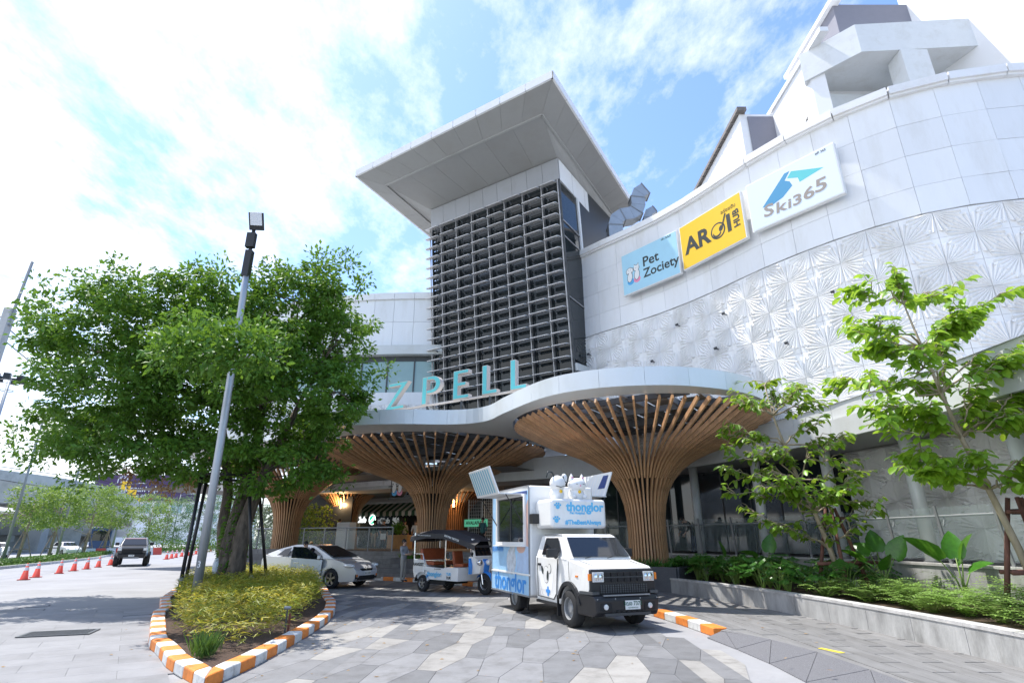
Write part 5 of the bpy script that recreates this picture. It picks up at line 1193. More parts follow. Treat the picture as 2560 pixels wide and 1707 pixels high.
rp = random.Random(17); fm = [fern_mesh(i) for i in range(4)]; pm_ = [philo_mesh(i) for i in range(4)]
spots = []
while len(spots) < 104:
    x, y = rp.uniform(5, 10.6), rp.uniform(7.2, 21.5)
    if inpoly((x, y), PLV) and all((x - a) ** 2 + (y - b) ** 2 > .36 ** 2 for a, b in spots): spots.append((x, y))
for (x, y) in spots:
    if y < 14.4 + (x - 8) * .3:
        t = thing('fern', 'light green fern among the ferns in the near half of the planter', 'fern', (x, y, .5), rp.uniform(0, 6), 'ferns in the near half of the planter'); s = rp.uniform(1.1, 1.6); t.scale = (s, s, s * rp.uniform(.9, 1.25)); link('fronds', rp.choice(fm), t)
    else:
        t = thing('philodendron', 'dark green split-leaf plant in the far half of the planter', 'plant', (x, y, .5), rp.uniform(0, 6), 'split-leaf plants in the far half of the planter'); s = rp.uniform(1.0, 1.45); t.scale = (s, s, s); link('foliage', rp.choice(pm_), t)
# strap-leaved plants at the funnel feet
def strap(c, w, n, z, label):
    P = []; Dd = []; Ln = []
    for _ in range(n):
        a, b = rp.uniform(-w, w), rp.uniform(-w, w)
        if abs(a) < .8 and abs(b) < .8: continue
        p = c + UA * a + NA * b
        for k in range(7): q = rp.uniform(0, 6.28); P.append((*p, z)); Dd.append((.75 * math.cos(q), .75 * math.sin(q), 1)); Ln.append(rp.uniform(.3, .55))
    V, F = leaves(np.array(P), np.array(Dd), np.array(Ln), .08, 1.); tag(np_mesh('strap_plants', V, F, M['philo']), label, 'plants', kind='stuff')
strap(FUN['r'][0], 1.35, 150, .8, 'dark strap-leaved plants round the foot of the right funnel'); strap(FUN['m'][0], 1.2, 110, .8, 'strap-leaved plants round the foot of the middle funnel'); strap(FUN['l'][0], 1.2, 90, .8, 'strap-leaved plants round the foot of the left funnel')

# fallen leaves on the paving
P = []; 
for _ in range(260):
    k = nrg.random()
    if k < .6: x, y = nrg.normal(-4.6, 1.6), nrg.normal(14.5, 3.0)
    else: x, y = nrg.uniform(-3, 6.5), nrg.uniform(7, 17)
    if inpoly((x, y), [tuple(q) for q in Qi[:-1]]): continue
    P.append((x, y, .022 if x < 3.6 else .172))
P = np.array(P); D = nrg.normal(0, 1, P.shape) * [1, 1, .06]; V, F = leaves(P, D, nrg.uniform(.05, .10, len(P)), .5, .15, .1); tag(np_mesh('fallen_leaves', V, F, M['dryleaf']), 'dry fallen leaves scattered over the paving', 'leaves', kind='stuff')
# ================================================================== VEHICLES (local x forward, y left, z up; origin at the front axle on the ground)
def wheel(parent, x, y, r, w, rim=.62, spokes=5, steel=False, label=None):
    s = 1 if y > 0 else -1
    o = link('wheel', None, parent, (x, y, r)); o.empty_display_size = .1
    MB().lathe([(r * rim, -w / 2), (r * .9, -w / 2), (r * .97, -w * .42), (r, -w * .3), (r, w * .3), (r * .97, w * .42), (r * .9, w / 2), (r * rim, w / 2)], n=32, axis='y').build('tyre', M['rubber'], o, smooth=True)
    b = MB(); ri = r * rim
    b.lathe([(ri, -w * .47), (ri * .92, -w * .40), (ri * .9, w * .40), (ri, w * .47)], n=28, axis='y')
    if steel:
        b.lathe([(0, s * w * .30), (ri * .35, s * w * .32), (ri * .45, s * w * .18), (ri * .9, s * w * .15)], n=24, axis='y')
        for k in range(8): a = k * math.pi / 4; b.ball((ri * .68 * math.cos(a), s * w * .17, ri * .68 * math.sin(a)), ri * .08, 6, 4)
    else:
        b.lathe([(0, s * w * .40), (ri * .22, s * w * .38), (ri * .24, s * w * .1)], n=20, axis='y')
        for k in range(spokes):
            a = 2 * math.pi * k / spokes + .3
            for da in (-.13, .13): b.bar((ri * .15 * math.cos(a), s * w * .33, ri * .15 * math.sin(a)), (ri * .95 * math.cos(a + da), s * w * .36, ri * .95 * math.sin(a + da)), ri * .14, w * .12, (0, 1, 0))
    b.build('rim', M['rimm' if not steel else 'steelg'], o, smooth=False)
    MB().lathe([(0, s * w * .05), (ri * .9, s * w * .05)], n=20, axis='y').build('brake_disc', M['blackm'], o)
    return o
def arch(cx, r, z0, n=9):
    a0 = math.asin(max(-1, min(1, (z0 - r[1]) / r[0]))); return [(cx + r[0] * math.cos(t), r[1] + r[0] * math.sin(t)) for t in np.linspace(math.pi - a0, a0, n)]
def sideplate(par, name, poly, m, y, th=.006):   # plate on the right-hand (-y) side, outline in (x, z)
    return flat(par, name, poly, m, y, dy=th)
def both(par, name, poly, m, yf, th=.006):        # glass on both sloping flanks; yf(z) gives the half width
    for s in (-1, 1):
        n = len(poly); P = poly if sum(poly[i][0] * poly[(i + 1) % n][1] - poly[(i + 1) % n][0] * poly[i][1] for i in range(n)) > 0 else poly[::-1]
        vs = [(x, s * (yf(z) + th), z) for x, z in P]; MB().add(vs, [tuple(range(n)) if s < 0 else tuple(range(n))[::-1]]).build(name, m, par)
# ------------------------------------------------------------------ pet-clinic truck
TH = math.atan2(-.927, .375)
tk = thing('pet_truck', 'white pet-clinic truck with open side hatches and blue pet pictures', 'truck', (2.03, 13.45, .018), TH)
yg = lambda z: .855 - (z - 1.36) * .30
ar = arch(0, (.46, .37), .50)
body = [(-1.72, .40, .83), (-.50, .40, .84)] + [(x, z, .84) for x, z in ar] + [(.50, .52, .82), (.70, .58, .80), (.80, .80, .80), (.79, 1.17, .79), (.70, 1.225, .78), (.30, 1.285, .79), (.06, 1.33, .80), (-.2, 1.36, .85), (-1.72, 1.38, .86), (-1.76, .95, .86)]
MB().loft(body).build('cab_body', M['wpaint'], tk, bevel=.028)
MB().loft([(-1.72, 1.365, .852), (.05, 1.335, .80), (-.12, 1.50, .775), (-.46, 1.83, .70), (-.62, 1.885, .68), (-1.45, 1.89, .68), (-1.68, 1.84, .70)]).build('cab_roof', M['wpaint'], tk, bevel=.04)
def wshield(par, p0, p1, w0, w1, m, name='windscreen', off=.012, inset=.0):
    d = Vector((p1[0] - p0[0], 0, p1[1] - p0[1])).normalized(); n = Vector((d.z, 0, -d.x)); n = n if n.x > 0 else -n
    vs = [Vector((p0[0], -w0, p0[1])) + n * off, Vector((p0[0], w0, p0[1])) + n * off, Vector((p1[0], w1, p1[1])) + n * off, Vector((p1[0], -w1, p1[1])) + n * off]
    return MB().add(vs, [(0, 1, 2, 3)]).build(name, m, par)
wshield(tk, (-.0, 1.375), (-.42, 1.79), .735, .665, M['cglass'], off=.035)
both(tk, 'side_window', [(-1.38, 1.42), (-.55, 1.42), (-.42, 1.52), (-.68, 1.80), (-1.34, 1.80)], M['cglass'], yg, .012)
# door: raised skin, shut line, handle, emblem
dr_ = sideplate(tk, 'door', [(-1.50, .52), (-.74, .50), (-.60, .62), (-.56, 1.10), (-.50, 1.34), (-1.56, 1.36), (-1.58, .95)], M['wpaint'], -.867, .012)
sideplate(dr_, 'door_crease', [(-1.42, .66), (-.82, .64), (-.74, .92), (-.74, 1.02), (-1.46, 1.04)], M['wmatte'], -.870, .004)
MB().box((-1.46, -.885, 1.20), (.16, .03, .05)).build('door_handle', M['black'], dr_)
em = -.874
sideplate(dr_, 'emblem', ell(-1.10, .99, .15, .19), M['ink'], em, .003); sideplate(dr_, 'emblem', ell(-1.10, .99, .142, .182), M['wpaint'], em - .002, .003)
sideplate(dr_, 'emblem', ell(-1.02, .97, .05, .11, rot=-10), M['ink'], em - .004, .003); sideplate(dr_, 'emblem', ell(-1.30, 1.08, .05, .10, rot=25), M['ink'], em - .004, .003)
sideplate(dr_, 'emblem', ell(-.92, 1.12, .085, .11), M['ink'], em - .001, .003); sideplate(dr_, 'emblem', ell(-.92, 1.12, .078, .10), M['wpaint'], em - .003, .003)
sideplate(dr_, 'emblem_cross', [(-1.12, .60), (-1.05, .60), (-1.05, .535), (-.98, .535), (-.98, .60), (-.91, .60), (-.91, .67), (-.98, .67), (-.98, .735), (-1.05, .735), (-1.05, .67), (-1.12, .67)], M['mblue'], em - .003, .003)
for s in (-1, 1):
    mr = MB(); mr.box((-.50, s * 1.00, 1.47), (.12, .27, .19)); mr.bar((-.5, s * .88, 1.36), (-.5, s * .98, 1.42), .06); mr.build('mirror', M['black'], tk, bevel=.025)
# nose: black grille panel, headlights, bumper
gx = .80
MB().loft([(.72, .66, .80), (.84, .68, .79), (.86, 1.02, .80), (.84, 1.17, .78), (.72, 1.19, .78)]).build('grille_panel', M['black'], tk, bevel=.02)
for s in (-1, 1):
    h_ = MB().box((.872, s * .62, 1.03), (.03, .27, .19)).build('headlight', M['lamp'], tk, bevel=.01); MB().ball((.885, s * .66, 1.03), (.02, .06, .07), 10, 6).build('bulb', M['chrome'], h_); MB().ball((.885, s * .56, 1.03), (.02, .05, .06), 10, 6).build('bulb', M['chrome'], h_)
    MB().box((.84, s * .80, 1.03), (.07, .05, .13)).build('turn_signal', M['amber'], tk)
sl_ = MB().box((0, 0, 0), (.03, .13, .075)).mesh('grille_slot', M['blackm'])
for i in range(6):
    for z in (1.08, .97): link('grille_slot', sl_, tk, (.866, -.40 + i * .16, z))
MB().box((.866, 0, 1.025), (.02, .98, .02)).build('grille_bar', M['steel'], tk)
mh = MB().box((0, 0, 0), (.02, .035, .03)).mesh('grille_mesh', M['steel'])
for i in range(20):
    for j in range(4): link('grille_mesh', mh, tk, (.862, -.55 + i * .058, .74 + j * .042))
MB().loft([(.36, .30, .86), (.86, .28, .78), (.97, .36, .74), (.99, .60, .76), (.93, .68, .80), (.50, .72, .88), (.40, .62, .89)]).build('bumper', M['black'], tk, bevel=.03)
for s in (-1, 1): MB().prism([(.50, s * .70), (.90, s * .62), (.92, s * .80), (.52, s * .885)], .70, .755).build('bumper_step', M['steel'], tk)
MB().box((.95, 0, .685), (.05, 1.12, .025)).build('bumper_trim', M['steelg'], tk)
pl_ = MB().box((1.0, .10, .50), (.014, .36, .17)).build('number_plate', M['plate'], tk)
text('plate_text', '3ฒอ 7375', .105, M['inkg'], pl_, (1.009, .10, .525), (R(90), 0, R(90)), .001, bold=.002); text('plate_text', 'กรุงเทพมหานคร', .038, M['inkg'], pl_, (1.009, .10, .45), (R(90), 0, R(90)), .001)
for s in (-1, 1):
    fl_ = MB(); P = [(0 + q * math.cos(t), .37 + q * math.sin(t)) for q, rr in ((.455, 0),) for t in np.linspace(R(160), R(12), 12)]; P2 = [(.54 * math.cos(t), .37 + .54 * math.sin(t)) for t in np.linspace(R(160), R(12), 12)]
    for i in range(11):
        a, b, c, d = P[i], P[i + 1], P2[i + 1], P2[i]; y0, y1 = s * .83, s * .895
        fl_.add([(a[0], y1, a[1]), (b[0], y1, b[1]), (c[0], y1 - s * .01, c[1]), (d[0], y1 - s * .01, d[1]), (a[0], y0, a[1]), (b[0], y0, b[1]), (c[0], y0, c[1]), (d[0], y0, d[1])], [(0, 1, 2, 3), (3, 2, 6, 7), (0, 4, 5, 1)])
    fl_.build('fender_flare', M['black'], tk)
    wheel(tk, 0, s * .76, .37, .24, .60, steel=True); wheel(tk, -3.085, s * .76, .36, .23, .60, steel=True)
    MB().box((-.52, s * .76, .38), (.02, .26, .42)).build('mud_flap', M['blackm'], tk)
    MB().box((-2.68, s * .76, .30), (.02, .24, .36)).build('mud_flap', M['blackm'], tk)
MB().box((-1.9, 0, .46), (4.6, .7, .16)).build('chassis', M['blackm'], tk)
MB().tube([(-2.5, -.7, .42), (-2.55, -.72, .2), (-2.45, -.75, .05), (-2.7, -.8, .03), (-2.5, -.9, .03), (-2.35, -.78, .05), (-2.6, -.72, .06)], .03, 6).build('hose', M['blackm'], tk)
# clinic box
bxm = MB(); bxm.box((-3.25, 0, 1.77), (2.74, 1.90, 2.66)); bx_ = bxm.build('clinic_box', M['wpaint'], tk, bevel=.07, seg=3)
Y0 = -.953
sideplate(tk, 'picture_panel', [(-4.58, .98), (-1.93, .95), (-1.93, 2.98), (-4.58, 3.0)], M['lblue'], Y0 - .002, .004); lowp = sideplate(tk, 'skirt_panel', [(-4.58, .46), (-1.95, .46), (-1.91, .55), (-1.91, .90), (-4.60, .90)], M['lblue'], Y0 - .002, .004)
pp = Y0 - .007
sideplate(tk, 'picture_cat', ell(-3.10, 1.22, .34, .33) , M['fur'], pp, .003); sideplate(tk, 'picture_cat', ell(-3.02, 1.52, .20, .17), M['fur'], pp - .001, .003); sideplate(tk, 'picture_cat', [(-3.2, 1.55), (-3.18, 1.64), (-3.05, 1.62)], M['fur'], pp - .001, .003)
sideplate(tk, 'picture_shirt', [(-2.72, .98), (-1.94, .97), (-1.94, 1.62), (-2.2, 1.52), (-2.5, 1.56), (-2.68, 1.4)], M['shirtp'], pp - .002, .003); sideplate(tk, 'picture_face', [(-2.08, 1.62), (-1.94, 1.58), (-1.94, 2.75), (-2.05, 2.6)], M['skinp'], pp - .003, .003); sideplate(tk, 'picture_face', ell(-2.42, 1.55, .28, .12), M['skinp'], pp - .0032, .003)
sideplate(tk, 'picture_hair', [(-2.9, 2.88), (-2.0, 2.88), (-2.0, 2.97), (-2.95, 2.98)], M['navy'], pp - .003, .003)
text('phone_number', '02-079-9999', .17, M['mblue'], tk, (-4.12, pp - .004, 1.50), (R(90), 0, 0), .001, bold=.004)
text('lettering', 'thonglor', .64, M['mblue'], tk, (-3.22, pp - .004, .69), (R(90), 0, 0), .001, bold=.012)
# serving window with frame
wn_ = sideplate(tk, 'serving_window', [(-4.10, 1.70), (-2.14, 1.70), (-2.14, 2.84), (-4.10, 2.84)], M['cglass'], pp - .004, .004)
for (x0, x1, z0, z1) in ((-4.18, -2.06, 1.60, 1.70), (-4.18, -2.06, 2.84, 2.90), (-4.18, -4.08, 1.70, 2.84), (-2.16, -2.06, 1.70, 2.84)): MB().box(((x0 + x1) / 2, pp - .02, (z0 + z1) / 2), (x1 - x0, .06, z1 - z0)).build('window_frame', M['wmatte'], wn_)
MB().box((-3.1, pp - .014, 2.27), (.03, .02, 1.12)).build('window_bar', M['steel'], wn_)
MB().box((-3.12, pp - .06, 1.60), (2.1, .14, .03)).build('counter', M['wmatte'], wn_)
MB().box((-3.2, Y0 - .012, .935), (2.75, .03, .035)).build('belt_trim', M['wmatte'], tk)
# bi-fold hatches
for s, nm in ((-1, 'a'), (1, 'b')):
    yh = s * .97
    MB().box((-3.2, s * 1.29, 2.905), (1.85, .64, .03)).build('hatch_leaf', M['wmatte'], tk)
    a = Vector((0, s * 1.62, 2.90)); u_ = Vector((0, s * .27, .66))
    hb = MB(); X0, X1 = -4.10, -2.35; n_ = Vector((0, -s * .90, .42)).normalized() * .035
    vs = [Vector((x, 0, 0)) + a + u_ * t + n_ * q for q in (0, 1) for x, t in ((X0, 0), (X1, 0), (X1, 1.05), (X0, 1.05))]
    hb.add(vs, [(0, 1, 2, 3), (7, 6, 5, 4), (0, 4, 5, 1), (1, 5, 6, 2), (2, 6, 7, 3), (3, 7, 4, 0)]); hp = hb.build('hatch_leaf', M['wmatte'], tk)
    k = 9
    for i in range(k):
        x0, x1 = X0 + .08 + (X1 - X0 - .16) * i / k, X0 + .08 + (X1 - X0 - .16) * (i + .55) / k
        for q, sg in ((-.006, 1), ):
            vs = [Vector((x, 0, 0)) + a + u_ * t - n_.normalized() * .006 for x, t in ((x0, .06), (x1, .06), (x1, .98), (x0, .98))]
            vs2 = [Vector((x, 0, 0)) + a + u_ * t + n_ * 1.15 for x, t in ((x0, .06), (x1, .06), (x1, .98), (x0, .98))]
            MB().add(vs if s < 0 else vs2, [(0, 1, 2, 3)]).build('stripe', M['stripe' if s < 0 else 'pwhite'], hp)
    if s > 0:
        vs = [Vector((x, 0, 0)) + a + u_ * t + n_ * 1.3 for x, t in ((-2.85, .35), (-2.46, .35), (-2.46, .92), (-2.75, .92))]; MB().add(vs, [(0, 1, 2, 3)]).build('picture', M['navy'], hp)
    for x in (-4.1, -2.15): MB().tube([(x, s * .98, 2.1), (x, s * 1.5, 2.88)], .014, 6).build('gas_strut', M['black'], tk)
# sign board over the cab
MB().box((-1.42, .0, 2.37), (.94, 1.56, .70)).build('sign_board', M['wpaint'], tk, bevel=.09, seg=3)
fx = -.945; rf = (R(90), 0, R(90))
text('lettering', 'thonglor', .30, M['cyan'], tk, (fx, .16, 2.52), rf, .003, bold=.010); text('lettering', 'Pet Hospital', .085, M['cyan'], tk, (fx, -.06, 2.38), rf, .002, bold=.003); text('lettering', '#TheBestAlways', .148, M['cyan'], tk, (fx, .10, 2.16), rf, .003, bold=.005)
for (y, z) in ((-.60, 2.52), (-.64, 2.20)):
    MB().lathe([(0, .004), (.055, 0)], (fx + .004, y, z), 12, 'x').build('paw_pad', M['cyan'], tk)
    for k in range(4): a = R(30 + k * 40); MB().lathe([(0, .004), (.026, 0)], (fx + .004, y + .085 * math.cos(a), z + .085 * math.sin(a)), 8, 'x').build('paw_toe', M['cyan'], tk)
for z_ in (.44, 3.085): MB().box((-3.25, -.957, z_), (2.72, .02, .035)).build('edge_trim', M['steelg'], tk)
for x_ in (-1.90, -4.60): MB().box((x_, -.957, 1.77), (.03, .02, 2.6)).build('edge_trim', M['steelg'], tk)
for (x0, z0, x1, z1) in ((-1.60, .50, -1.60, 1.35), (-1.60, .50, -.74, .48), (-.74, .48, -.585, .62), (-.585, .62, -.535, 1.10), (-.535, 1.10, -.48, 1.345)): MB().bar((x0, -.862, z0), (x1, -.862, z1), .010, .012, (0, 1, 0)).build('door_gap', M['blackm'], tk)
for s in (-1, 1):
    MB().box((-1.12, s * .835, .385), (1.15, .06, .06)).build('sill', M['blackm'], tk); MB().bar((.02, s * .848, .93), (.0, s * .846, 1.31), .008, .008, (0, 1, 0)).build('wing_gap', M['steel'], tk)
    MB().prism([(.93, s * .42), (.995, s * .40), (.985, s * .66), (.90, s * .72)], .40, .55).build('fog_recess', M['blackm'], tk); MB().lathe([(0, .02), (.05, .015), (.055, 0)], (.99, s * .53, .475), 14, 'x').build('fog_light', M['lamp'], tk)
    for q in (.30, .72): MB().ball((.985, s * q, .62), (.012, .016, .016), 8, 5).build('bumper_bolt', M['steelg'], tk)
    MB().bar((-.55, s * .70, 1.868), (-1.5, s * .70, 1.872), .018, .014).build('roof_gutter', M['steel'], tk)
    MB().box((.30, s * .815, 1.02), (.10, .02, .035)).build('side_repeater', M['amber'], tk)
MB().box((.90, 0, .33), (.16, 1.1, .05)).build('bumper_lip', M['steel'], tk)
for i in range(7): MB().box((.985, -.36 + i * .12, .385), (.02, .075, .035)).build('intake_slot', M['blackm'], tk)
for y_ in (-.45, .12): MB().tube([(.06, y_, 1.37), (-.02, y_ + .30, 1.425), (-.06, y_ + .50, 1.45)], .008, 5).build('wiper', M['black'], tk)
MB().bar((.62, -.60, 1.247), (.10, -.62, 1.325), .008, .006).build('bonnet_gap', M['steel'], tk); MB().bar((.62, .60, 1.247), (.10, .62, 1.325), .008, .006).build('bonnet_gap', M['steel'], tk)
MB().box((-1.75, -.86, 2.26), (.2, .2, .24)).build('side_camera', M['black'], tk, bevel=.015)
# ---- the two inflatable pets on the sign board: things of their own
RZ = Matrix.Rotation(TH, 4, 'Z'); TKW = Matrix.Translation((2.03, 13.45, .018)) @ RZ
def on_truck(p): return tuple((TKW @ Vector(p)))
ct = thing('inflatable_cat', 'round white inflatable cat with pink ears on the truck sign board', 'inflatable', on_truck((-1.25, .12, 2.70)), TH); ct.scale = (.76, .76, .76)
MB().ball((-.05, 0, .20), (.26, .27, .26), 18, 12).build('body', M['wmatte'], ct, smooth=True); MB().ball((.0, 0, .50), (.26, .33, .24), 20, 12).build('head', M['wmatte'], ct, smooth=True)
for s in (-1, 1):
    e = MB().lathe([(0, .2), (.04, .14), (.085, .03), (.10, -.05)], (0, s * .20, .68), 12).build('ear', M['wmatte'], ct, smooth=True); MB().box((.072, s * .20, .72), (.012, .07, .09)).build('ear_lining', M['pink'], e)
    MB().box((.255, s * .13, .52), (.012, .07, .012)).build('eye', M['ink'], ct); MB().ball((.15, s * .20, .12), (.10, .08, .08), 10, 8).build('paw', M['wmatte'], ct, smooth=True)
MB().ball((.262, 0, .47), (.02, .022, .03), 8, 6).build('nose', M['pink'], ct); MB().ball((.22, -.02, .27), .055, 10, 8).build('bell', M['yellow'], ct, smooth=True)
dg = thing('inflatable_dog', 'white inflatable dog with black ear outlines on the truck sign board', 'inflatable', on_truck((-1.28, -.42, 2.70)), TH); dg.scale = (.76, .76, .76)
MB().ball((-.05, 0, .20), (.24, .25, .26), 18, 12).build('body', M['wmatte'], dg, smooth=True); MB().ball((.0, 0, .53), (.25, .27, .27), 20, 12).build('head', M['wmatte'], dg, smooth=True)
MB().tube([(0, -.12, .76), (.02, -.22, .90), (.02, -.36, .90), (.02, -.42, .72)], [.03, .03, .03, .02], 8).build('ear', M['ink'], dg, smooth=True); MB().ball((.02, .25, .70), (.07, .11, .17), 12, 8).build('ear', M['wmatte'], dg, smooth=True); MB().tube([(.09, .16, .78), (.09, .22, .60), (.09, .33, .56), (.09, .36, .72)], .02, 6).build('ear_outline', M['ink'], dg)
MB().tube([(.20, -.16, .44), (.25, 0, .40), (.20, .16, .44)], .012, 6).build('mouth', M['ink'], dg); MB().ball((.21, .02, .27), .055, 10, 8).build('bell', M['yellow'], dg, smooth=True)
# ------------------------------------------------------------------ electric tuk-tuk
TT = math.atan2(-.67, .74)
tu = thing('tuk_tuk', 'white and blue electric tuk-tuk with black canopy and orange seats', 'tuk-tuk', (-.9, 20.4, .018), TT)
wheel(tu, 0, .0001, .33, .15, .52); wheel(tu, -2.55, -.60, .28, .17, .6); wheel(tu, -2.55, .60, .28, .17, .6)
MB().loft([(-3.10, .45, .62), (-2.95, .42, .64), (-.75, .40, .62), (-.72, .84, .62), (-1.42, .84, .63), (-1.45, .80, .64), (-2.45, .84, .65), (-2.55, 1.05, .65), (-3.14, 1.08, .64), (-3.16, .7, .64)]).build('tub', M['wpaint'], tu, bevel=.02)
MB().box((-1.9, 0, .55), (.9, 1.1, .56)).build('floor_well', M['blackm'], tu)
for s in (-1, 1):
    fd = MB(); 
    P = [(-2.55 + .36 * math.cos(t), .30 + .36 * math.sin(t)) for t in np.linspace(R(175), R(5), 10)]
    for i in range(9): fd.add([(P[i][0], s * .50, P[i][1]), (P[i + 1][0], s * .50, P[i + 1][1]), (P[i + 1][0], s * .74, P[i + 1][1]), (P[i][0], s * .74, P[i][1])], [(0, 1, 2, 3)])
    fd.build('mudguard', M['chrome'], tu)
st_ = MB(); st_.box((-2.35, 0, .95), (.5, 1.1, .14)); st_.build('rear_seat', M['seat'], tu, bevel=.04); MB().box((-2.78, 0, 1.20), (.14, 1.16, .50), mtx=Matrix.Rotation(R(-10), 3, 'Y')).build('rear_seat_back', M['seat'], tu, bevel=.05)
MB().box((-1.15, 0, .90), (.5, .48, .12)).build('driver_seat', M['seat'], tu, bevel=.04); MB().box((-1.42, 0, 1.14), (.11, .46, .46), mtx=Matrix.Rotation(R(-8), 3, 'Y')).build('driver_seat_back', M['seat'], tu, bevel=.04)
for s in (-1, 1):
    MB().tube([(-3.1, s * .63, 1.05), (-3.1, s * .63, 1.26), (-2.62, s * .63, 1.26), (-2.55, s * .63, 1.05)], .018, 6).build('rail', M['chrome'], tu); MB().tube([(-2.42, s * .64, .82), (-2.42, s * .64, 1.05), (-1.35, s * .64, 1.05), (-1.35, s * .64, .84)], .018, 6).build('rail', M['chrome'], tu)
    MB().tube([(-1.38, s * .63, .84), (-1.40, s * .63, 1.96)], .02, 6).build('canopy_post', M['chrome'], tu); MB().tube([(-3.12, s * .62, 1.05), (-3.15, s * .62, 2.0)], .02, 6).build('canopy_post', M['chrome'], tu)
# canopy
cp = MB(); X = [-3.42, -2.4, -1.45, -.7, .02]; Z = [1.98, 2.10, 2.08, 1.92, 1.70]; Yw = [.62, .70, .72, .68, .56]
for i in range(4):
    for (ya, yb, dz0) in ((-1, -.5, 0), (-.5, .5, 0), (.5, 1, 0)):
        z = lambda q, i_: Z[i_] - (.13 if abs(q) > .9 else 0)
        cp.quad((X[i], ya * Yw[i], z(ya, i)), (X[i + 1], ya * Yw[i + 1], z(ya, i + 1)), (X[i + 1], yb * Yw[i + 1], z(yb, i + 1)), (X[i], yb * Yw[i], z(yb, i)))
    for s in (-1, 1): cp.quad((X[i], s * Yw[i], Z[i] - .13), (X[i + 1], s * Yw[i + 1], Z[i + 1] - .13), (X[i + 1], s * (Yw[i + 1] + .01), Z[i + 1] - .30), (X[i], s * (Yw[i] + .01), Z[i] - .30))
cp.quad((X[0], -Yw[0], Z[0] - .13), (X[0], Yw[0], Z[0] - .13), (X[0], Yw[0], Z[0] - .3), (X[0], -Yw[0], Z[0] - .3)); cp.quad((X[4], -Yw[4], Z[4] - .13), (X[4], Yw[4], Z[4] - .13), (X[4], Yw[4] * .9, Z[4] - .2), (X[4], -Yw[4] * .9, Z[4] - .2))
cp.build('canopy', M['canvas'], tu)
text('lettering', 'ELECTRIC TRICYCLE', .085, M['plate'], tu, (-.98, -.735, 1.80), (R(90), R(13), 0), .001, bold=.003); text('lettering', 'www.electrictuktuk.com', .075, M['plate'], tu, (-2.5, -.725, 1.90), (R(90), R(2), 0), .001)
# cowl, screen, fork
MB().loft([(-.42, .62, .30), (-.05, .66, .26), (.06, .98, .30), (-.05, 1.12, .42), (-.16, 1.20, .46), (-.40, 1.20, .46), (-.46, .9, .34)]).build('cowl', M['wpaint'], tu, bevel=.03)
MB().loft([(.03, .72, .12), (.085, .98, .13), (-.02, 1.13, .12), (-.06, 1.0, .1)]).build('cowl_stripe', M['tblue'], tu, bevel=.01)
fr_ = MB()
for s in (-1, 1): fr_.bar((-.10, s * .45, 1.18), (-.28, s * .40, 1.74), .07, .08)
fr_.bar((-.28, -.42, 1.74), (-.28, .42, 1.74), .08, .08); fr_.bar((-.10, -.45, 1.2), (-.10, .45, 1.2), .06, .06); fr_.build('screen_frame', M['wpaint'], tu, bevel=.012)
MB().add([(-.11, -.42, 1.22), (-.11, .42, 1.22), (-.275, .38, 1.72), (-.275, -.38, 1.72)], [(0, 1, 2, 3)]).build('windscreen', M['cglass'], tu)
for s in (-1, 0, 1): MB().lathe([(0, .10), (.05, .10), (.085, .08), (.095, .0), (.05, -.10), (0, -.12)], (.05 if s else .11, s * .36, 1.02), 16, 'x').build('headlamp', M['chrome' if s else 'lamp'], tu, smooth=True)
g_ = MB(); P = [(.02 + .40 * math.cos(t), .33 + .40 * math.sin(t)) for t in np.linspace(R(150), R(20), 9)]
for i in range(8): g_.add([(P[i][0], -.13, P[i][1] - .03), (P[i + 1][0], -.13, P[i + 1][1] - .03), (P[i + 1][0], 0, P[i + 1][1] + .02), (P[i][0], 0, P[i][1] + .02), (P[i + 1][0], .13, P[i + 1][1] - .03), (P[i][0], .13, P[i][1] - .03)], [(0, 1, 2, 3), (3, 2, 4, 5)])
g_.build('front_mudguard', M['tblue'], tu, smooth=True)
for s in (-1, 1): MB().tube([(0, s * .12, .33), (-.12, s * .10, .80)], .028, 8).build('fork', M['chrome'], tu); MB().box((-.3, s * .44, .9), (.04, .14, .5)).build('leg_shield', M['tblue'], tu)
for s in (-1, 1): MB().ball((-.05, s * .62, 1.30), (.03, .08, .06), 8, 6).build('mirror', M['black'], tu)
ys = -.662
text('lettering', 'RANGSIT', .15, M['ink'], tu, (-2.83, ys, .90), (R(90), 0, 0), .001, bold=.004); text('lettering', 'thonglor', .22, M['cyan'], tu, (-1.93, ys + .004, .60), (R(90), 0, 0), .001, bold=.006); text('lettering', 'TUK', .12, M['cyan'], tu, (-1.18, ys + .02, .62), (R(90), 0, 0), .001, bold=.004); text('lettering', 'TUK', .12, M['ink'], tu, (-1.18, ys + .02, .50), (R(90), 0, 0), .001, bold=.004); text('lettering', '02 079 9999', .07, M['ink'], tu, (-1.75, ys + .004, .77), (R(90), 0, 0), .001)
sideplate(tu, 'emblem', ell(-2.36, .62, .07, .09), M['ink'], ys + .004, .003); sideplate(tu, 'emblem', ell(-2.36, .62, .06, .08), M['wpaint'], ys + .002, .003); sideplate(tu, 'emblem', ell(-2.43, .68, .025, .05, rot=20), M['ink'], ys + .001, .003); sideplate(tu, 'emblem_cross', [(-2.30, .52), (-2.24, .52), (-2.24, .56), (-2.30, .56)], M['mblue'], ys + .001, .003)
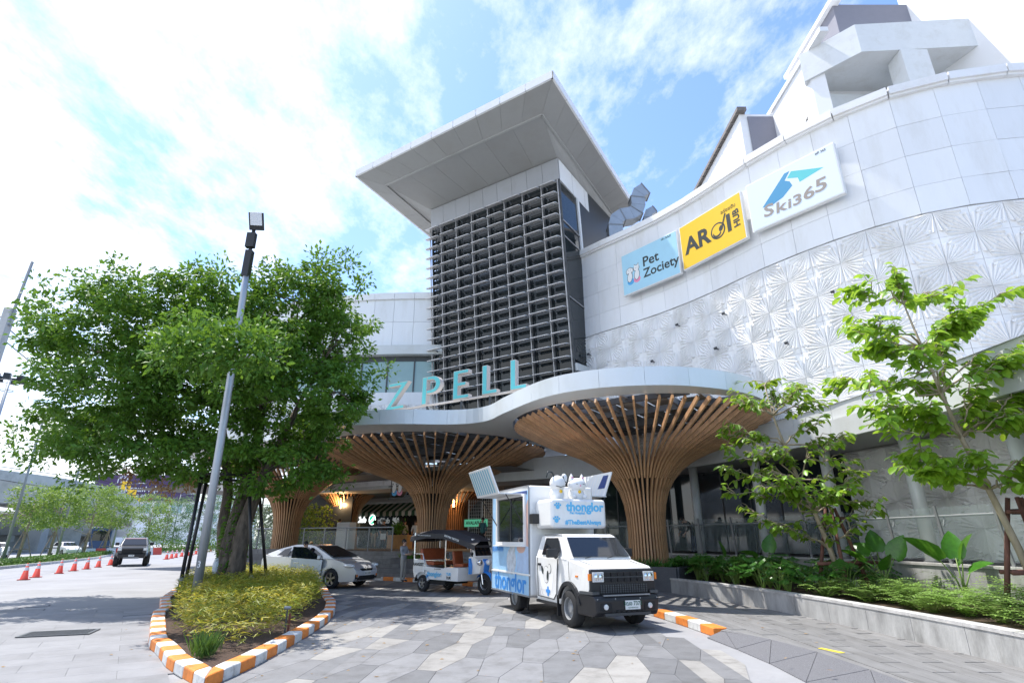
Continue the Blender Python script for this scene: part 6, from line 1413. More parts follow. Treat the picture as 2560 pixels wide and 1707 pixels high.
# ------------------------------------------------------------------ silver hatchback with its front door open
PT = math.atan2(-.39, .92)
pr_ = thing('silver_car', 'silver hatchback with its near front door open and a person beside it', 'car', (-6.55, 23.6, .018), PT); pr_.scale = (1.07, 1.07, 1.07)
low = [(-3.52, .34, .70), (-3.44, .24, .74)] + [(-3.08, .22, .80)] + [(x, z, .86) for x, z in arch(-2.7, (.355, .32), .24)] + [(-2.3, .22, .86), (-.4, .22, .86)] + [(x, z, .86) for x, z in arch(0, (.355, .32), .24)] + [(.42, .22, .80), (.82, .24, .62), (.93, .40, .60), (.92, .58, .62), (.80, .72, .68), (.45, .86, .76), (.02, .97, .80), (-.4, 1.0, .855), (-2.9, 1.04, .83), (-3.40, 1.10, .70), (-3.50, .92, .70)]
MB().loft(low).build('body', M['silver'], pr_, bevel=.04, seg=3)
MB().loft([(.05, .965, .78), (-.55, 1.22, .69), (-1.05, 1.42, .60), (-1.5, 1.475, .57), (-2.0, 1.46, .56), (-2.7, 1.33, .55), (-3.36, 1.11, .62), (-2.9, 1.02, .80), (-.4, .98, .835)]).build('cabin', M['silver'], pr_, bevel=.03)
yp = lambda z: .845 - (z - 1.0) * .575
wshield(pr_, (-.06, 1.03), (-.98, 1.39), .70, .55, M['cglass'], off=.022)
both(pr_, 'side_window', [(-2.05, 1.06), (-1.28, 1.05), (-1.22, 1.36), (-1.5, 1.39), (-2.0, 1.375)], M['cglass'], yp, .022); both(pr_, 'quarter_window', [(-2.65, 1.08), (-2.12, 1.07), (-2.10, 1.36), (-2.4, 1.29)], M['cglass'], yp, .022)
both(pr_, 'front_window', [(-1.2, 1.05), (-.48, 1.04), (-.62, 1.16), (-1.05, 1.345), (-1.18, 1.36)], M['cglass'], yp, .022)
sideplate(pr_, 'door_opening', [(-1.24, .36), (-.42, .36), (-.40, .98), (-1.24, 1.0)], M['blackm'], -.868, .004)
dn = link('front_door', None, pr_, (-.42, -.86, 0), R(-24) + math.pi * 0); dn.rotation_euler = (0, 0, R(36))
dd = MB(); dd.loft([(-1.08, .30, .03), (-.03, .32, .03), (0, .95, .03), (-1.08, 1.02, .03)], cy=-.02); dd.build('door_skin', M['silver'], dn, bevel=.015)
dv = MB(); dv.add([(-1.08, -.03, 1.02), (-.06, -.03, .98), (-.26, .10, 1.17), (-.62, .19, 1.36), (-1.08, .20, 1.40)], [(0, 1, 2, 3, 4)]); dv.build('door_window', M['cglass'], dn)
MB().box((-.90, -.07, .86), (.20, .03, .04)).build('door_handle', M['chrome'], dn); MB().box((-.12, -.16, 1.04), (.12, .2, .14)).build('mirror', M['silver'], dn, bevel=.03)
for s in (-1, 1):
    hl = MB(); hl.add([(.68, s * .70, .80), (.86, s * .60, .66), (.74, s * .765, .68), (.36, s * .80, .86), (.40, s * .76, .89)], [(0, 1, 2, 3, 4)] if s < 0 else [(4, 3, 2, 1, 0)]); 
    hl = MB().ball((.64, s * .70, .755), (.26, .09, .07), 14, 8); hl.build('headlight', M['lamp'], pr_, smooth=True)
    MB().box((.90, s * .56, .40), (.04, .12, .16)).build('fog_light', M['blackm'], pr_); MB().box((.925, s * .56, .43), (.02, .08, .07)).build('fog_lens', M['amber'], pr_)
    wheel(pr_, 0, s * .78, .32, .20, .68); wheel(pr_, -2.7, s * .78, .32, .20, .68)
MB().loft([(.86, .27, .46), (.945, .30, .44), (.95, .42, .44), (.88, .44, .46)]).build('lower_grille', M['blackm'], pr_); MB().loft([(.84, .62, .34), (.925, .58, .30), (.90, .66, .36)]).build('upper_grille', M['blackm'], pr_)
pl2 = MB().box((.955, .0, .50), (.012, .36, .13)).build('number_plate', M['plate'], pr_); text('plate_text', '2กฮ 5589', .085, M['ink'], pl2, (.963, 0, .50), rf, .001)
MB().lathe([(.05, 0), (.07, .012), (.085, 0)], (.90, 0, .70), 16, 'x').build('badge', M['chrome'], pr_)
# ------------------------------------------------------------------ dark lifted pickup coming up the drive
pk_ = thing('pickup', 'dark grey lifted pickup truck driving between the traffic cones', 'pickup', (-26.6, 41.4, .01), math.atan2(-.86, .50))
low = [(-4.0, .70, .88), (-3.62, .62, .90)] + [(x, z, .92) for x, z in arch(-3.22, (.50, .45), .62)] + [(-2.7, .62, .9), (-.52, .62, .9)] + [(x, z, .92) for x, z in arch(0, (.50, .45), .62)] + [(.55, .66, .86), (.86, .70, .80), (.94, 1.0, .84), (.86, 1.22, .84), (.05, 1.30, .86), (-.2, 1.33, .89), (-2.1, 1.36, .90), (-2.2, 1.33, .9), (-4.05, 1.36, .9), (-4.06, .9, .88)]
MB().loft(low).build('body', M['gunmetal'], pk_, bevel=.04)
MB().loft([(-.02, 1.30, .84), (-.62, 1.80, .70), (-.85, 1.88, .68), (-1.9, 1.88, .68), (-2.18, 1.80, .7), (-2.3, 1.34, .86)]).build('cabin', M['gunmetal'], pk_, bevel=.05)
yk = lambda z: .875 - (z - 1.32) * .36
wshield(pk_, (-.10, 1.38), (-.58, 1.78), .74, .64, M['lblue'] if 0 else M['cglass'], off=.02); both(pk_, 'side_window', [(-1.3, 1.40), (-.35, 1.39), (-.68, 1.76), (-1.26, 1.80)], M['cglass'], yk, .02); both(pk_, 'rear_side_window', [(-2.1, 1.42), (-1.38, 1.41), (-1.36, 1.80), (-1.95, 1.78)], M['cglass'], yk, .02)
wshield(pk_, (-.55, 1.745), (-.60, 1.79), .62, .62, M['cone'], 'sun_strip', .026)
MB().loft([(.88, .82, .62), (.965, .84, .60), (.96, 1.14, .60), (.88, 1.16, .62)]).build('grille', M['blackm'], pk_); MB().loft([(.60, .52, .80), (1.0, .56, .74), (1.02, .80, .82), (.7, .84, .90)]).build('bumper', M['black'], pk_, bevel=.03); MB().box((.98, 0, .55), (.1, .9, .10)).build('skid_plate', M['steelg'], pk_)
for s in (-1, 1):
    MB().box((.90, s * .74, 1.10), (.07, .24, .17)).build('headlight', M['lamp'], pk_, bevel=.02); MB().box((-.42, s * 1.03, 1.45), (.12, .24, .2)).build('mirror', M['black'], pk_, bevel=.03)
    wheel(pk_, 0, s * .86, .45, .32, .56, 6); wheel(pk_, -3.22, s * .86, .45, .32, .56, 6)
    MB().bar((-.6, s * .86, .52), (-2.6, s * .86, .52), .10, .06).build('side_step', M['black'], pk_); MB().bar((-.8, s * .55, 1.93), (-1.9, s * .55, 1.93), .04).build('roof_rail', M['black'], pk_)
p3_ = MB().box((1.03, 0, .70), (.012, .34, .12)).build('number_plate', M['plate'], pk_); text('plate_text', '1กว 88', .08, M['ink'], p3_, (1.038, 0, .70), rf, .001)
# ================================================================== PEOPLE
import bmesh
def person(label, loc, rz, shirt, pants, skin='skin', hair='hair', pose='stand', h=1.68, long_hair=False, lean=0.):
    t = thing('person', label, 'person', loc, rz); k = h / 1.70
    J = {'pel': (0, 0, .93), 'wai': (0, 0, 1.08), 'che': (.0, 0, 1.30), 'nec': (0, 0, 1.44), 'chin': (.015, 0, 1.51), 'hea': (.01, 0, 1.60), 'top': (0, 0, 1.67),
         'shl': (0, .17, 1.39), 'shr': (0, -.17, 1.39), 'ell': (-.03, .23, 1.13), 'elr': (-.03, -.23, 1.13), 'wrl': (.05, .24, .90), 'wrr': (.05, -.24, .90), 'hal': (.07, .235, .80), 'har': (.07, -.235, .80),
         'hil': (0, .09, .90), 'hir': (0, -.09, .90), 'knl': (.03, .10, .49), 'knr': (.03, -.10, .49), 'anl': (0, .11, .09), 'anr': (0, -.11, .09), 'tol': (.17, .125, .035), 'tor': (.17, -.125, .035)}
    if pose == 'walk': J.update(knl=(.18, .09, .50), anl=(.16, .10, .10), tol=(.33, .11, .06), knr=(-.05, -.09, .50), anr=(-.25, -.10, .14), tor=(-.09, -.11, .05), ell=(-.12, .24, 1.14), wrl=(-.08, .25, .92), hal=(-.04, .25, .83), elr=(.08, -.24, 1.14), wrr=(.22, -.22, .98), har=(.29, -.21, .92))
    if pose == 'hold': J.update(ell=(.06, .24, 1.12), wrl=(.26, .12, 1.12), hal=(.34, .07, 1.13), elr=(.04, -.24, 1.12), wrr=(.25, -.12, 1.10), har=(.33, -.07, 1.11))
    if pose == 'bend':
        for q in ('wai', 'che', 'nec', 'chin', 'hea', 'top', 'shl', 'shr'):
            x, y, z = J[q]; a = .85; J[q] = (x * math.cos(a) + (z - .93) * math.sin(a), y, .93 + (z - .93) * math.cos(a) - x * math.sin(a))
        J.update(ell=(.40, .22, .98), wrl=(.55, .16, .80), hal=(.60, .13, .72), elr=(.42, -.22, .98), wrr=(.58, -.16, .82), har=(.64, -.13, .75), pel=(-.08, 0, .9))
    if pose == 'phone': J.update(elr=(.02, -.25, 1.12), wrr=(.18, -.12, 1.30), har=(.22, -.08, 1.38))
    Rd = dict(pel=(.15, .11), wai=(.13, .10), che=(.155, .11), nec=(.055, .055), chin=(.075, .07), hea=(.095, .085), top=(.07, .065), shl=(.065, .065), shr=(.065, .065), ell=(.046, .046), elr=(.046, .046), wrl=(.032, .032), wrr=(.032, .032), hal=(.035, .02), har=(.035, .02), hil=(.095, .095), hir=(.095, .095), knl=(.064, .064), knr=(.064, .064), anl=(.044, .044), anr=(.044, .044), tol=(.04, .03), tor=(.04, .03))
    E = [('pel', 'wai'), ('wai', 'che'), ('che', 'nec'), ('nec', 'chin'), ('chin', 'hea'), ('hea', 'top'), ('che', 'shl'), ('che', 'shr'), ('shl', 'ell'), ('shr', 'elr'), ('ell', 'wrl'), ('elr', 'wrr'), ('wrl', 'hal'), ('wrr', 'har'), ('pel', 'hil'), ('pel', 'hir'), ('hil', 'knl'), ('hir', 'knr'), ('knl', 'anl'), ('knr', 'anr'), ('anl', 'tol'), ('anr', 'tor')]
    bm = bmesh.new(); ly = bm.verts.layers.skin.verify(); vs = {}
    for n_, p in J.items(): v = bm.verts.new([c * k for c in p]); v[ly].radius = [q * k for q in Rd[n_]]; vs[n_] = v
    vs['pel'][ly].use_root = True
    for s in 'lr':      # five fingers fanned from each hand
        hnd = np.array(J['ha' + s]); wr = np.array(J['wr' + s]); d = (hnd - wr) / np.linalg.norm(hnd - wr); sd = np.cross(d, [0, 1, .3]); sd /= np.linalg.norm(sd)
        for i in range(5):
            b = hnd + sd * (.028 * (i - 2)) if i < 4 else wr + (hnd - wr) * .5 + sd * .04
            L = (.055, .066, .07, .062, .05)[i]; m1 = b + d * L * .6 + (sd * .02 if i == 4 else 0); 
            v1 = bm.verts.new([c * k for c in m1]); v1[ly].radius = (.011 * k, .011 * k); E2 = bm.edges.new((vs['ha' + s], v1)); v2 = bm.verts.new([c * k for c in m1 + d * L * .5 + np.array([.015, 0, 0])]); v2[ly].radius = (.009 * k, .009 * k); bm.edges.new((v1, v2))
    for a, b in E: bm.edges.new((vs[a], vs[b]))
    me = bpy.data.meshes.new('b'); bm.to_mesh(me); bm.free(); o = link('b', me); sk = o.modifiers.new('s', 'SKIN'); sk.use_smooth_shade = True; sb = o.modifiers.new('u', 'SUBSURF'); sb.levels = 1; sb.render_levels = 1
    dg_ = bpy.context.evaluated_depsgraph_get(); m2 = bpy.data.meshes.new_from_object(o.evaluated_get(dg_)); bpy.data.objects.remove(o); bpy.data.meshes.remove(me)
    m2.materials.clear()
    for q in (skin, shirt, pants, 'shk'): m2.materials.append(M[q])
    hc = np.array(J['hea']) * k; nk = np.array(J['nec']) * k; pl0 = np.array(J['pel']) * k
    for p in m2.polygons:
        c = np.array(p.center); dd = min(np.linalg.norm(c - np.array(J[q]) * k) for q in ('hal', 'har', 'wrl', 'wrr'))
        up = (nk - pl0) / np.linalg.norm(nk - pl0)
        if (c - nk) @ up > -.01: p.material_index = 0
        elif dd < .09 * k: p.material_index = 0
        elif c[2] < .075 * k: p.material_index = 3
        elif (c - pl0) @ up < .0 and c[2] < .95 * k and abs(c[1]) < .21 * k: p.material_index = 2
        else: p.material_index = 1
    link('body', m2, t)
    tp = np.array(J['top']) * k; hv = (hc - np.array(J['chin']) * k)
    hb = MB().ball(tuple(hc * .5 + tp * .5 + np.array([-.022, 0, .0])), (.105 * k, .095 * k, .105 * k), 14, 10)
    if long_hair: hb.ball(tuple(hc + np.array([-.07, 0, -.12])), (.06, .09, .18), 10, 8)
    hb.build('hair', M[hair], t, smooth=True); MB().ball(tuple(hc + np.array([.10 * k, 0, -.01])), (.016, .013, .02), 8, 6).build('nose', M[skin], t, smooth=True)
    for s in (-1, 1): MB().ball(tuple(hc + np.array([.085 * k, s * .032, .015])), .009, 6, 4).build('eye', M['ink'], t); MB().ball(tuple(hc + np.array([0, s * .09 * k, 0])), (.02, .012, .03), 6, 5).build('ear', M[skin], t)
    return t
cd = lambda x, y: math.atan2(-y, -x)
person('man in a white shirt standing at the open door of the silver car', (-8.17, 23.3, .02), R(-20), 'shw', 'jean', pose='hold', h=1.66)
p_ = person('man seen from behind with a grey backpack at the entrance', (-10.7, 36.0, 1.22), R(60), 'shg', 'khaki', h=1.72)
MB().ball((-.20, 0, 1.22), (.11, .17, .24), 12, 8).build('backpack', mat('backpack', (.05, .05, .055), .8), p_, smooth=True)
p_ = person('woman in black carrying a white shopping bag out of the entrance', (-7.7, 34.9, 1.22), R(-70), 'shk', 'shk', pose='walk', h=1.62, long_hair=True)
tag(MB().box((0, 0, 0), (.30, .09, .34), R(20)).build('shopping_bag', M['wmatte'], loc=(-7.62, 34.55, 1.92)), 'white shopping bag held by the woman in black', 'bag')
person('shopper in a pale top standing deep in the entrance hall', (-6.9, 37.4, 1.22), R(-60), 'shg', 'jean', h=1.66)
person('shopper in dark clothes beside the club entrance glass', (-6.1, 38.2, 1.22), R(200), 'shk', 'jean', h=1.7)
person('person in a grey shirt standing behind the rear of the tuk-tuk', (-4.45, 24.3, .16), R(-25), 'shg', 'khaki', pose='hold', h=1.6)
person('person in a dark shirt standing by the display cage', (-1.6, 31.8, 1.22), R(-120), 'cloth2', 'shk', pose='phone', h=1.66)
person('person in black standing left of the truck hatch', (-.7, 31.4, 1.22), R(150), 'shk', 'jean', h=1.72)
person('shopper in a white top walking out past the wooden planter box', (-5.9, 35.6, 1.22), R(-80), 'shw', 'jean', pose='walk', h=1.6, long_hair=True)
person('shopper in a teal top looking at the striped-awning shop', (-8.9, 37.6, 1.22), R(70), 'cloth2', 'khaki', h=1.68)
person('worker in black bending behind the glass balustrade', (7.75, 24.9, 1.22), R(200), 'shk', 'jean', pose='bend', h=1.7)
person('person with straw-coloured hat standing behind the silver car', (-9.2, 26.9, .1), R(-60), 'shw', 'khaki', h=1.55, hair='dryleaf')
# ================================================================== TRAFFIC CONES
cnm = MB().lathe([(.02, .70), (.035, .70), (.155, .04), (.17, .03)], n=18).mesh('cone_body', M['cone'], True); cb1 = MB().lathe([(.0775, .53), (.108, .40)], n=18).mesh('white_band', M['conew'], True); cb0 = MB().lathe([(.044, .67), (.060, .60)], n=18).mesh('white_band', M['conew'], True)
bsm = MB().box((0, 0, .018), (.40, .40, .036)).mesh('base', M['cone'])
def cone(p, label, grp, s=1.0):
    t = thing('traffic_cone', label, 'traffic cone', (p[0], p[1], .005), rng.uniform(0, 1), grp); t.scale = (s, s, s * 1.02)
    link('body', cnm, t); link('base', bsm, t); a = link('white_band', cb1, t); a.scale = (1.02, 1.02, 1); a = link('white_band', cb0, t); a.scale = (1.03, 1.03, 1)
od = ['nearest', 'second nearest', 'third nearest', 'fourth nearest', 'fifth nearest', 'sixth nearest', 'seventh nearest', 'eighth nearest', 'ninth nearest', 'tenth nearest']
for i, p in enumerate([(-22.63, 27.78), (-23.51, 29.55), (-24.85, 32.77), (-25.95, 35.28), (-26.71, 37.39), (-27.67, 39.77), (-28.9, 42.74)]): cone(p, f'red traffic cone with white bands, {od[i]} in the row left of the pickup', 'cones left of the pickup', 1.0)
for i, p in enumerate([(-31.8, 54.5), (-32.8, 57), (-33.8, 59.5), (-35.2, 63), (-36.2, 66), (-37.4, 69), (-38.8, 72.5), (-43.5, 84), (-45.5, 89)]): cone(p, f'distant red traffic cone, {od[i]} in the row beyond the pickup', 'cones beyond the pickup', 1.05)
# ================================================================== LEFT BACKGROUND
verge_in = catmull([(-29.5, 30), (-32.2, 37.5), (-35.5, 46.4), (-39.5, 56), (-44.7, 67), (-52, 95), (-60, 130)]); verge_in, _ = resample(verge_in, step=1.5)
vo = offs(verge_in, 6.5)
struct(MB().prism([tuple(p) for p in verge_in] + [tuple(p) for p in vo[::-1]], .0, .14).build('verge', M['grass']))
kv = thing('verge_kerb', 'grey kerb along the planted verge left of the drive', 'kerb')
for i in range(len(verge_in) - 1):
    a, b = verge_in[i], verge_in[i + 1]; d = (b - a); n_ = np.array([d[1], -d[0]]) / np.linalg.norm(d) * .18
    MB().prism([tuple(a), tuple(b), tuple(b + n_), tuple(a + n_)], 0, .17).build('kerb_stone', M['capconc'], kv)
P = []; Dd = []
for i in range(len(verge_in) - 1):
    a, b = verge_in[i], vo[i]
    n = 420 if i < 40 else 160
    for _ in range(n):
        q = nrg.random(); c = a + (verge_in[i + 1] - a) * nrg.random() + (b - a) * (.03 + .22 * q); P.append((*c, .14 + nrg.uniform(.02, .34))); Dd.append((nrg.normal(), nrg.normal(), nrg.uniform(0, 1)))
V, F = leaves(np.array(P), np.array(Dd), nrg.uniform(.10, .22, len(P)), .5); tag(np_mesh('low_hedge', V, F, M['hedge']), 'low clipped green hedge along the verge left of the drive', 'hedge', kind='stuff')
struct(MB().prism([(-300, 20), (-44, 20), (-48, 60), (-62, 110), (-80, 160), (-300, 260)], .003, .01).build('lower_road', M['greyroad']))
def street_pole(x, y, hgt, label, az):
    t = thing('street_light', label, 'street light', (x, y, .1), az)
    MB().tube([(0, 0, 0), (0, 0, hgt)], [.13, .07], 10).build('pole', M['steelg'], t, smooth=True); MB().bar((0, 0, hgt - .1), (1.5, 0, hgt + .1), .07).build('arm', M['steelg'], t); MB().box((1.8, 0, hgt + .12), (.9, .28, .1)).build('lamp_head', M['galv'], t, bevel=.03)
for (x, y, hg, l) in ((-42.7, 49.7, 13.5, 'tall grey street light nearest the left edge of the picture'), (-46.9, 60.9, 13, 'tall grey street light second from the left edge'), (-51.6, 76, 8.6, 'grey street light left of the pickup roof'), (-58, 100, 9, 'distant street light above the pickup'), (-66, 128, 9.5, 'farthest street light behind the verge trees')): street_pole(x, y, hg, l, .3)
def far_tree(x, y, hgt, r, label, m='leafF', sparse=1., seed=0, props=True, low=.35):
    rn = np.random.default_rng(seed); t = thing('verge_tree', label, 'tree', (x, y, .14), 0, 'trees along the verge')
    tb = MB(); tb.tube([(0, 0, 0), (.1, 0, hgt * .45), (.05, .1, hgt * .8)], [.11, .08, .03], 7)
    for k in range(9): a = rn.uniform(0, 6.28); z = hgt * rn.uniform(.25, .7); tb.tube([(.08, 0, z), (r * .75 * math.cos(a), r * .75 * math.sin(a), z + hgt * rn.uniform(.1, .3))], [.035, .01], 4)
    tb.build('trunk', M['barkl'], t, smooth=True)
    C = []; D = []
    for k in range(int(120 * sparse)):
        a = rn.uniform(0, 6.28); q = rn.uniform(.2, 1) ** .5; zz_ = rn.uniform(low, 1); rr = r * q * (1 - .5 * abs(zz_ - .6)) ; c = np.array([rr * math.cos(a), rr * math.sin(a), zz_ * hgt]); m_ = int(rn.integers(18, 44)); p = rn.normal(0, .24, (m_, 3)) * [1, 1, .55]; C.append(c + p); D.append(p + rn.normal(0, .1, (m_, 3)))
    C = np.concatenate(C); D = np.concatenate(D); V, F = leaves(C, D, rn.uniform(.16, .32, len(C)), .5); c = np_mesh('crown', V, F, M[m], t); c['kind'] = 'stuff'
    if props:
        for a in (.3, 2.4, 4.5): MB().tube([(.95 * math.cos(a), .95 * math.sin(a), 0), (.1 * math.cos(a), .1 * math.sin(a), 2.3)], .05, 5).build('prop_pole', M['propg'], t)
        for a, b in ((.3, 2.4), (2.4, 4.5), (4.5, .3)): MB().tube([(.62 * math.cos(a), .62 * math.sin(a), .8), (.62 * math.cos(b), .62 * math.sin(b), .8)], .04, 5).build('prop_rail', M['propg'], t)
ft = [(-44.5, 45.5, 6.5, 1.8, .7, 'leafF', 'sparse verge tree cut by the left edge of the picture'), (-43.2, 51.8, 6.2, 2.1, .75, 'leafF', 'sparse propped verge tree between the two tall street lights'), (-45.0, 57.5, 6.4, 2.2, .8, 'leafF', 'sparse propped verge tree just right of the second tall street light'), (-47.5, 65.5, 7.4, 2.5, 1.0, 'leafF', 'leafy propped verge tree left of the small street light'), (-49.5, 71.5, 7.0, 2.3, .9, 'leafF', 'leafy propped verge tree just left of the pickup'), (-52.5, 84, 7.6, 2.8, 1.2, 'leafF', 'yellow-green verge tree behind the pickup cab'), (-56.5, 95, 8.2, 3.4, 1.4, 'leafF2', 'dark green round verge tree right of the pickup'), (-57.5, 108, 9.6, 4.0, 1.6, 'leafF2', 'tall dark verge tree left of the tree frame'), (-55, 118, 9.5, 3.8, 1.5, 'leafF', 'light green tree beside the tree frame legs'), (-50, 122, 8.5, 3.6, 1.4, 'leafF2', 'dark green tree seen between lamp post and trunks')]
for i, (x, y, hg, r, s, m, l) in enumerate(ft): far_tree(x, y, hg, r, l, m, s, 40 + i, props=i < 6, low=.42 if i < 5 else .16)
# hedge on the right of the drive, far off
P = nrg.uniform(0, 1, (5200, 3)) * [26, 3.2, 1.5]; P = np.stack([-44 + P[:, 0] * .35 - P[:, 1], 76 + P[:, 0] * 1.5, .1 + P[:, 2]], 1); V, F = leaves(P, nrg.normal(0, 1, P.shape), nrg.uniform(.2, .4, len(P)), .5); tag(np_mesh('far_hedge', V, F, M['hedge']), 'clipped hedge at the far end of the drive', 'hedge', kind='stuff')
# overpass
def deck(label, L, ztop, wd, th, par=.9):
    t = thing('overpass', label, 'overpass'); Q = catmull(L); Q, _ = resample(Q, step=3)
    Z = Q[:, 2]; P2 = Q[:, :2]; B = offs(P2, wd); Bi_ = offs(P2, .9); b = MB(); n = len(P2)
    for i in range(n - 1):
        j = i + 1
        b.quad((*P2[i], Z[i] - th * .12), (*P2[j], Z[j] - th * .12), (*P2[j], Z[j] + par), (*P2[i], Z[i] + par)); b.quad((*P2[i], Z[i] + par), (*P2[j], Z[j] + par), (*offs(P2, .3)[j], Z[j] + par), (*offs(P2, .3)[i], Z[i] + par))
        b.quad((*P2[i], Z[i] - th * .12), (*Bi_[i], Z[i] - th), (*Bi_[j], Z[j] - th), (*P2[j], Z[j] - th * .12)); b.quad((*Bi_[i], Z[i] - th), (*B[i], Z[i] - th), (*B[j], Z[j] - th), (*Bi_[j], Z[j] - th)); b.quad((*P2[i], Z[i]), (*P2[j], Z[j]), (*B[j], Z[j]), (*B[i], Z[i]))
    b.build('deck', M['roadconc'], t)
    MB().tube([(*p, z + par + .35) for p, z in zip(P2, Z)], .05, 5).build('parapet_rail', M['steel'], t)
    for i in range(4, n, 9):
        c = (P2[i] + B[i]) / 2; MB().box((c[0], c[1], (Z[i] - th) / 2), (1.6, 2.2, Z[i] - th), .3).build('pier', M['roadconc'], t); MB().box((c[0], c[1], Z[i] - th - .5), (wd * .7, 1.8, 1.0), .3).build('pier_head', M['roadconc'], t)
    return t
deck('high concrete expressway overpass curving away behind the verge trees', [(-66, 20, 8.6), (-63.5, 50, 8.8), (-63, 68, 8.9), (-64, 84, 8.9), (-70, 104, 8.5), (-80, 124, 7.4), (-94, 140, 6.5)], 9, 9, 2.9)
deck('lower concrete ramp passing under the high overpass', [(-74, 20, 3.4), (-72, 60, 3.6), (-74, 95, 3.6), (-84, 130, 3.4)], 4, 8, 1.3)
sh = thing('white_shed', 'long white-roofed shed beyond the lower ramp', 'building', (-84, 82, 0), R(80)); MB().loft([(-22, 5.4, 6), (22, 5.4, 6), (22, 6.4, 6.2), (18, 7.2, 2), (-18, 7.2, 2), (-22, 6.4, 6.2)]).build('roof', M['mwhite'], sh); MB().box((0, 0, 2.7), (42, 11, 5.4)).build('wall', M['roadconc'], sh)
# distant block with purple billboard
fb = thing('distant_block', 'distant white building carrying a purple billboard', 'building', (-124, 196, 0), R(8))
MB().box((0, 6, 7), (40, 12, 14)).build('wall', M['mwhite'], fb)
bbm = MB().box((-1, -.6, 18.2), (34, 1.0, 8.6)).build('billboard', M['purple'], fb)
text('billboard_text', 'ที่ใช่', 3.0, M['pwhite'], bbm, (-9, -1.14, 20.6), ext=.02); text('billboard_text', 'เหมือน กาแฟ กรุ่น', 2.3, M['pwhite'], bbm, (-5, -1.14, 17.6), ext=.02, bold=.03); text('billboard_text', '18.40', 1.8, M['pwhite'], bbm, (-3, -1.14, 15.3), ext=.02)
for x in range(-16, 19, 5): w_ = MB().box((x, -.03, 11.5), (3.6, .1, 3)).build('window', M['sglass'], fb); MB().box((x, -.1, 11.5), (.15, .06, 3)).build('window_bar', M['pwhite'], w_)
tb_ = thing('distant_tower', 'pale distant slab building behind the tree trunks', 'building', (-88, 178, 0), R(5)); MB().box((0, 4, 10), (13, 8, 20)).build('wall', M['mwhite'], tb_)
for i in range(4):
    for j in range(3): MB().box((-4 + j * 4, -.05, 4 + i * 3.6), (2.4, .12, 1.8)).build('window', M['sglass'], tb_)
# chevron signs on the overpass end
for i, (x, y, z, l) in enumerate(((-72, 106, 11.1, 'yellow chevron sign on the overpass bend, leftmost of three'), (-76.0, 114, 10.2, 'yellow chevron sign on the overpass bend, middle of three'), (-76.5, 116.5, 8.8, 'yellow chevron sign on the overpass bend, lowest of three'))):
    t = thing('chevron_sign', l, 'sign', (x, y, z), R(20)); MB().box((0, 0, 0), (1.5, .06, 1.6)).build('board', M['yellow'], t); flat(t, 'chevron', [(.35, .65), (-.35, 0), (.35, -.65), (.62, -.65), (-.02, 0), (.62, .65)], M['ink'], -.04); MB().bar((0, .06, -.6), (-.4, .06, -2.2), .1).build('post', M['galv'], t)
# parked and passing cars on the lower road
def small_car(label, x, y, rz, m, z=.012):
    t = thing('distant_car', label, 'car', (x, y, z), rz)
    MB().loft([(-3.4, .35, .8), (-3.0, .25, .82)] + [(q, w, .86) for q, w in arch(-2.6, (.36, .33), .26, 6)] + [(-2.2, .25, .85), (-.4, .25, .85)] + [(q, w, .86) for q, w in arch(0, (.36, .33), .26, 6)] + [(.75, .28, .7), (.85, .62, .74), (.5, .88, .8), (-.2, .98, .84), (-3.3, 1.02, .8)]).build('body', m, t, bevel=.05)
    MB().loft([(-.2, .97, .78), (-.9, 1.44, .6), (-2.3, 1.46, .6), (-3.1, 1.0, .74)]).build('cabin', m, t, bevel=.05); wshield(t, (-.3, 1.04), (-.82, 1.38), .70, .58, M['cglass'], off=.02); both(t, 'side_window', [(-2.5, 1.05), (-.6, 1.05), (-.95, 1.38), (-2.2, 1.40)], M['cglass'], lambda q: .80 - (q - .97) * .42, .02)
    for s in (-1, 1):
        for q in (0, -2.6): wheel(t, q, s * .76, .32, .2)
        MB().ball((.66, s * .58, .70), (.14, .16, .08), 8, 6).build('headlight', M['lamp'], t)
small_car('white car farther back on the lower road at the left edge', -50.5, 57.5, R(-55), M['wpaint']); small_car('grey car nearer on the lower road behind the propped tree', -47.8, 53.5, R(-55), M['silver']); small_car('small white car parked by the striped barriers', -49.8, 66.5, R(-30), M['wpaint'])
bs = thing('parked_bus', 'dark blue bus parked under the high overpass', 'bus', (-60, 86, 0), R(-60)); MB().box((0, 0, 1.9), (8, 2.4, 2.9)).build('body', mat('bus_blue', (.03, .07, .16), .4), bs, bevel=.1); MB().box((0, -1.21, 2.4), (7.2, .03, 1.0)).build('window_band', M['cglass'], bs); MB().box((4.02, 0, 2.2), (.03, 2.0, 1.3)).build('windscreen', M['cglass'], bs); MB().box((0, -1.22, 1.2), (7.8, .02, .2)).build('stripe', M['korange'], bs)
for s in (-1, 1):
    for q in (-2.6, 2.6): wheel(bs, q, s * 1.05, .48, .3)
bar_ = thing('water_barrier', 'row of red and white striped plastic barriers on the lower road', 'barrier', (-46.3, 64, 0), R(58))
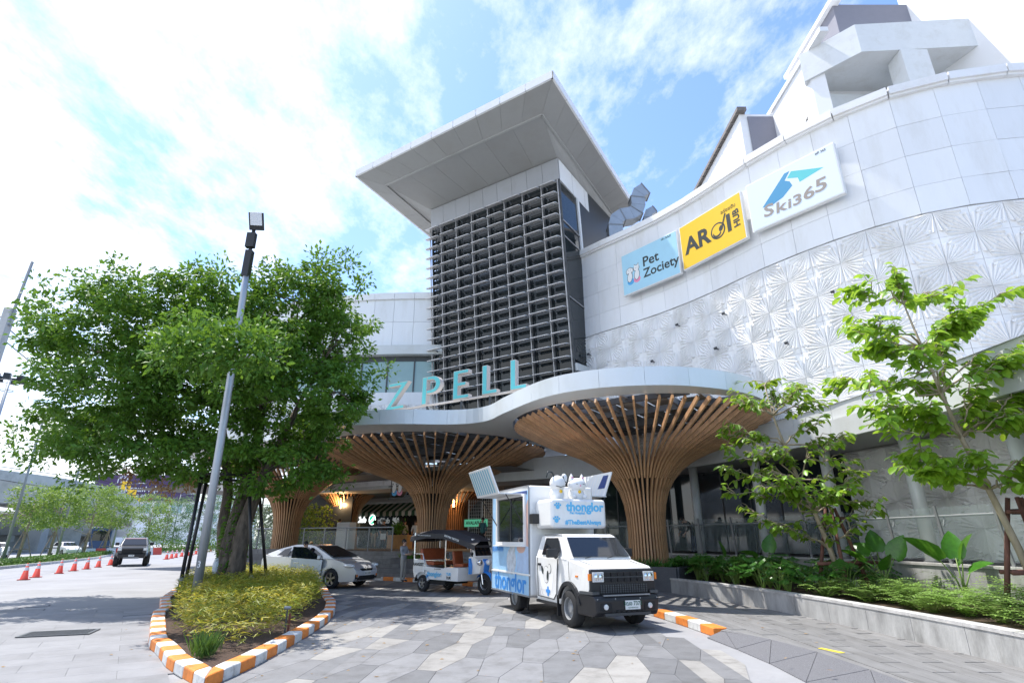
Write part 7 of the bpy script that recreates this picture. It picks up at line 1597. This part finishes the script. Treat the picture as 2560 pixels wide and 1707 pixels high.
for i in range(8): MB().loft([(i * 1.0, .0, .24), (i * 1.0 + .96, .0, .24), (i * 1.0 + .96, .35, .14), (i * 1.0 + .9, .8, .08), (i * 1.0 + .06, .8, .08), (i * 1.0, .35, .14)]).build('segment', M['kred' if i % 2 else 'kwhite'], bar_)
# utility pole, high mast, cables
up = thing('utility_pole', 'square concrete utility pole with steel crossarm at the left edge', 'utility pole', (-27.6, 28, 0)); MB().prism([(-.2, -.2), (.2, -.2), (.2, .2), (-.2, .2)], 0, 13.7).build('pole', M['roadconc'], up); MB().bar((.16, 0, 12.9), (.35, 0, 16.6), .1).build('rod', M['steelg'], up); MB().bar((-1.8, 0, 12.75), (.3, 0, 12.75), .12).build('crossarm', M['steelg'], up); MB().bar((-1.2, 0, 12.8), (-.1, 0, 13.4), .04).build('brace', M['steelg'], up)
hm = thing('floodlight_mast', 'high mast with a ring of floodlights at the left edge', 'light mast', (-75.5, 80, 0)); MB().tube([(0, 0, 0), (0, 0, 24.4)], [.35, .2], 10).build('mast', M['galv'], hm, smooth=True); MB().lathe([(1.3, -.05), (1.4, 0), (1.3, .05)], (0, 0, 24), 16).build('ring', M['steel'], hm); MB().lathe([(.8, -.05), (.9, 0), (.8, .05)], (0, 0, 22.6), 16).build('ring', M['steel'], hm)
for k in range(6): a = k * 1.047; MB().box((1.7 * math.cos(a), 1.7 * math.sin(a), 24.4), (.8, .8, .9), a).build('floodlight', M['black'], hm)
cw = [((-27.6, 28, 12.7), (-60, 120, 11)), ((-28.6, 28, 12.7), (-61, 120, 11)), ((-75.5, 60, 15), (-48, 140, 9)), ((-75, 60, 14), (-47, 140, 8.4)), ((-62, 40, 12), (-52, 80, 7.5))]
for i, (a, b) in enumerate(cw):
    P = [tuple(np.array(a) + (np.array(b) - np.array(a)) * t - np.array([0, 0, 1.6 * math.sin(math.pi * t)])) for t in np.linspace(0, 1, 14)]
    tag(MB().tube(P, .035, 4).build('overhead_cable', M['blackm']), ['overhead cable from the utility pole, outer of the pair', 'overhead cable from the utility pole, inner of the pair', 'overhead cable crossing above the overpass, upper of the pair', 'overhead cable crossing above the overpass, lower of the pair', 'short overhead cable running down past the tall street lights'][i], 'cable')
